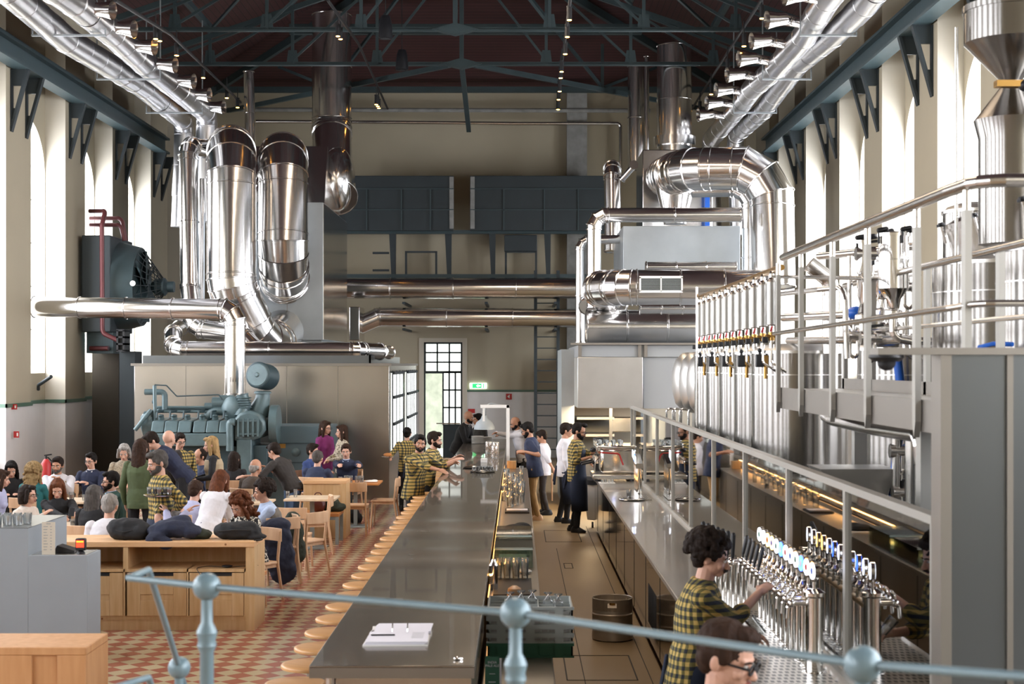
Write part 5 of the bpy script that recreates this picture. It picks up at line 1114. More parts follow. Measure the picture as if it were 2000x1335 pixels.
# stack of plastic glass crates: green at the bottom, four grey above
CZ0 = .70
for k in range(5):
    h = .1 if k == 0 else (.058 if k < 4 else .075); z = CZ0 if k == 0 else CZ0+.1+(k-1)*.058
    lab = 'green plastic crate at bottom of the stack behind the bar' if k == 0 else 'grey plastic glass rack, '+('lowest of the grey ones', 'second of the grey ones', 'third of the grey ones', 'top one with glasses in it')[k-1]
    r = empty('plastic_crate', (.09, 10.5, z), label=lab, cat='crate', group='stacked plastic crates'); m = 'plastic_green' if k == 0 else 'crate_grey'
    w_, d_ = .295, .25
    b = MB(); b.box(-w_, w_, -d_, -d_+.012, 0, h); b.box(-w_, w_, d_-.012, d_, 0, h); b.box(-w_, -w_+.012, -d_, d_, 0, h); b.box(w_-.012, w_, -d_, d_, 0, h); b.box(-w_, w_, -d_, d_, 0, .006)
    b.box(-w_-.008, w_+.008, -d_-.008, -d_, h-.02, h); b.box(-w_-.008, w_+.008, -d_-.008, -d_, 0, .012)
    for x in (-.2, 0, .2): b.box(x-.03, x+.03, -d_-.01, -d_, 0, h)
    b.obj('shell', m, r, smooth=0)
    b = MB()
    for j in range(4): x = -w_+2*w_*(j+1)/5; b.box(x-.003, x+.003, -d_, d_, .01, h-.02)
    for j in range(3): y = -d_+2*d_*(j+1)/4; b.box(-w_, w_, y-.003, y+.003, .01, h-.02)
    b.obj('divider', m, r, smooth=0)
    if k:
        b = MB()
        for x in (-.25, -.15, -.1, -.05, .05, .1, .15, .25): b.box(x-.02, x+.02, -d_-.0105, -d_-.0095, h*.35, h*.62)
        b.obj('grip_slot', 'concrete', r, smooth=0)
for k, (x, y) in enumerate(((-.14, .06), (-.06, .12), (.13, .05), (.2, -.02), (.02, .15))):
    r = empty('upturned_glass', (.09+x, 10.5+y, CZ0+.1+.174+.01), label='clear glass poking out of top crate, %s from the left' % ordn((0, 1, 3, 4, 2)[k]), cat='glass', group='glasses in the top crate')
    b = MB(); b.lathe([(.034, 0), (.036, .06), (.012, .09), (.008, .1), (.03, .115), (.032, .12)], n=18); b.obj('bowl', 'cup_glass', r)
r = empty('beer_menu_card', (-.155, 9.25, .712), label='green tent card reading INDIA PALE ALE on the low cabinet', cat='card')
b = MB(); b.add([(-.045, -.03, 0), (.045, -.03, 0), (.045, 0, .19), (-.045, 0, .19)], [(0, 1, 2, 3)]); b.add([(-.045, .0, .19), (.045, 0, .19), (.045, .05, 0), (-.045, .05, 0)], [(0, 1, 2, 3)]); b.obj('card', 'plastic_green', r, smooth=0)
b = MB(); b.box(.046, .058, -.01, .0, 0, .18); b.obj('side_fold', 'paper', r, smooth=0)
def text(s, loc, size, m, parent, rot=(math.pi/2, 0, 0), align='CENTER', name='lettering', ext=.0004):
    c = bpy.data.curves.new(name, 'FONT'); c.body = s; c.size = size; c.align_x = align; c.extrude = ext; c.materials.append(MT[m])
    t = bpy.data.objects.new(name, c); COL.objects.link(t)
    me = bpy.data.meshes.new_from_object(t); bpy.data.objects.remove(t); o = bpy.data.objects.new(name, me); COL.objects.link(o)
    me.materials.clear(); me.materials.append(MT[m]); o.location = loc; o.rotation_euler = rot; o.parent = parent; return o
tl = math.atan2(.19, .03)
for s_, z in (('INDIA', .150), ('PALE ALE', .130)): text(s_, (0, -.031+z*.03/.19-.0006, z), .021, 'paper', r, (tl, 0, 0))
b = MB(); b.box(-.018, .018, -.0182, -.0176, .086, .089); b.box(-.022, .022, -.0256, -.025, .036, .041); b.obj('small_print', 'paper', r, smooth=0)
for k, (x, y) in enumerate(((-.02, 8.55), (.09, 8.7))):
    b = MB()
    for j in range(3): b.lathe([(.05, j*.014), (.115, j*.014+.025), (.118, j*.014+.026), (.055, j*.014+.005)], n=28)
    o = b.obj('bowl_stack', 'white', label='stack of white bowls on the low cabinet, '+('left', 'right')[k], cat='bowls'); o.location = (x, y, .712)
b = MB(); b.box(-.2, .22, -.2, .2, 0, .012); o = b.obj('black_mat', 'rubber', label='black mat beneath the green card on low cabinet', cat='mat', smooth=0); o.location = (0, 8.98, .7001)
# beer keg in the aisle
r = empty('beer_keg', (gx(1196, 14.75), 14.75, 0), label='stainless beer keg standing on the brown aisle floor', cat='keg')
b = MB(); b.lathe([(.18, 0), (.203, .01), (.203, .06), (.198, .075), (.2, .13), (.208, .14), (.2, .15), (.2, .25), (.208, .26), (.2, .27), (.198, .30), (.19, .32), (.06, .335), (.05, .335)], n=40); b.obj('body', 'keg_steel', r, smooth=30)
b = MB()
n_ = 40
for j in range(n_):
    t0, t1 = 2*math.pi*j/n_, 2*math.pi*(j+1)/n_; mid_ = (t0+t1)/2; hole = abs(((mid_+math.pi/2+.25) % (2*math.pi/3))-.0) < .45
    for ra in (.2, .192):
        segs = ((.30, .335), (.385, .41)) if hole else ((.30, .41),)
        for z0, z1 in segs: b.add([(ra*math.cos(t0), ra*math.sin(t0), z0), (ra*math.cos(t1), ra*math.sin(t1), z0), (ra*math.cos(t1), ra*math.sin(t1), z1), (ra*math.cos(t0), ra*math.sin(t0), z1)], [(0, 1, 2, 3)])
b.lathe([(.192, .41), (.196, .416), (.2, .41)], n=40, close=False); b.obj('top_rim', 'keg_steel', r, smooth=30)
b = MB(); b.cyl((0, 0, .33), (0, 0, .37), .03); b.obj('tap_fitting', 'brass', r)

# ------------------------------------------------------------------ espresso machine and wares on the right counter
r = empty('espresso_machine', (1.45, 23.0, CZ), label='large chrome espresso machine at far end of right counter', cat='coffee machine')
b = MB(); b.box(-.18, .36, -.45, .45, .12, .5); b.obj('body', 'chrome', r, bev=.04)
b = MB(); b.box(-.24, .36, -.47, .47, .5, .54); b.box(-.24, -.22, -.47, .47, .54, .58); b.obj('cup_shelf', 'chrome', r, bev=.01)
b = MB(); b.box(-.3, .36, -.45, .45, .03, .1); b.obj('drip_base', 'steel', r, bev=.01)
for x in (-.25, .3):
    for y in (-.4, .4): b = MB(); b.cyl((x, y, 0), (x, y, .03), .03); b.obj('foot', 'black', r)
for y in (-.25, .15):
    b = MB(); b.cyl((-.24, y, .26), (-.24, y, .36), .04); b.obj('brew_group', 'chrome', r); b = MB(); b.cyl((-.26, y, .28), (-.3, y, .28), .035); b.caps((-.31, y, .28), (-.45, y, .25), .018); b.obj('portafilter', 'black', r)
b = MB(); b.tube([(-.2, -.47, .44), (.1, -.47, .42), (.16, -.47, .25)], .012, 8, .06); b.obj('steam_hose', 'red', r)
b = MB(); b.tube([(-.2, -.4, .35), (-.26, -.42, .3), (-.27, -.42, .14)], .008, 8); b.obj('steam_wand', 'chrome', r)
b = MB(); b.ell((-.28, -.1, .46), (.05, .05, .04)); b.obj('pressure_knob', 'black', r)
c0 = None
for k in range(12):
    q = (1.27+.09*(k % 4)*1.2, 22.7+.2*(k//4), CZ+.54); lab = 'small upturned cup on top of the espresso machine, row %s, %s from left' % (('one', 'two', 'three')[k//4], ordn(k % 4))
    if c0 is None: c0 = cup('coffee_cup', q, .033, .07, lab, None, 0, 'cups on the coffee machine', 'cup')
    else: copytree(c0, None, q, None, lab)
r = empty('coffee_grinder', (1.3, 23.75, CZ), label='coffee grinder with clear hopper behind the espresso machine', cat='grinder'); b = MB(); b.box(-.07, .07, -.1, .1, 0, .35); b.obj('body', 'black', r, bev=.01); b = MB(); b.lathe([(.04, .35), (.085, .5), (.085, .58)], n=20, close=False); b.obj('hopper', 'cup_glass', r)
b = MB(); b.lathe([(.085, .58), (.085, .6), (.05, .61)], n=20); b.obj('lid', 'black', r)
b = MB(); b.box(-.12, .12, -.15, .15, 0, .012); o = b.obj('saucer_tray', 'white', label='white tray with little cups before espresso machine', cat='tray', bev=.004); o.location = (1.34, 22.2, CZ)
for k in range(4): cup('white_cup', (1.27+.05*k, 22.15+.03*(k % 2), CZ+.012), .022, .05, 'little pale cup on the white tray, %s from the left' % ordn(k), None, 0, 'little cups on white tray', 'cup')
r = empty('glowing_tap_tower', (1.66, 20.4, CZ), label='chrome tap tower with a slanted glowing sign by the glass screen', cat='tap tower')
for y in (-.18, 0, .18): b = MB(); b.cyl((0, y, 0), (0, y, .42), .04); b.obj('column', 'chrome', r)
b = MB(); b.bar((0, -.3, .4), (0, .3, .5), .09, .07); b.obj('housing', 'chrome', r)
for k in range(4): b = MB(); y = -.24+k*.15; b.bar((-.052, y, .47+.02*k), (-.052, y+.1, .485+.02*k), .012, .085); b.obj('lit_sign', ('led_white', 'led_blue', 'led_white', 'led_white')[k], r)
b = MB(); b.box(-.26, .1, -1.0, -.35, 0, .012); b.obj('drip_grid', 'grate', r, smooth=0)
tray((1.5, 19.9-.5, CZ), .17, 'round steel tray with one dark beer on right counter')
cup('beer_glass', (1.46, 19.4, CZ+.018), .033, .12, 'single glass of dark beer with pale foam on right counter tray', 'beer_dark', .7)
# waste trolley in the aisle near the far waiter
r = empty('waste_trolley', (1.38, 24.95, 0), label='grey wheeled bin with black liner at the far end of the counter', cat='trolley'); b = MB(); b.loft([((0, 0, .12), .2, .22, None), ((0, 0, .5), .25, .28, None), ((0, 0, .78), .27, .3, None)], 4); b.obj('tub', 'satin_steel', r, smooth=0)
b = MB(); b.loft([((0, 0, .72), .28, .31, None), ((0, 0, .8), .3, .34, None), ((0, 0, .86), .24, .3, None)], 12); b.obj('liner', 'coat_black', r)
for x in (-.12, .12): b = MB(); b.cyl((x-.015, -.15, .05), (x+.015, -.15, .05), .05); b.obj('caster', 'rubber', r)

# ------------------------------------------------------------------ sideboards
def sideboard(x0, x1, Y, d, h, label, doors, nm='sideboard', slots=True):
    cx = (x0+x1)/2; r = empty(nm, (cx, Y, 0), label=label, cat='cabinet'); w2 = (x1-x0)/2
    b = MB(); b.box(-w2, w2, -.01, d, h-.055, h); b.obj('top_board', 'pine_top', r, bev=.004)
    b = MB(); b.box(-w2, -w2+.05, 0, d, .0, h-.055); b.box(w2-.09, w2, 0, d, .0, h-.055); b.box(-w2+.05, w2-.09, d-.02, d, 0, h-.055); b.box(-w2+.05, w2-.09, .02, d-.02, .11, .15); b.box(-w2+.05, w2-.09, .0, d-.02, h-.31, h-.28); b.obj('carcass', 'pine', r, smooth=0)
    b = MB(); b.box(-w2+.02, w2-.02, .03, .05, 0, .11); b.obj('plinth', 'pine', r, smooth=0)
    for (a, c) in doors:
        b = MB(); a -= cx; c -= cx; z0, z1 = .15, h-.32; e = (c-a)*.22
        b.box(a, a+e, 0, .03, z0, z1); b.box(c-e, c, 0, .03, z0, z1); b.box(a+e, c-e, 0, .03, z0, z0+.16); b.box(a+e, c-e, 0, .03, z1-.22, z1-.03); b.box(a+e, c-e, .008, .03, z0+.16, z1-.22)
        o = b.obj('door', 'pine', r, bev=.003)
        b = MB(); b.box(a+e, c-e, -.002, .03, z1-.03, z1-.0); b.obj('handle_slot', 'black', o, smooth=0)
    b = MB()
    for (a, c) in doors: b.box(c-cx+.005, c-cx+.02, .0, d-.02, .15, h-.28)
    b.obj('divider', 'pine', r, smooth=0); b = MB(); x = doors[0][0]-cx-.03 if len(doors) < 2 else doors[1][0]-cx-.04; b.box(x, x+.05, 0, d-.02, h-.28, h-.055); b.obj('shelf_divider', 'pine', r, smooth=0)
    return r
g = lambda px: gx(px, 15.2)
sideboard(g(95), g(497), 15.2, .62, .91, 'long pine sideboard with bags and a coat piled on top', [(g(120), g(240)), (g(248), g(364)), (g(370), g(476))])
b = MB(); b.ell((0, 0, .015), (.06, .04, .015)); b.tube([(-.06, 0, .01), (-.2, .05, .01), (-.3, -.1, .01), (-.24, -.16, -.06)], .004, 6, .04); b.tube([(.06, 0, .01), (.25, .03, .015), (.3, .1, .01)], .004, 6, .04); o = b.obj('power_adapter', 'black', label='black power adapter and cable in the open shelf of sideboard', cat='adapter'); o.location = (g(440), 15.3, .632)
r = empty('wall_bench', (-2.84, 16.0, 0), label='wooden bench on grey steel legs behind the near sideboard', cat='bench')
b = MB(); b.box(-1.8, .1, -.15, .25, .43, .47); b.obj('seat', 'bench_wood', r, bev=.004)
for x, y in ((.06, -.12), (.06, .2), (-1.7, -.12), (-1.7, .2)): b = MB(); b.box(x-.025, x+.025, y-.025, y+.025, 0, .43); b.obj('leg', 'plastic_grey', r, smooth=0)
Yc = 23.3; x1_, x0_ = gx(676, Yc), gx(592, Yc)
r = empty('booth_partition', ((x0_+x1_)/2, Yc, 0), label='pine booth back panel beside the white table on the right of the diners', cat='partition'); w2 = (x1_-x0_)/2
b = MB(); b.box(-w2, w2, 0, .6, .85, .9); b.obj('top_board', 'pine_top', r, bev=.004); b = MB(); b.box(-w2, w2-.101, .02, .59, 0, .85); b.obj('body', 'pine', r, bev=.003); b = MB(); b.box(w2-.1, w2, 0, .6, 0, .85); b.obj('end_stile', 'pine', r, bev=.003)
r = empty('booth_bench', (gx(632, 22.7), 22.7, 0), label='short orange-brown bench with grey steel frame against booth panel', cat='bench')
b = MB(); b.box(-.75, .26, -.22, .4, .42, .465); b.obj('seat', 'bench_wood', r, bev=.004); b = MB(); b.box(-.75, .25, -.2, -.16, .37, .42); b.obj('rail', 'plastic_grey', r, smooth=0)
for x, y in ((.23, -.19), (.23, .36), (-.7, -.19)): b = MB(); b.box(x-.025, x+.025, y-.025, y+.025, 0, .42); b.obj('leg', 'plastic_grey', r, smooth=0)
# near-left reception counter and wooden box
r = empty('reception_counter', (gx(120, 13.4), 13.4, 0), label='blue-grey stepped counter at lower left with glasses on its higher part', cat='counter'); o_ = gx(120, 13.4)
x1_ = gx(171, 13.4)-o_; xs = gx(55, 13.4)-o_
b = MB(); b.box(xs, x1_, 0, .42, 0, 1.0); b.obj('low_body', 'counter_blue', r, bev=.003)
b = MB(); b.box(-3.0, xs, 0, 1.15, 0, 1.245); b.obj('high_body', 'counter_blue', r, bev=.003)
b = MB(); b.box(xs+.02, x1_-.02, .03, .4, 1.0, 1.004); b.obj('counter_top', 'steel', r, smooth=0)
b = MB(); b.box(-3.0, xs, .0, 1.15, 1.245, 1.25); b.obj('high_top', 'cold_panel', r, smooth=0)
c0 = None
for k in range(30):
    i, j = k % 10, k//10; q = (gx(58, 13.6)-.10-.095*i+.03*(j % 2), 13.6+.13*j, 1.25); lab = 'clear water glass on blue-grey counter, %s row, %s from the right' % (('front', 'middle', 'back')[j], ordn(i))
    if c0 is None: c0 = cup('water_glass', q, .036, .09, lab, None, 0, 'water glasses on the counter')
    else: copytree(c0, None, q, None, lab)
r = empty('menu_card', (gx(94, 13.42), 13.43, 1.004), label='tall cream menu card standing on the blue-grey counter', cat='menu')
b = MB(); b.box(-.06, .06, 0, .004, 0, .295); b.obj('card', 'cream_side', r, smooth=0); b = MB()
for k in range(9): z = .25-k*.026; b.box(-.045, -.005-(k % 3)*.005, -.001, 0, z, z+.006); b.box(.015, .03, -.001, 0, z, z+.006)
b.box(-.02, .02, -.001, 0, .275, .282); b.obj('printed_lines', 'plastic_grey', r, smooth=0)
r = empty('barcode_scanner', (gx(155, 13.45), 13.5, 1.004), label='small black scanner with a glowing red window on the counter', cat='scanner')
b = MB(); b.box(-.045, .045, -.03, .03, .03, .14); b.obj('body', 'black', r, bev=.01); b = MB(); b.box(-.035, .035, -.033, -.03, .06, .125); b.obj('red_window', 'red_led', r, smooth=0); b = MB()
for k in range(5): x = -.026+k*.013; b.box(x-.004, x+.004, -.035, -.033, .108, .118)
b.obj('yellow_lights', 'yellow_led', r, smooth=0); b = MB(); b.lathe([(.04, 0), (.03, .02), (.015, .03)], n=18); b.obj('stand', 'black', r)
b = MB(); b.prism([(-.1, 0), (.1, 0), (.1, .02), (-.06, .07)], -.08, .08); o = b.obj('card_terminal', 'black', label='flat black payment terminal beside the red-lit scanner', cat='payment terminal', bev=.005); o.location = (gx(128, 13.6), 13.62, 1.004)
x1_ = -2.70
r = empty('wooden_counter_end', (-3.4, 9.3, 0), label='pale pine counter end with framed panel in bottom left corner', cat='cabinet')
b = MB(); b.box(-1.2, .7, 0, .5, .9, .95); b.obj('top_board', 'pine_near', r, bev=.006); b = MB(); b.box(-1.2, .7, .02, .5, 0, .9); b.obj('body', 'pine_near', r, smooth=0)
b = MB(); b.box(.52, .7, .0, .02, 0, .9); b.box(-.2, .0, .0, .02, 0, .9); b.box(0, .36, 0, .02, .7, .9); b.obj('door_frame', 'pine_near', r, bev=.003)
b = MB(); b.box(.0, .52, .006, .02, 0, .7); b.obj('door_panel', 'pine', r, smooth=0)

# ------------------------------------------------------------------ tables and chairs
def table(x, y, w_, d_, label, top='table_top', legs='col'):
    r = empty('dining_table', (x, y, 0), label=label, cat='table')
    b = MB(); b.box(-w_/2, w_/2, -d_/2, d_/2, .72, .75); b.obj('table_top', top, r, bev=.004)
    b = MB(); b.box(-.03, .03, -.03, .03, .02, .72); b.box(-w_*.35, w_*.35, -.03, .03, .69, .72); b.obj('column', 'plastic_grey', r, smooth=0); b = MB(); b.box(-.22, .22, -.22, .22, 0, .015); b.obj('foot_plate', 'plastic_grey', r, bev=.004); return r
table(-5.62, 18.3, .95, .8, 'pale wooden dining table by the man in the white shirt seen from behind')
table(-6.5, 21.7, 1.1, .75, 'pale wooden dining table before the two men facing the camera')
table(-3.05, 22.1, .75, .7, 'white-topped table on grey column next to the booth bench')
table(-2.72, 25.0, .85, .75, 'orange pine table with drinks by the stainless wall', 'bench_wood')
table(-3.62, 17.5, .8, .8, 'pale table in front of the curly haired woman in printed top')
table(-3.95, 21.5, .8, .7, 'pale wooden table near the blonde woman in a beige vest')
table(-7.6, 19.4, .8, .8, 'pale table at the left edge behind the water glasses')
def chair(x, y, rz, label, src=[None]):
    if src[0]: return copytree(src[0], None, (x, y, 0), rz, label)
    src[0] = r = empty('dining_chair', (x, y, 0), rz, label=label, cat='chair', group='beech dining chairs')
    b = MB(); b.prism([(-.2, -.2), (.2, -.2), (.22, 0), (.2, .2), (-.2, .2), (-.22, 0)], .43, .46, 'xy'); b.obj('seat', 'beech', r, bev=.008)
    b = MB(); n_ = 8; vs = []; 
    for j in range(n_+1):
        t = -1+2*j/n_; x_ = .225*t; y_ = .215+.045*(1-t*t); 
        vs += [(x_, y_, .68), (x_, y_, .83), (x_, y_+.018, .83), (x_, y_+.018, .68)]
    fs = []
    for j in range(n_): a = 4*j; c = a+4; fs += [(a, c, c+1, a+1), (a+1, c+1, c+2, a+2), (a+2, c+2, c+3, a+3), (a+3, c+3, c, a)]
    fs += [(0, 1, 2, 3), (4*n_+3, 4*n_+2, 4*n_+1, 4*n_)]; b.add(vs, fs); b.obj('backrest', 'beech', r, bev=.006)
    for s_ in (-1, 1):
        b = MB(); b.tube([(s_*.18, -.17, .44), (s_*.2, -.2, 0)], .016, 10); b.obj('leg', 'beech', r)
        b = MB(); b.tube([(s_*.215, .26, 0), (s_*.195, .19, .44), (s_*.205, .225, .80)], .017, 10, .6); b.obj('leg', 'beech', r)
    b = MB(); b.box(-.18, .18, -.17, -.15, .39, .43); b.box(-.18, .18, .16, .18, .39, .43); b.box(-.19, -.17, -.17, .18, .39, .43); b.box(.17, .19, -.17, .18, .39, .43); b.obj('apron', 'beech', r, smooth=0)
    return r
chair(gx(580, 19.8)-.05, 19.9, R(175), 'empty beech chair with back to camera beside the man in jeans')
chair(gx(612, 21.4), 21.5, R(-80), 'beech chair drawn sideways to the white-topped table')
chair(gx(695, 24.2), 24.1, R(178), 'beech chair with its back to the camera at the pine table with drinks')
chair(gx(748, 24.8), 25.0, R(-92), 'beech chair at right end of the pine table, seen from the side')
chair(gx(548, 18.9), 18.6, R(-150), 'beech chair hung with a long navy coat, facing away')
chair(gx(572, 19.0)+.1, 19.25, R(-120), 'beech chair hung with an olive quilted vest')
chair(gx(28, 17.0), 17.2, R(175), 'beech chair back seen behind the water glasses')
chair(gx(490, 17.0), 16.55, R(175), 'beech chair squeezed behind the near sideboard')
def garment(name, pts, m, label, seed=1, sub=2, cat='coat'):
    "draped cloth or padded bag: union of soft lumps fused into one skin"
    b = MB()
    for c, rr in pts: b.ell((c[0], c[1], c[2]*1.12 if c[2] < .2 else c[2]), (rr[0], rr[1], rr[2]*1.12 if c[2] < .2 else rr[2]), 14, 10)
    o = b.obj(name, m, smooth=60, label=label, cat=cat)
    md = o.modifiers.new('Fuse', 'REMESH'); md.mode = 'VOXEL'; md.voxel_size = .014; md.use_smooth_shade = True
    t = bpy.data.textures.new(name+'_folds', 'CLOUDS'); t.noise_scale = .11; dm = o.modifiers.new('Folds', 'DISPLACE'); dm.texture = t; dm.strength = .045; dm.mid_level = .5
    sm = o.modifiers.new('Soft', 'SMOOTH'); sm.iterations = 3; return o
def gl(px, py, Y): q = at(px, py, Y); return (q.x, q.y, q.z)
ST = .91
o = garment('backpack', [((0, 0, .11), (.23, .13, .1)), ((-.1, 0, .1), (.12, .14, .1)), ((.12, -.02, .09), (.13, .13, .09)), ((.02, -.1, .07), (.17, .06, .06))], 'coat_black', 'black backpack lying on the sideboard, left of the crumpled coat', cat='bag'); o.location = (gx(248, 15.4), 15.45, ST-.012)
b = MB(); b.tube([(-.1, -.13, .12), (0, -.17, .1), (.1, -.13, .12)], .006, 6, .03); b.obj('zip_pull', 'rubber', o)
b = MB(); b.tube([(.2, -.05, .1), (.3, -.1, .03), (.36, -.05, .02)], .01, 6, .03); b.obj('strap', 'rubber', o)
o = garment('crumpled_coat', [((0, 0, .1), (.24, .16, .09)), ((-.12, -.05, .08), (.16, .12, .07)), ((.05, .05, .15), (.13, .1, .07)), ((.18, -.02, .07), (.12, .12, .06)), ((-.16, -.16, .02), (.1, .06, .07)), ((-.05, -.18, -.02), (.09, .04, .06))], 'coat_navy', 'crumpled navy padded coat heaped on the middle of sideboard', cat='coat'); o.location = (gx(338, 15.4), 15.45, ST)
o = garment('dark_jacket', [((0, 0, .05), (.12, .14, .055)), ((.07, 0, .04), (.1, .12, .045))], 'coat_olive', 'dark olive jacket peeking out beside the crumpled navy coat', cat='coat'); o.location = (gx(382, 15.45), 15.5, ST-.005)
o = garment('backpack', [((0, 0, .08), (.25, .13, .085)), ((-.13, 0, .08), (.12, .13, .08)), ((.08, .02, .12), (.14, .11, .06)), ((.2, -.02, .03), (.12, .09, .03))], 'coat_black', 'black backpack lying at the right end of sideboard', cat='bag'); o.location = (gx(462, 15.4), 15.45, ST-.008)
b = MB(); b.tube([(-.18, -.12, .1), (0, -.16, .12), (.16, -.12, .11)], .006, 6, .03); b.obj('zip_pull', 'rubber', o); b = MB(); b.tube([(.22, -.05, .03), (.3, -.12, .015), (.2, -.16, .01)], .01, 6, .03); b.obj('strap', 'rubber', o)
o = garment('hanging_coat', [((0, 0, .75), (.17, .1, .1)), ((0, 0, .6), (.19, .12, .2)), ((.03, 0, .38), (.2, .11, .26)), ((.08, 0, .2), (.17, .09, .18))], 'coat_navy', 'long navy coat hanging over a chair back at the aisle'); o.location = (gx(548, 18.55), 18.25, 0)
o = garment('quilted_vest', [((0, 0, .74), (.1, .08, .1)), ((.03, 0, .55), (.12, .09, .2)), ((.07, 0, .35), (.1, .08, .2))], 'coat_olive', 'olive green quilted vest hanging on a chair back at the aisle'); o.location = (gx(577, 19.2), 18.95, .02)
o = garment('scarf_coat', [((0, 0, .1), (.16, .12, .11)), ((.1, .02, .06), (.14, .1, .07))], 'coat_olive', 'dark checked coat piled on the booth bench', cat='coat'); o.location = (gx(645, 22.8), 22.85, .46)
o = garment('leather_bag', [((0, 0, .12), (.13, .1, .12))], 'leather', 'reddish brown leather bag on the booth bench', cat='bag'); o.location = (gx(622, 22.8), 22.75, .46)
b = MB(); b.tube([(-.07, 0, .2), (-.04, 0, .3), (.04, 0, .3), (.07, 0, .2)], .008, 8, .04); b.obj('handle', 'leather', o)
o = garment('bag_under_table', [((0, 0, .12), (.11, .1, .12)), ((.1, 0, .08), (.06, .06, .08))], 'coat_black', 'black bag on floor beneath the pine table', cat='bag'); o.location = (gx(690, 25.4), 25.5, 0)
# drinks on the tables
dr = [(-5.42, 18.12, 'beer_dark', .035, .09, 'near front table, left of two'), (-5.28, 18.1, 'beer_amber', .035, .08, 'near front table, right of two'), (-6.62, 21.5, 'beer_dark', .035, .1, 'second table, leftmost'), (-6.45, 21.5, 'beer_amber', .04, .13, 'second table, middle'), (-6.28, 21.55, None, .035, .09, 'second table, right'),
      (-2.95, 24.8, 'beer_dark', .035, .1, 'pine table, leftmost'), (-2.86, 24.85, None, .04, .12, 'pine table, second'), (-2.78, 24.8, 'beer_amber', .035, .12, 'pine table, third'), (-2.68, 24.85, None, .035, .11, 'pine table, fourth'), (-2.6, 24.8, 'beer_dark', .04, .12, 'pine table, rightmost'),
      (-4.05, 21.35, 'beer_amber', .045, .14, 'table by the blonde woman, left'), (-3.8, 21.4, 'beer_dark', .03, .1, 'table by the blonde woman, right'), (-3.4, 22.0, 'beer_dark', .03, .1, 'white-topped table, left'), (-3.3, 22.1, None, .03, .12, 'white-topped table, right'), (-7.4, 19.2, None, .04, .12, 'left edge table')]
for x, y, f_, rr, hh, lb in dr: cup('drinking_glass', (x, y, .75), rr, hh, 'drinking glass on the '+lb, f_, .7)
b = MB(); b.ell((0, 0, .02), (.12, .08, .025)); b.ell((.06, .02, .03), (.06, .05, .02)); o = b.obj('napkin', 'white', label='crumpled white napkin on the pine table with drinks', cat='napkin'); o.location = (-2.45, 24.85, .75)
b = MB(); b.box(-.13, .13, -.09, .09, 0, .004); o = b.obj('place_mat', 'paper', label='white paper place mat on the near front table', cat='mat', smooth=0); o.location = (-5.75, 18.1, .75)

# ------------------------------------------------------------------ foreground balustrade
r = empty('stair_balustrade', (0, 4.07, 1.0), label='blurred blue-grey balustrade with ball finials in the foreground', cat='balustrade'); O = Vector((0, 4.07, 1.0))
balls = [at(404, 1145, 4.55), at(1007, 1197, 4.07), at(1685, 1297, 3.37)]
rail = [at(250, 1128, 4.74)]+balls+[at(2060, 1325, 3.05)]
b = MB(); b.tube([p-O for p in rail], .011, 12, .02); b.obj('hand_rail', 'rail_blue', r)
for p in balls:
    q = p-O; b = MB(); b.ell(q, (.043, .043, .043), 28, 18); b.obj('ball_finial', 'rail_blue', r, smooth=60)
    b = MB(); b.lathe([(.021, -1.05), (.021, -.2), (.03, -.18), (.026, -.165), (.032, -.14), (.026, -.125), (.018, -.11), (.017, -.03)], q, 24); b.obj('post', 'rail_blue', r)
p1, p2, p3 = at(290, 1112, 4.93), at(350, 1303, 5.6), at(250, 1128, 4.74)
b = MB(); b.tube([p3-O, p1-O, p2-O, p2-O+Vector((-.02, .5, -.42))], .011, 12, .015); b.obj('stair_rail', 'rail_blue', r)
b = MB(); b.ell(p2-O, (.042, .042, .042), 28, 18); b.obj('ball_finial', 'rail_blue', r, smooth=60); b = MB(); b.lathe([(.021, -.9), (.021, -.16), (.03, -.14), (.026, -.1), (.018, -.09), (.017, -.03)], p2-O, 20); b.obj('post', 'rail_blue', r)
b = MB(); b.tube([at(215, 1345, 4.74)-O, at(290, 1322, 4.95)-O, at(305, 1370, 5.1)-O], .011, 12, .015); b.obj('mid_rail', 'rail_blue', r)


r = empty('fire_extinguisher', (gx(90, 26.2), 26.2, 0), label='red fire extinguisher on wall behind the bearded man in white', cat='fire extinguisher'); b = MB(); b.lathe([(.08, .55), (.085, .6), (.085, .98), (.05, 1.04), (.03, 1.06)], n=20); b.obj('cylinder', 'red', r)
b = MB(); b.cyl((0, 0, 1.04), (0, 0, 1.12), .02); b.bar((-.03, 0, 1.12), (.1, 0, 1.14), .025); b.obj('valve', 'black', r)
b = MB(); b.tube([(.03, 0, 1.09), (.12, 0, 1.0), (.11, 0, .7)], .012, 8, .05); b.obj('hose', 'black', r)
b = MB(); b.box(-.05, .05, .08, .12, .55, 1.0); b.box(-.09, .09, -.09, .1, 0, .55); b.obj('stand', 'dark_teal', r, smooth=0)
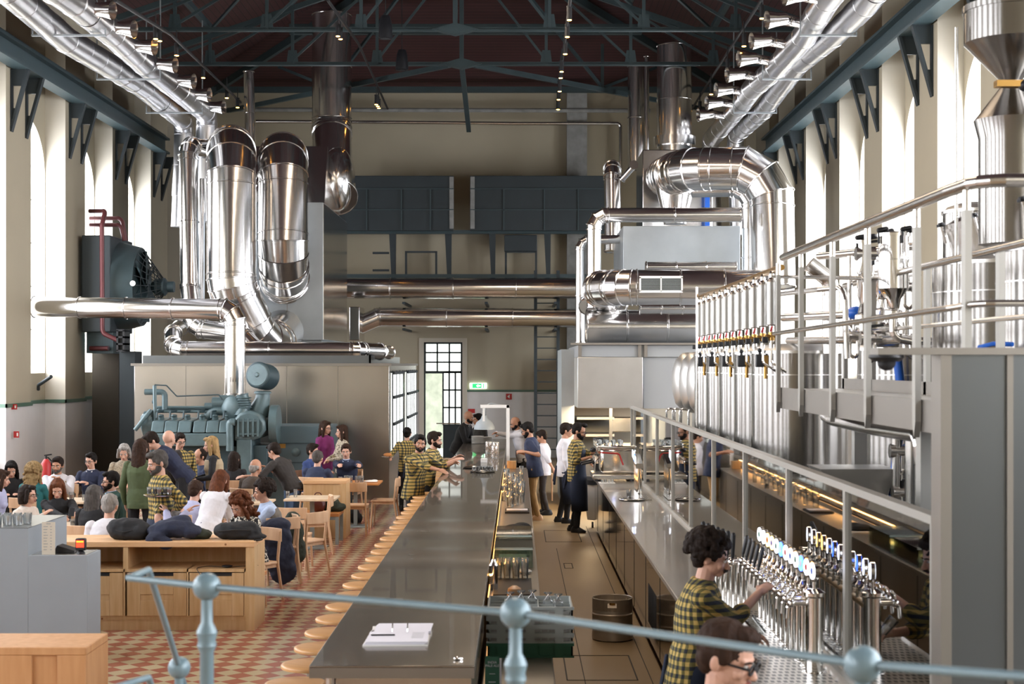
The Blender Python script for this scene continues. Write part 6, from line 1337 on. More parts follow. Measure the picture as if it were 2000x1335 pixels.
# ------------------------------------------------------------------ people
for n_, c_ in (('skin_light', 'C99C86'), ('skin_tan', 'B5856A'), ('skin_dark', '9A6B50')): mat(n_, c_, .55, var=.06, vs=12)
mat('lips', '9A5A50', .5); mat('eye_white', 'DAD6D0', .3); mat('iris', '1E1611', .3)
for n_, c_ in (('hair_black', '15110F'), ('hair_brown', '33231A'), ('hair_dark', '211813'), ('hair_auburn', '5A3420'), ('hair_blonde', '9A7E56'), ('hair_grey', '8E8A86'), ('hair_pepper', '4C4845'), ('hair_curl_blonde', '8A7350')):
    mat(n_, c_, .7, var=.35, vs=40, bump=.3, bs=70, stretch=(1, 1, .25), spec=.15)
for n_, c_ in (('cloth_white', 'D6D5DB'), ('cloth_lilac', 'A9ACCB'), ('cloth_lightblue', 'AFC0DC'), ('cloth_navy', '232A42'), ('cloth_blue', '2C3E6B'), ('cloth_black', '18181B'), ('cloth_green', '4A5638'), ('cloth_dkgreen', '27443C'), ('cloth_teal', '1F6468'), ('cloth_magenta', '7A2A66'), ('cloth_beige', 'A8977C'), ('cloth_charcoal', '2E2A28'), ('cloth_brown', '4A4038'), ('cloth_greyvest', '6E675F'), ('cloth_blouse', 'C9BDB2'), ('denim', '4F6B8E'), ('denim_dark', '27344F'), ('cloth_tan', 'B08D5E'), ('apron_navy', '1B2438'), ('apron_brown', '5A3A26'), ('cloth_darkblue', '26304A'), ('cloth_mustard', '9A7A30')):
    mat(n_, c_, .85, var=.12, vs=6, bump=.25, bs=9)
def fuse(o, vox, it=2, disp=0, nscale=.1):
    md = o.modifiers.new('Fuse', 'REMESH'); md.mode = 'VOXEL'; md.voxel_size = vox; md.use_smooth_shade = True
    if disp:
        t = bpy.data.textures.new('folds', 'CLOUDS'); t.noise_scale = nscale; dm = o.modifiers.new('Folds', 'DISPLACE'); dm.texture = t; dm.strength = disp; dm.mid_level = .5
    if it: sm = o.modifiers.new('Soft', 'SMOOTH'); sm.iterations = it
def ik(S, T, a, b_, pole):
    d = T-S; L = min(d.length, (a+b_)*.995); dn = d.normalized(); T = S+dn*L
    q = (a*a-b_*b_+L*L)/(2*L); hh = math.sqrt(max(a*a-q*q, 0)); p = pole-dn*pole.dot(dn); p.normalize()
    return S+dn*q+p*hh, T
def hand(b, w_, d, n, s_, k, curl=.5, fr=.0085, spread=.0):
    "palm, four fingers and a thumb; w_ wrist, d direction, n palm normal, s_ thumb side vector"
    pm = Matrix((s_, d, n)).transposed()
    b.ell(w_+d*.045*k, (.037*k, .05*k, .016*k), 12, 8, pm); b.caps(w_-d*.02, w_+d*.03*k, .024*k, .022*k)
    for j, (off, ln) in enumerate(((.028, .068), (.0095, .078), (-.0095, .072), (-.028, .055))):
        p = w_+d*.083*k+s_*off*k; c1 = curl*.6; c2 = curl*1.4
        d1 = (d*math.cos(c1)+n*math.sin(c1)+s_*off*spread*8).normalized(); d2 = (d*math.cos(c2)+n*math.sin(c2)).normalized()
        m_ = p+d1*ln*.55*k; e = m_+d2*ln*.5*k; b.caps(p-d*.015, m_, fr*1.05*k, fr*k, 8); b.caps(m_, e, fr*k, fr*.85*k, 8)
    p = w_+d*.025*k+s_*.028*k; m_ = p+(s_*.6+d*.7+n*.3).normalized()*.04*k; b.caps(p, m_, fr*1.35*k, fr*1.15*k, 8); b.caps(m_, m_+(d*.85+n*.4+s_*.1).normalized()*.032*k, fr*1.1*k, fr*.9*k, 8)
PEOPLE = []
def person(label, hx, top, Y, face=0, pose='stand', lean=0, pitch=8, yaw=0, shirt='cloth_navy', pants='cloth_black', hair='short', hc='hair_dark', skin='skin_light', beard=None, glasses=False,
           L=None, Rr=None, sleeve='long', female=False, apron=None, shoe='black', vox=None, vest=None, collar=None, gw=.0022, tuck=False, curl=.5, moustache=False, k=None, chair_=True, hem=0, side=0):
    s_ = F/Y; ztop = EYE-(top-VY)/s_
    k = k or (.94 if female else 1.0)
    if pose == 'stand' and not lean: k = ztop/1.76
    fa = R(face); f = Vector((math.sin(fa), -math.cos(fa), 0)); lr = R(lean)
    hx_ = gx(hx, Y); reach = math.sin(lr)*.70*k
    x = hx_-f.x*reach; y = Y-f.y*reach; hz = ztop-.82*k*math.cos(lr)-.0
    vox = vox or max(.0045, min(.0115, 1.15/s_))
    fem = .9 if female else 1.
    I4 = Matrix.Identity(4); U = Matrix.Translation((0, 0, hz)) @ Matrix.Rotation(lr, 4, 'X') @ Matrix.Rotation(R(side), 4, 'Y') @ Matrix.Scale(k, 4)
    Hm = U @ Matrix.Translation((0, -.012, .573)) @ Matrix.Rotation(R(yaw), 4, 'Z') @ Matrix.Rotation(R(pitch)-lr, 4, 'X') @ Matrix.Scale(1.09, 4)
    W = Matrix.Translation((x, y, 0)) @ Matrix.Rotation(fa, 4, 'Z'); Wi = W.inverted()
    def loc(t): return Wi @ at(*t) if len(t) == 3 and t[0] > 10 else Vector(t)
    # joints
    if pose == 'sit':
        hips = [Vector((sx*.09*k, 0, hz)) for sx in (-1, 1)]; knees = [Vector((sx*.12*k, -.42*k, max(hz+.02, .46))) for sx in (-1, 1)]; ank = [Vector((sx*.12*k, -.40*k+.06*sx, .09)) for sx in (-1, 1)]
    else:
        hips = [Vector((sx*.09*k, 0, hz)) for sx in (-1, 1)]; knees = [Vector((sx*.105*k, -.03+.02*sx, hz*.53)) for sx in (-1, 1)]; ank = [Vector((sx*.11*k, .03+.05*sx, .09)) for sx in (-1, 1)]
    sh = [U @ Vector((sx*.196*fem, .0, .445)) for sx in (-1, 1)]
    arms = []
    for sx, t in ((-1, Rr), (1, L)):
        S = sh[0] if sx < 0 else sh[1]
        T = loc(t) if t is not None else S+Vector((sx*.06, -.05, -.52*k))
        E, Wp = ik(S, T, .285*k, .255*k, Vector((sx*.5, .5, -.8)))
        arms.append((sx, S, E, Wp, (Wp-E).normalized()))
    torso = [(z, rx*1.1, ry*1.13) for z, rx, ry in [(-.10, .135, .105), (-.03, .16, .12), (.04, .16, .118), (.14, .138 if female else .146, .102), (.26, .155*fem+.008, .115), (.36, .17*fem+.004, .118), (.44, .168*fem, .1), (.49, .125, .08), (.535, .055, .055)]]
    def tor(b, g, z0=-1, zx=9):
        T0 = b.T; b.T = T0 @ U; b.loft([((0, .0 if z > .4 else .005, z), rx+g, ry+g, None) for z, rx, ry in torso if z0 <= z <= zx], 20)
        if female and z0 < .3 < zx: b.ell((-.07, -.085, .30), (.06+g, .05+g, .055+g)); b.ell((.07, -.085, .30), (.06+g, .05+g, .055+g))
        b.T = T0
    # body: one continuous skin
    b = MB(); tor(b, -.018); T0 = b.T
    b.T = U; b.caps((0, .0, .47), (0, -.012, .61), .06*fem, .055*fem); b.T = Hm
    b.ell((0, .012, .115), (.074, .094, .096), 20, 14); b.ell((0, -.018, .062), (.058, .07, .074), 18, 12); b.ell((0, -.062, .014), (.027, .024, .02)); b.ell((0, -.07, .108), (.05, .017, .013))
    b.caps((0, -.086, .088), (0, -.106, .058), .009, .0135, 10); b.ell((0, -.1, .053), (.018, .012, .009)); b.ell((-.036, -.06, .062), (.022, .02, .022)); b.ell((.036, -.06, .062), (.022, .02, .022)); b.ell((0, -.082, .03), (.024, .012, .012))
    for sx in (-1, 1): b.ell((sx*.077, .012, .08), (.011, .021, .031), 10, 8, Matrix.Rotation(sx*-.3, 3, 'Z'))
    b.T = T0
    for sx, S, E, Wp, d in arms:
        b.caps(S, E, .045*k*fem, .037*k*fem); b.caps(E, Wp, .037*k*fem, .026*k*fem)
        n = Vector((-sx*.6, -.1, -.8)); n = (n-d*n.dot(d)).normalized(); hd = (d+n*.15).normalized(); n = (n-hd*n.dot(hd)).normalized(); sv = hd.cross(n); sv = sv if sv.y < 0 or sv.z > 0 else -sv
        hand(b, Wp, hd, n, sv, k*fem, curl, max(.0085, vox*.95))
    for H_, K_, A_ in zip(hips, knees, ank): b.caps(H_, K_, .066*k, .048*k); b.caps(K_, A_, .046*k, .035*k)
    body = b.obj('person', skin, smooth=60, label=label, cat='person'); body.matrix_world = W; fuse(body, vox)
    # face details
    def P_(nm, m, fn, sm=60):
        q = MB(); q.T = Hm; fn(q); o = q.obj(nm, m, body, smooth=sm); return o
    for sx in (-1, 1):
        P_('eye', 'eye_white', lambda q: q.ell((sx*.030, -.079, .090), (.0125, .009, .0075), 12, 8)); P_('pupil', 'iris', lambda q: q.ell((sx*.030, -.0865, .090), (.006, .003, .006), 10, 6))
        P_('eyebrow', hc if hair != 'bald' else 'hair_dark', lambda q: (q.caps((sx*.014, -.091, .107), (sx*.035, -.088, .111), .0042, .004, 8), q.caps((sx*.035, -.088, .111), (sx*.05, -.078, .106), .004, .003, 8)))
    P_('lips', 'lips', lambda q: (q.ell((0, -.093, .034), (.021, .007, .0045)), q.ell((0, -.092, .026), (.018, .007, .005))))
    if beard:
        def bf(q):
            q.ell((0, -.03, .022), (.060, .064, .036)); q.ell((-.05, -.02, .045), (.016, .035, .035)); q.ell((.05, -.02, .045), (.016, .035, .035)); q.ell((0, -.075, .0), (.03, .025, .022)); q.caps((-.026, -.094, .038), (0, -.1, .046), .006, .007, 8); q.caps((.026, -.094, .038), (0, -.1, .046), .006, .007, 8)
        o = P_('beard', beard, bf); fuse(o, max(vox*.8, .005), 2)
    if moustache: P_('moustache', hc, lambda q: (q.caps((-.03, -.092, .034), (0, -.104, .045), .006, .009, 8), q.caps((.03, -.092, .034), (0, -.104, .045), .006, .009, 8)))
    if glasses:
        def gf(q):
            for sx in (-1, 1):
                p = [Vector((sx*.031+.022*math.cos(2*math.pi*j/14), -.101, .088+.017*math.sin(2*math.pi*j/14))) for j in range(15)]
                for j in range(14): q.caps(p[j], p[j+1], gw, n=6)
                q.caps((sx*.053, -.1, .092), (sx*.079, .01, .088), gw, n=6)
            q.caps((-.01, -.103, .09), (.01, -.103, .09), gw, n=6)
        P_('glasses', 'black', gf)
    # hair
    def hf(q):
        if hair in ('short', 'long', 'bob', 'bun', 'curly', 'wavy', 'ponytail', 'curlylong'):
            q.ell((0, .024, .13), (.085, .1, .093), 20, 14); q.ell((0, .055, .08), (.07, .055, .07)); q.ell((0, -.05, .185), (.055, .045, .028))
            for sx in (-1, 1): q.ell((sx*.074, -.005, .11), (.013, .03, .035))
        if hair == 'short': q.ell((0, -.045, .195), (.05, .045, .022))
        if hair in ('long', 'wavy', 'curlylong'):
            q.loft([((0, .045, .14), .088, .075, None), ((0, .055, .0), .098, .062, None), ((0, .06, -.12), .095, .05, None), ((0, .07, -.22), .07, .035, None), ((0, .075, -.27), .03, .02, None)], 16)
            for sx in (-1, 1): q.caps((sx*.07, -.025, .15), (sx*.085, -.02, .02), .022, .026); q.caps((sx*.085, -.02, .02), (sx*.09, -.03, -.12), .028, .018)
        if hair == 'bob':
            q.loft([((0, .035, .14), .092, .085, None), ((0, .04, .06), .1, .078, None), ((0, .045, -.01), .09, .066, None)], 16)
            for sx in (-1, 1): q.caps((sx*.072, -.035, .15), (sx*.088, -.03, .03), .022, .024)
        if hair == 'bun': q.ell((0, .125, .13), (.045, .04, .045))
        if hair == 'ponytail': q.caps((0, .1, .12), (0, .13, .02), .03, .035); q.caps((0, .13, .02), (.0, .11, -.14), .035, .015)
        if hair in ('curly', 'curlylong'):
            rnd = random.Random(int(hx)); n_ = 210 if hair == 'curly' else 220
            for j in range(n_):
                z = rnd.uniform(-.45, 1); t = rnd.uniform(0, 2*math.pi); r_ = math.sqrt(max(0, 1-z*z))
                p = Vector((.104*r_*math.cos(t), .034+.116*r_*math.sin(t), .132+.105*z))
                if hair == 'curlylong' and j > 120: p = Vector((rnd.uniform(-.12, .12), .03+rnd.uniform(-.04, .08), rnd.uniform(-.14, .1)))
                if p.y < -.04 and p.z < .175 or p.y < .035 and p.z < .11: continue
                q.ell(p, (.024, .024, .024), 8, 6)
        if hair == 'fringe': q.ell((0, .03, .085), (.083, .083, .05)); q.ell((0, .06, .06), (.065, .05, .06))
        if hair == 'receding': q.ell((0, .045, .135), (.083, .083, .088)); q.ell((0, .055, .075), (.072, .055, .065)); [q.ell((sx*.074, .005, .1), (.012, .03, .04)) for sx in (-1, 1)]
        if hair == 'quiff': q.ell((0, .03, .13), (.083, .095, .09)); q.ell((0, .055, .08), (.07, .055, .06)); q.ell((0, -.045, .2), (.055, .05, .035)); [q.ell((sx*.073, -.0, .11), (.012, .03, .04)) for sx in (-1, 1)]
    if hair != 'bald':
        q = MB(); q.T = Hm; hf(q); o = q.obj('hair', hc, body, smooth=60); fuse(o, max(vox*.9, .006), 1, .012 if hair not in ('curly', 'curlylong') else .02, .03)
    # shirt
    g = .0
    b = MB(); tor(b, .008)
    b.T = U; b.loft([((0, .005, -.13-hem*3 if not tuck else -.05), .184+hem, .145+hem, None), ((0, .005, -.08), .185+hem*.6, .145+hem*.5, None), ((0, .005, .1), .165, .127, None)], 20); b.T = T0
    for sx, S, E, Wp, d in arms:
        b.ell(S, (.068*k*fem, .07*k, .066*k)); b.caps(S, S+(E-S)*(1 if sleeve != 'short' else .7), .067*k*fem, .057*k*fem)
        if sleeve == 'long': b.caps(E, Wp-d*.01, .055*k*fem, .04*k*fem)
        if sleeve == 'rolled': b.caps(E, E+d*.08*k, .058*k*fem, .056*k*fem)
    o = b.obj('shirt', shirt, body, smooth=60); fuse(o, vox, 2, .016, .09)
    if collar:
        q = MB(); q.T = U; q.loft([((0, -.004, .49), .075, .072, None), ((0, -.01, .535), .064, .064, None), ((0, -.008, .54), .058, .058, None)], 18, cap=False); q.prism([(-.055, .52), (-.005, .49), (-.05, .45)], -.085, -.07); q.prism([(.055, .52), (.05, .45), (.005, .49)], -.085, -.07); q.obj('collar', collar, body)
    if vest:
        q = MB(); tor(q, .02, -.05, .46); o = q.obj('vest', vest, body, smooth=60); fuse(o, vox, 2)
    # trousers and shoes
    b = MB(); T1 = b.T; b.T = Matrix.Translation((0, 0, hz)) @ Matrix.Scale(k, 4); b.loft([((0, 0, -.1), .155, .115, None), ((0, 0, .05), .172, .13, None), ((0, 0, .1), .15, .112, None)], 18); b.T = T1
    for H_, K_, A_ in zip(hips, knees, ank): b.caps(H_, K_, .088*k, .064*k); b.caps(K_, A_, .064*k, .05*k)
    o = b.obj('trousers', pants, body, smooth=60); fuse(o, vox, 2, .014, .1)
    for A_ in ank:
        b = MB(); b.loft([((A_.x, A_.y-.03, .0), .045, .12, None), ((A_.x, A_.y-.03, .03), .05, .13, None), ((A_.x, A_.y-.0, .07), .042, .085, None), ((A_.x, A_.y+.02, .1), .04, .05, None)], 16); b.obj('shoe', shoe, body)
    if apron:
        b = MB(); n_ = 16; vs = []; fs = []
        rows = [(.06, 2.3, .172, .132), (-.05, 2.3, .19, .15), (-.2, 2.1, .2, .165), (-.42, 2.0, .2, .17), (-.6, 1.9, .2, .175)]
        if apron == 'bib': rows = [(.38, .75, .165, .135), (.25, .95, .175, .145), (.1, 1.6, .17, .135)]+rows[1:]
        for z, am, rx, ry in rows:
            for j in range(n_+1): t = -math.pi/2+am*(-1+2*j/n_); vs.append((rx*k*math.cos(t), ry*k*math.sin(t)-.01, z*k))
        m_ = n_+1
        for i in range(len(rows)-1): fs += [(i*m_+j, i*m_+j+1, (i+1)*m_+j+1, (i+1)*m_+j) for j in range(n_)]
        b.T = Matrix.Translation((0, 0, hz)) @ Matrix.Rotation(lr*.8, 4, 'X'); b.add(vs, fs); o = b.obj('apron', 'apron_navy', body, smooth=70); sd = o.modifiers.new('Thick', 'SOLIDIFY'); sd.thickness = .006; sd.offset = 1
        b = MB(); b.T = Matrix.Translation((0, 0, hz)); b.caps((-.02, .15*k, .05), (-.05, .19*k, -.25), .012, .02, 8); b.caps((.02, .15*k, .05), (.04, .19*k, -.2), .012, .02, 8); b.obj('apron_strings', 'apron_navy', body)
    if pose == 'sit' and chair_: chair(x, y+0, fa, 'beech chair occupied by the person described as: '+' '.join(label.split()[:9])) if False else SEATS.append((x, y, fa, label))
    return body, W, arms
SEATS = []
P = person
# --- left-hand diners
P('woman with long straight dark hair, head lowered, at left edge by white wall', 22, 897, 22.4, 20, 'sit', 8, 25, 0, 'cloth_black', hair='long', hc='hair_black', female=True, L=(.1, -.35, .78), Rr=(-.12, -.35, .78))
P('woman cut by the left edge, brown hair, pale lilac blouse, seen from the side', 2, 915, 20.4, 100, 'sit', 8, 10, 0, 'cloth_lilac', hair='long', hc='hair_brown', female=True)
P('woman in teal sweater with curly dark-blonde hair, back turned', 66, 904, 21.4, 165, 'sit', 5, 10, 0, 'cloth_teal', hair='curlylong', hc='hair_curl_blonde', female=True, L=(.1, -.35, .78), Rr=(-.1, -.35, .78))
P('woman with dark bob and pale blouse resting chin on hand, side view', 57, 945, 17.9, 75, 'sit', 12, 0, 0, 'cloth_blouse', hair='bob', hc='hair_dark', female=True, glasses=True, Rr=(84, 1005, 17.7), L=(90, 1015, 17.9))
P('bearded man in white shirt, hands clasped before mouth, facing camera', 112, 890, 23.2, 0, 'sit', 12, 8, 0, 'cloth_white', hair='short', hc='hair_dark', skin='skin_tan', beard='hair_pepper', L=(117, 938, 22.9), Rr=(105, 938, 22.9), vest='cloth_beige')
P('woman with long reddish-brown hair in black top looking down at phone', 113, 931, 19.1, 12, 'sit', 10, 28, 0, 'cloth_black', hair='long', hc='hair_auburn', female=True, Rr=(125, 1010, 18.7), L=(150, 1002, 18.7))
P('man in navy sweater with white collar, glasses, facing camera', 178, 882, 24.3, -12, 'sit', 4, 6, 0, 'cloth_navy', hair='short', hc='hair_black', glasses=True, collar='cloth_white', L=(.12, -.35, .8), Rr=(-.12, -.35, .8))
P('woman with long greying dark hair and black sweater, back to camera', 184, 945, 17.8, 170, 'sit', 8, 5, 0, 'cloth_black', hair='long', hc='hair_pepper', female=True, L=(.12, -.35, .78), Rr=(-.12, -.35, .78))
P('man with glasses and dark green sweater looking left', 216, 918, 20.2, -55, 'sit', 8, 5, -8, 'cloth_dkgreen', hair='short', hc='hair_black', glasses=True, beard='hair_dark', collar='cloth_lightblue', L=(.12, -.33, .78), Rr=(-.12, -.33, .78))
P('man with cropped grey hair and white shirt, back to camera', 214, 962, 16.7, 176, 'sit', 8, 12, 0, 'cloth_white', hair='short', hc='hair_grey', L=(.15, -.3, .78), Rr=(-.15, -.3, .78))
P('older grey-haired woman in speckled beige cardigan, facing camera', 243, 864, 21.6, 8, 'stand', 0, 22, 0, 'tweed', hair='bob', hc='hair_grey', female=True, L=(.12, -.25, 1.0), Rr=(-.12, -.25, 1.0))
P('woman standing in olive green sweater with dark wavy hair, back turned', 274, 855, 19.9, 172, 'stand', 0, 8, 0, 'cloth_green', hair='wavy', hc='hair_brown', female=True)
P('dark-haired man in navy bending over the table behind the green sweater', 294, 846, 21.8, -70, 'stand', 42, 40, 0, 'cloth_navy', hair='short', hc='hair_dark', L=(-.1, -.6, .85), Rr=(.1, -.6, .85))
P('bald man in dark sweater, back turned, in the standing group', 328, 838, 22.4, 150, 'stand', 0, 8, 0, 'cloth_charcoal', hair='bald', skin='skin_light')
P('waiter in yellow plaid shirt with glasses, half hidden behind bald man', 350, 843, 22.9, 35, 'stand', 0, 12, 0, 'plaid', hair='short', hc='hair_dark', glasses=True, apron='half')
P('greying bearded waiter in yellow plaid shirt carrying a tray of glasses', 314, 876, 16.5, -62, 'stand', 0, 16, 6, 'plaid', hair='short', hc='hair_pepper', skin='skin_light', beard='hair_pepper', Rr=(308, 1008, 16.2), L=(340, 1000, 16.4), sleeve='long', apron='half', hem=.015)
P('seated man in navy, balding, half hidden left of the blonde woman', 393, 873, 23.6, -60, 'sit', 5, 10, 0, 'cloth_darkblue', hair='receding', hc='hair_dark', skin='skin_tan')
P('blonde woman in beige vest over black sleeves, looking left', 414, 850, 22.4, -80, 'stand', 4, 10, 0, 'cloth_black', hair='long', hc='hair_blonde', female=True, vest='cloth_beige', Rr=(.0, -.28, 1.0), L=(.1, -.25, 1.0))
P('woman with long dark brown hair seen from behind near the dark engine', 457, 880, 24.6, 172, 'sit', 4, 5, 0, 'cloth_black', hair='wavy', hc='hair_dark', female=True)
P('balding grey man in brown pullover seated, back turned', 498, 894, 23.0, 150, 'sit', 8, 15, 0, 'cloth_brown', hair='fringe', hc='hair_grey', skin='skin_tan')
P('standing man in charcoal shirt and blue jeans leaning over a friend', 533, 866, 23.6, -118, 'stand', 34, 25, 0, 'cloth_charcoal', 'denim', hair='short', hc='hair_dark', Rr=(.2, -.35, 1.1), L=(478, 930, 23.2), sleeve='rolled', tuck=True, shoe='brown_shoe')
P('curly dark-haired man in grey vest and light blue shirt, looking left', 512, 937, 18.6, -70, 'sit', 14, 8, 0, 'cloth_lightblue', 'denim_dark', hair='curly', hc='hair_dark', skin='skin_tan', vest='cloth_greyvest', L=(.05, -.35, .95), Rr=(.1, -.38, .85))
P('woman with curly brown hair and black-and-white printed top, head bowed', 470, 962, 16.9, -35, 'sit', 18, 30, 0, 'print_bw', 'denim_dark', hair='curlylong', hc='hair_auburn', female=True, Rr=(.0, -.42, .78), L=(.12, -.42, .78))
P('woman in white blouse with long auburn hair leaning left, back to camera', 432, 918, 18.0, 160, 'stand', 28, 25, 0, 'cloth_white', 'denim_dark', hair='long', hc='hair_auburn', female=True, Rr=(.0, -.5, .8), L=(-.1, -.5, .8))
P('person in lilac shirt with dark hair turned away behind the white blouse', 382, 937, 19.2, 160, 'sit', 18, 20, 0, 'cloth_lilac', hair='short', hc='hair_brown')
P('bald man in lilac shirt, head bowed into his hands behind the coats', 345, 983, 16.35, 170, 'sit', 22, 40, 0, 'cloth_lilac', hair='fringe', hc='hair_grey', skin='skin_light', Rr=(325, 1000, 16.2), L=(364, 1000, 16.2))
P('woman in magenta sweater with long brown hair, glasses, by steel wall', 634, 820, 27.3, 60, 'stand', 0, 6, 0, 'cloth_magenta', hair='long', hc='hair_brown', female=True, glasses=True, L=(.05, -.25, 1.0))
P('woman in striped beige knit facing the magenta sweater', 669, 828, 27.0, -70, 'stand', 0, 4, 0, 'stripe_knit', hair='wavy', hc='hair_brown', female=True, Rr=(.05, -.3, 1.0), L=(.1, -.25, 1.0))
P('man in navy sweater seated behind the pine table, facing camera', 676, 865, 26.6, -8, 'sit', 10, 8, 8, 'cloth_navy', hair='short', hc='hair_brown', collar='cloth_lightblue', Rr=(662, 908, 26.0), L=(704, 908, 26.0))
P('man in blue jacket with dark hair, side view, left of the pine table', 610, 864, 26.5, 70, 'sit', 4, 5, 0, 'cloth_blue', hair='short', hc='hair_dark', L=(.1, -.35, .8), Rr=(-.1, -.35, .8))
P('man in dark blue jacket seated with his back to the camera', 620, 878, 25.3, 165, 'sit', 5, 10, 0, 'cloth_darkblue', hair='short', hc='hair_pepper', L=(.12, -.35, .8), Rr=(-.12, -.35, .8))
# --- bar side
P('waitress in plaid shirt and long apron, hair in bun, back turned', 795, 833, 27.8, 175, 'stand', 0, 5, 0, 'plaid', 'cloth_black', hair='bun', hc='hair_black', female=True, Rr=(756, 888, 27.6) if False else None, L=(762, 893, 27.5), apron='half')
P('bearded waiter in plaid shirt leaning on the bar, looking at camera', 820, 847, 22.3, 48, 'stand', 10, 4, -38, 'plaid', 'cloth_black', hair='short', hc='hair_black', skin='skin_tan', beard='hair_black', Rr=(872, 922, 21.9), L=(886, 903, 22.3), sleeve='rolled', hem=.015)
P('dark-haired waiter in plaid shirt leaning on the bar, in profile', 850, 841, 23.3, 78, 'stand', 12, 6, 0, 'plaid', 'cloth_black', hair='short', hc='hair_dark', beard='hair_dark', Rr=(888, 898, 23.0), L=(890, 893, 23.6), sleeve='rolled')
P('bald bearded man in black suit leaning on the far end of the bar', 917, 802, 31.0, 70, 'stand', 22, 12, 0, 'cloth_black', 'cloth_black', hair='bald', skin='skin_tan', beard='hair_black', Rr=(.0, -.42, 1.15), L=(.12, -.42, 1.15), collar='cloth_white')
P('dark-haired person mostly hidden behind the grey dome lamp', 934, 806, 31.8, -60, 'stand', 8, 8, 0, 'cloth_charcoal', hair='short', hc='hair_black', skin='skin_tan')
P('bald bearded man in white shirt working behind far end of bar', 1008, 812, 30.2, -70, 'stand', 12, 20, 0, 'cloth_white', 'cloth_black', hair='fringe', hc='hair_dark', skin='skin_tan', beard='hair_black', Rr=(968, 845, 30.0), L=(975, 848, 30.4))
P('man in navy short-sleeved shirt and tan trousers in the aisle', 1034, 822, 26.1, -100, 'stand', 7, 24, 0, 'cloth_darkblue', 'cloth_tan', hair='short', hc='hair_black', skin='skin_tan', glasses=True, L=(1026, 882, 25.7), Rr=(1022, 885, 26.2), sleeve='short', beard='hair_black', shoe='beech', hem=.01)
P('person in white shirt and brown apron behind the man in tan trousers', 1062, 838, 27.0, -100, 'stand', 0, 20, 0, 'cloth_white', 'cloth_charcoal', hair='short', hc='hair_dark', skin='skin_tan', L=(1080, 915, 26.6), k=1.0, sleeve='rolled')
P('barista in plaid shirt and navy apron with glasses at coffee machine', 1126, 823, 24.2, 78, 'stand', 0, 18, 0, 'plaid', 'cloth_black', hair='quiff', hc='hair_black', skin='skin_tan', glasses=True, beard='hair_black', Rr=(1150, 893, 23.9), L=(1166, 880, 24.0), sleeve='rolled', apron='bib')
P('young man in white shirt standing behind the aproned barista', 1103, 824, 25.6, 95, 'stand', 0, 12, 0, 'cloth_white', 'cloth_black', hair='short', hc='hair_dark', skin='skin_tan', L=(.1, -.4, 1.05), apron='half')
bm, BW, barms = P('curly-haired barman with moustache in plaid shirt pulling a beer tap', 1382, 1038, 9.0, 82, 'stand', 8, 16, 0, 'plaid', 'cloth_black', hair='curly', hc='hair_dark', skin='skin_light', Rr=(1482, 1158, 9.05), L=(1464, 1236, 9.15), sleeve='rolled', apron='half', moustache=True, vox=.0045, curl=.7, hem=.01)
P('man with dark hair and black glasses in the lower right foreground', 1402, 1202, 5.6, 62, 'stand', 0, 16, 0, 'cloth_black', 'cloth_black', hair='short', hc='hair_brown', skin='skin_light', glasses=True, vox=.0042, gw=.0042)
sgroups = {}
for (x, y, fa, lb) in SEATS:
    if lb.startswith('bald man in lilac'): continue
    c_ = chair(x, y, fa, 'beech chair under the seated '+' '.join(lb.split()[:10]).rstrip(','))
# carried and held things
tp = at(312, 968, 16.2)
tray(tuple(tp), .17, 'round steel serving tray held by the greying waiter')
for k in range(5): cup('tasting_glass', (tp.x-.11+.055*k, tp.y-.02+.04*(k % 2), tp.z+.018), .026, .08, 'small glass on the waiter\'s tray, %s from the left' % ordn(k), ('beer_dark', 'beer_dark', 'beer_amber', 'beer_dark', 'beer_amber')[k], .7)
tp = at(757, 893, 27.5); b = MB(); b.lathe([(.05, 0), (.11, .012), (.115, .016), (.05, .006)], n=24); o = b.obj('carried_plate', 'white', label='small plate with bread carried by the waitress', cat='plate'); o.location = tp
b = MB(); b.ell((0, 0, .04), (.08, .06, .035)); o = b.obj('bread_roll', 'bench_wood', label='brown bread roll on the plate carried by the waitress', cat='bread'); o.location = tp+Vector((0, 0, .012))
b = MB(); b.box(-.012, .012, -.14, .14, -.26, .22); o = b.obj('carried_board', 'beech', label='thin wooden board carried low in the aisle beside tan trousers', cat='board', bev=.004); o.location = at(1078, 948, 26.5)
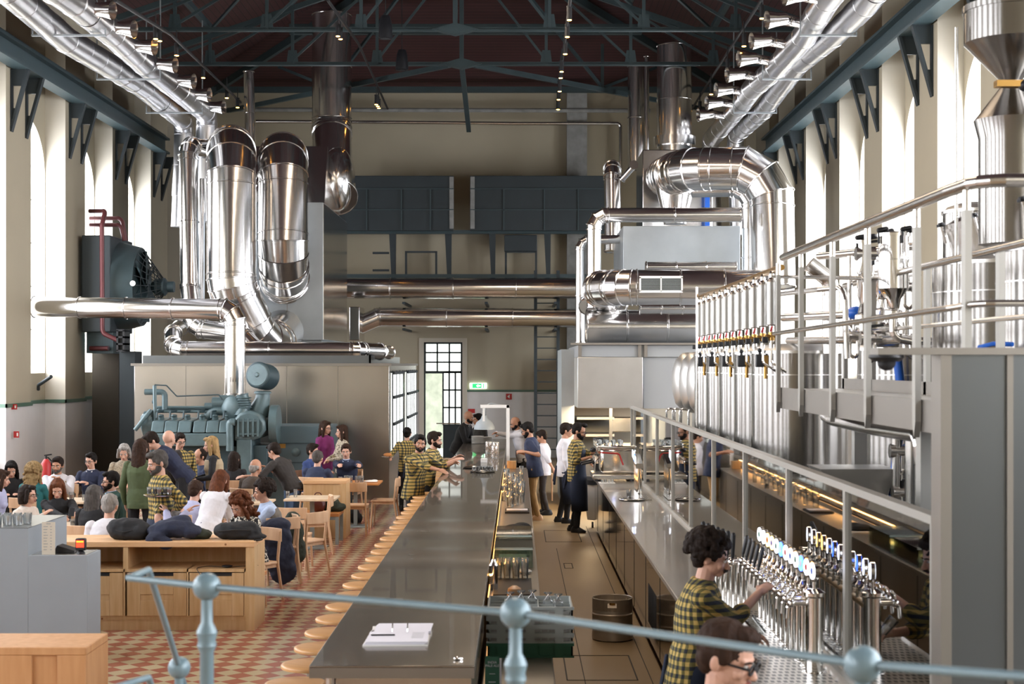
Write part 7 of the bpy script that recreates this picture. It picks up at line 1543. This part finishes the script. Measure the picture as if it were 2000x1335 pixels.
q = at(1490, 1226, 9.1); r = cup('pint_glass', q-Vector((0, 0, .04)), .036, .13, 'clear beer glass tilted in the barman\'s lower hand', None, 0); r.rotation_euler = (0, R(-40), 0)
b = MB(); b.box(-.035, .035, -.07, .07, 0, .008); o = b.obj('phone', 'black', label='black phone held by the woman with reddish-brown hair', cat='phone', bev=.002); o.location = at(140, 1000, 18.55); o.rotation_euler = (R(40), 0, .2)
EXPO = 0.36
def LIGHTS():
    area('kitchen_light', (1.7, 28.2, 1.93), 1.2, 110, (1, .75, .45))
    area('bar_light', (-.4, 20, 9.5), 1.0, 500, (1, .8, .6), (0, 0, 0), 18)
# ------------------------------------------------------------------ light, camera, world
w = bpy.data.worlds.new('World'); sc.world = w; w.use_nodes = True
w.node_tree.nodes['Background'].inputs[0].default_value = (.85, .92, 1, 1); w.node_tree.nodes['Background'].inputs[1].default_value = 4
def area(name, loc, size, power, col, rot=(0, 0, 0), size_y=None):
    l = bpy.data.lights.new(name, 'AREA'); l.energy = power; l.color = col; l.size = size
    if size_y: l.shape = 'RECTANGLE'; l.size_y = size_y
    o = bpy.data.objects.new(name, l); COL.objects.link(o); o.location = loc; o.rotation_euler = rot; return o
LIGHTS()
cam = bpy.data.cameras.new('camera'); co = bpy.data.objects.new('camera', cam); COL.objects.link(co)
co.location = (0, 0, EYE); co.rotation_euler = (R(90), 0, 0)
cam.sensor_width = 36; cam.lens = F*36/2000; cam.shift_x = -.005; cam.shift_y = .02225
cam.clip_start = .1; cam.clip_end = 200
cam.dof.use_dof = True; cam.dof.focus_distance = 24; cam.dof.aperture_fstop = 4.5
sc.camera = co
sc.view_settings.view_transform = 'Standard'; sc.view_settings.look = 'None'; sc.view_settings.gamma = 1; sc.view_settings.exposure = EXPO
sc.cycles.max_bounces = 7; sc.cycles.diffuse_bounces = 4; sc.cycles.glossy_bounces = 4; sc.cycles.transmission_bounces = 4; sc.cycles.transparent_max_bounces = 16
sc.cycles.caustics_reflective = False; sc.cycles.caustics_refractive = False; sc.cycles.sample_clamp_indirect = 6; sc.cycles.use_denoising = True
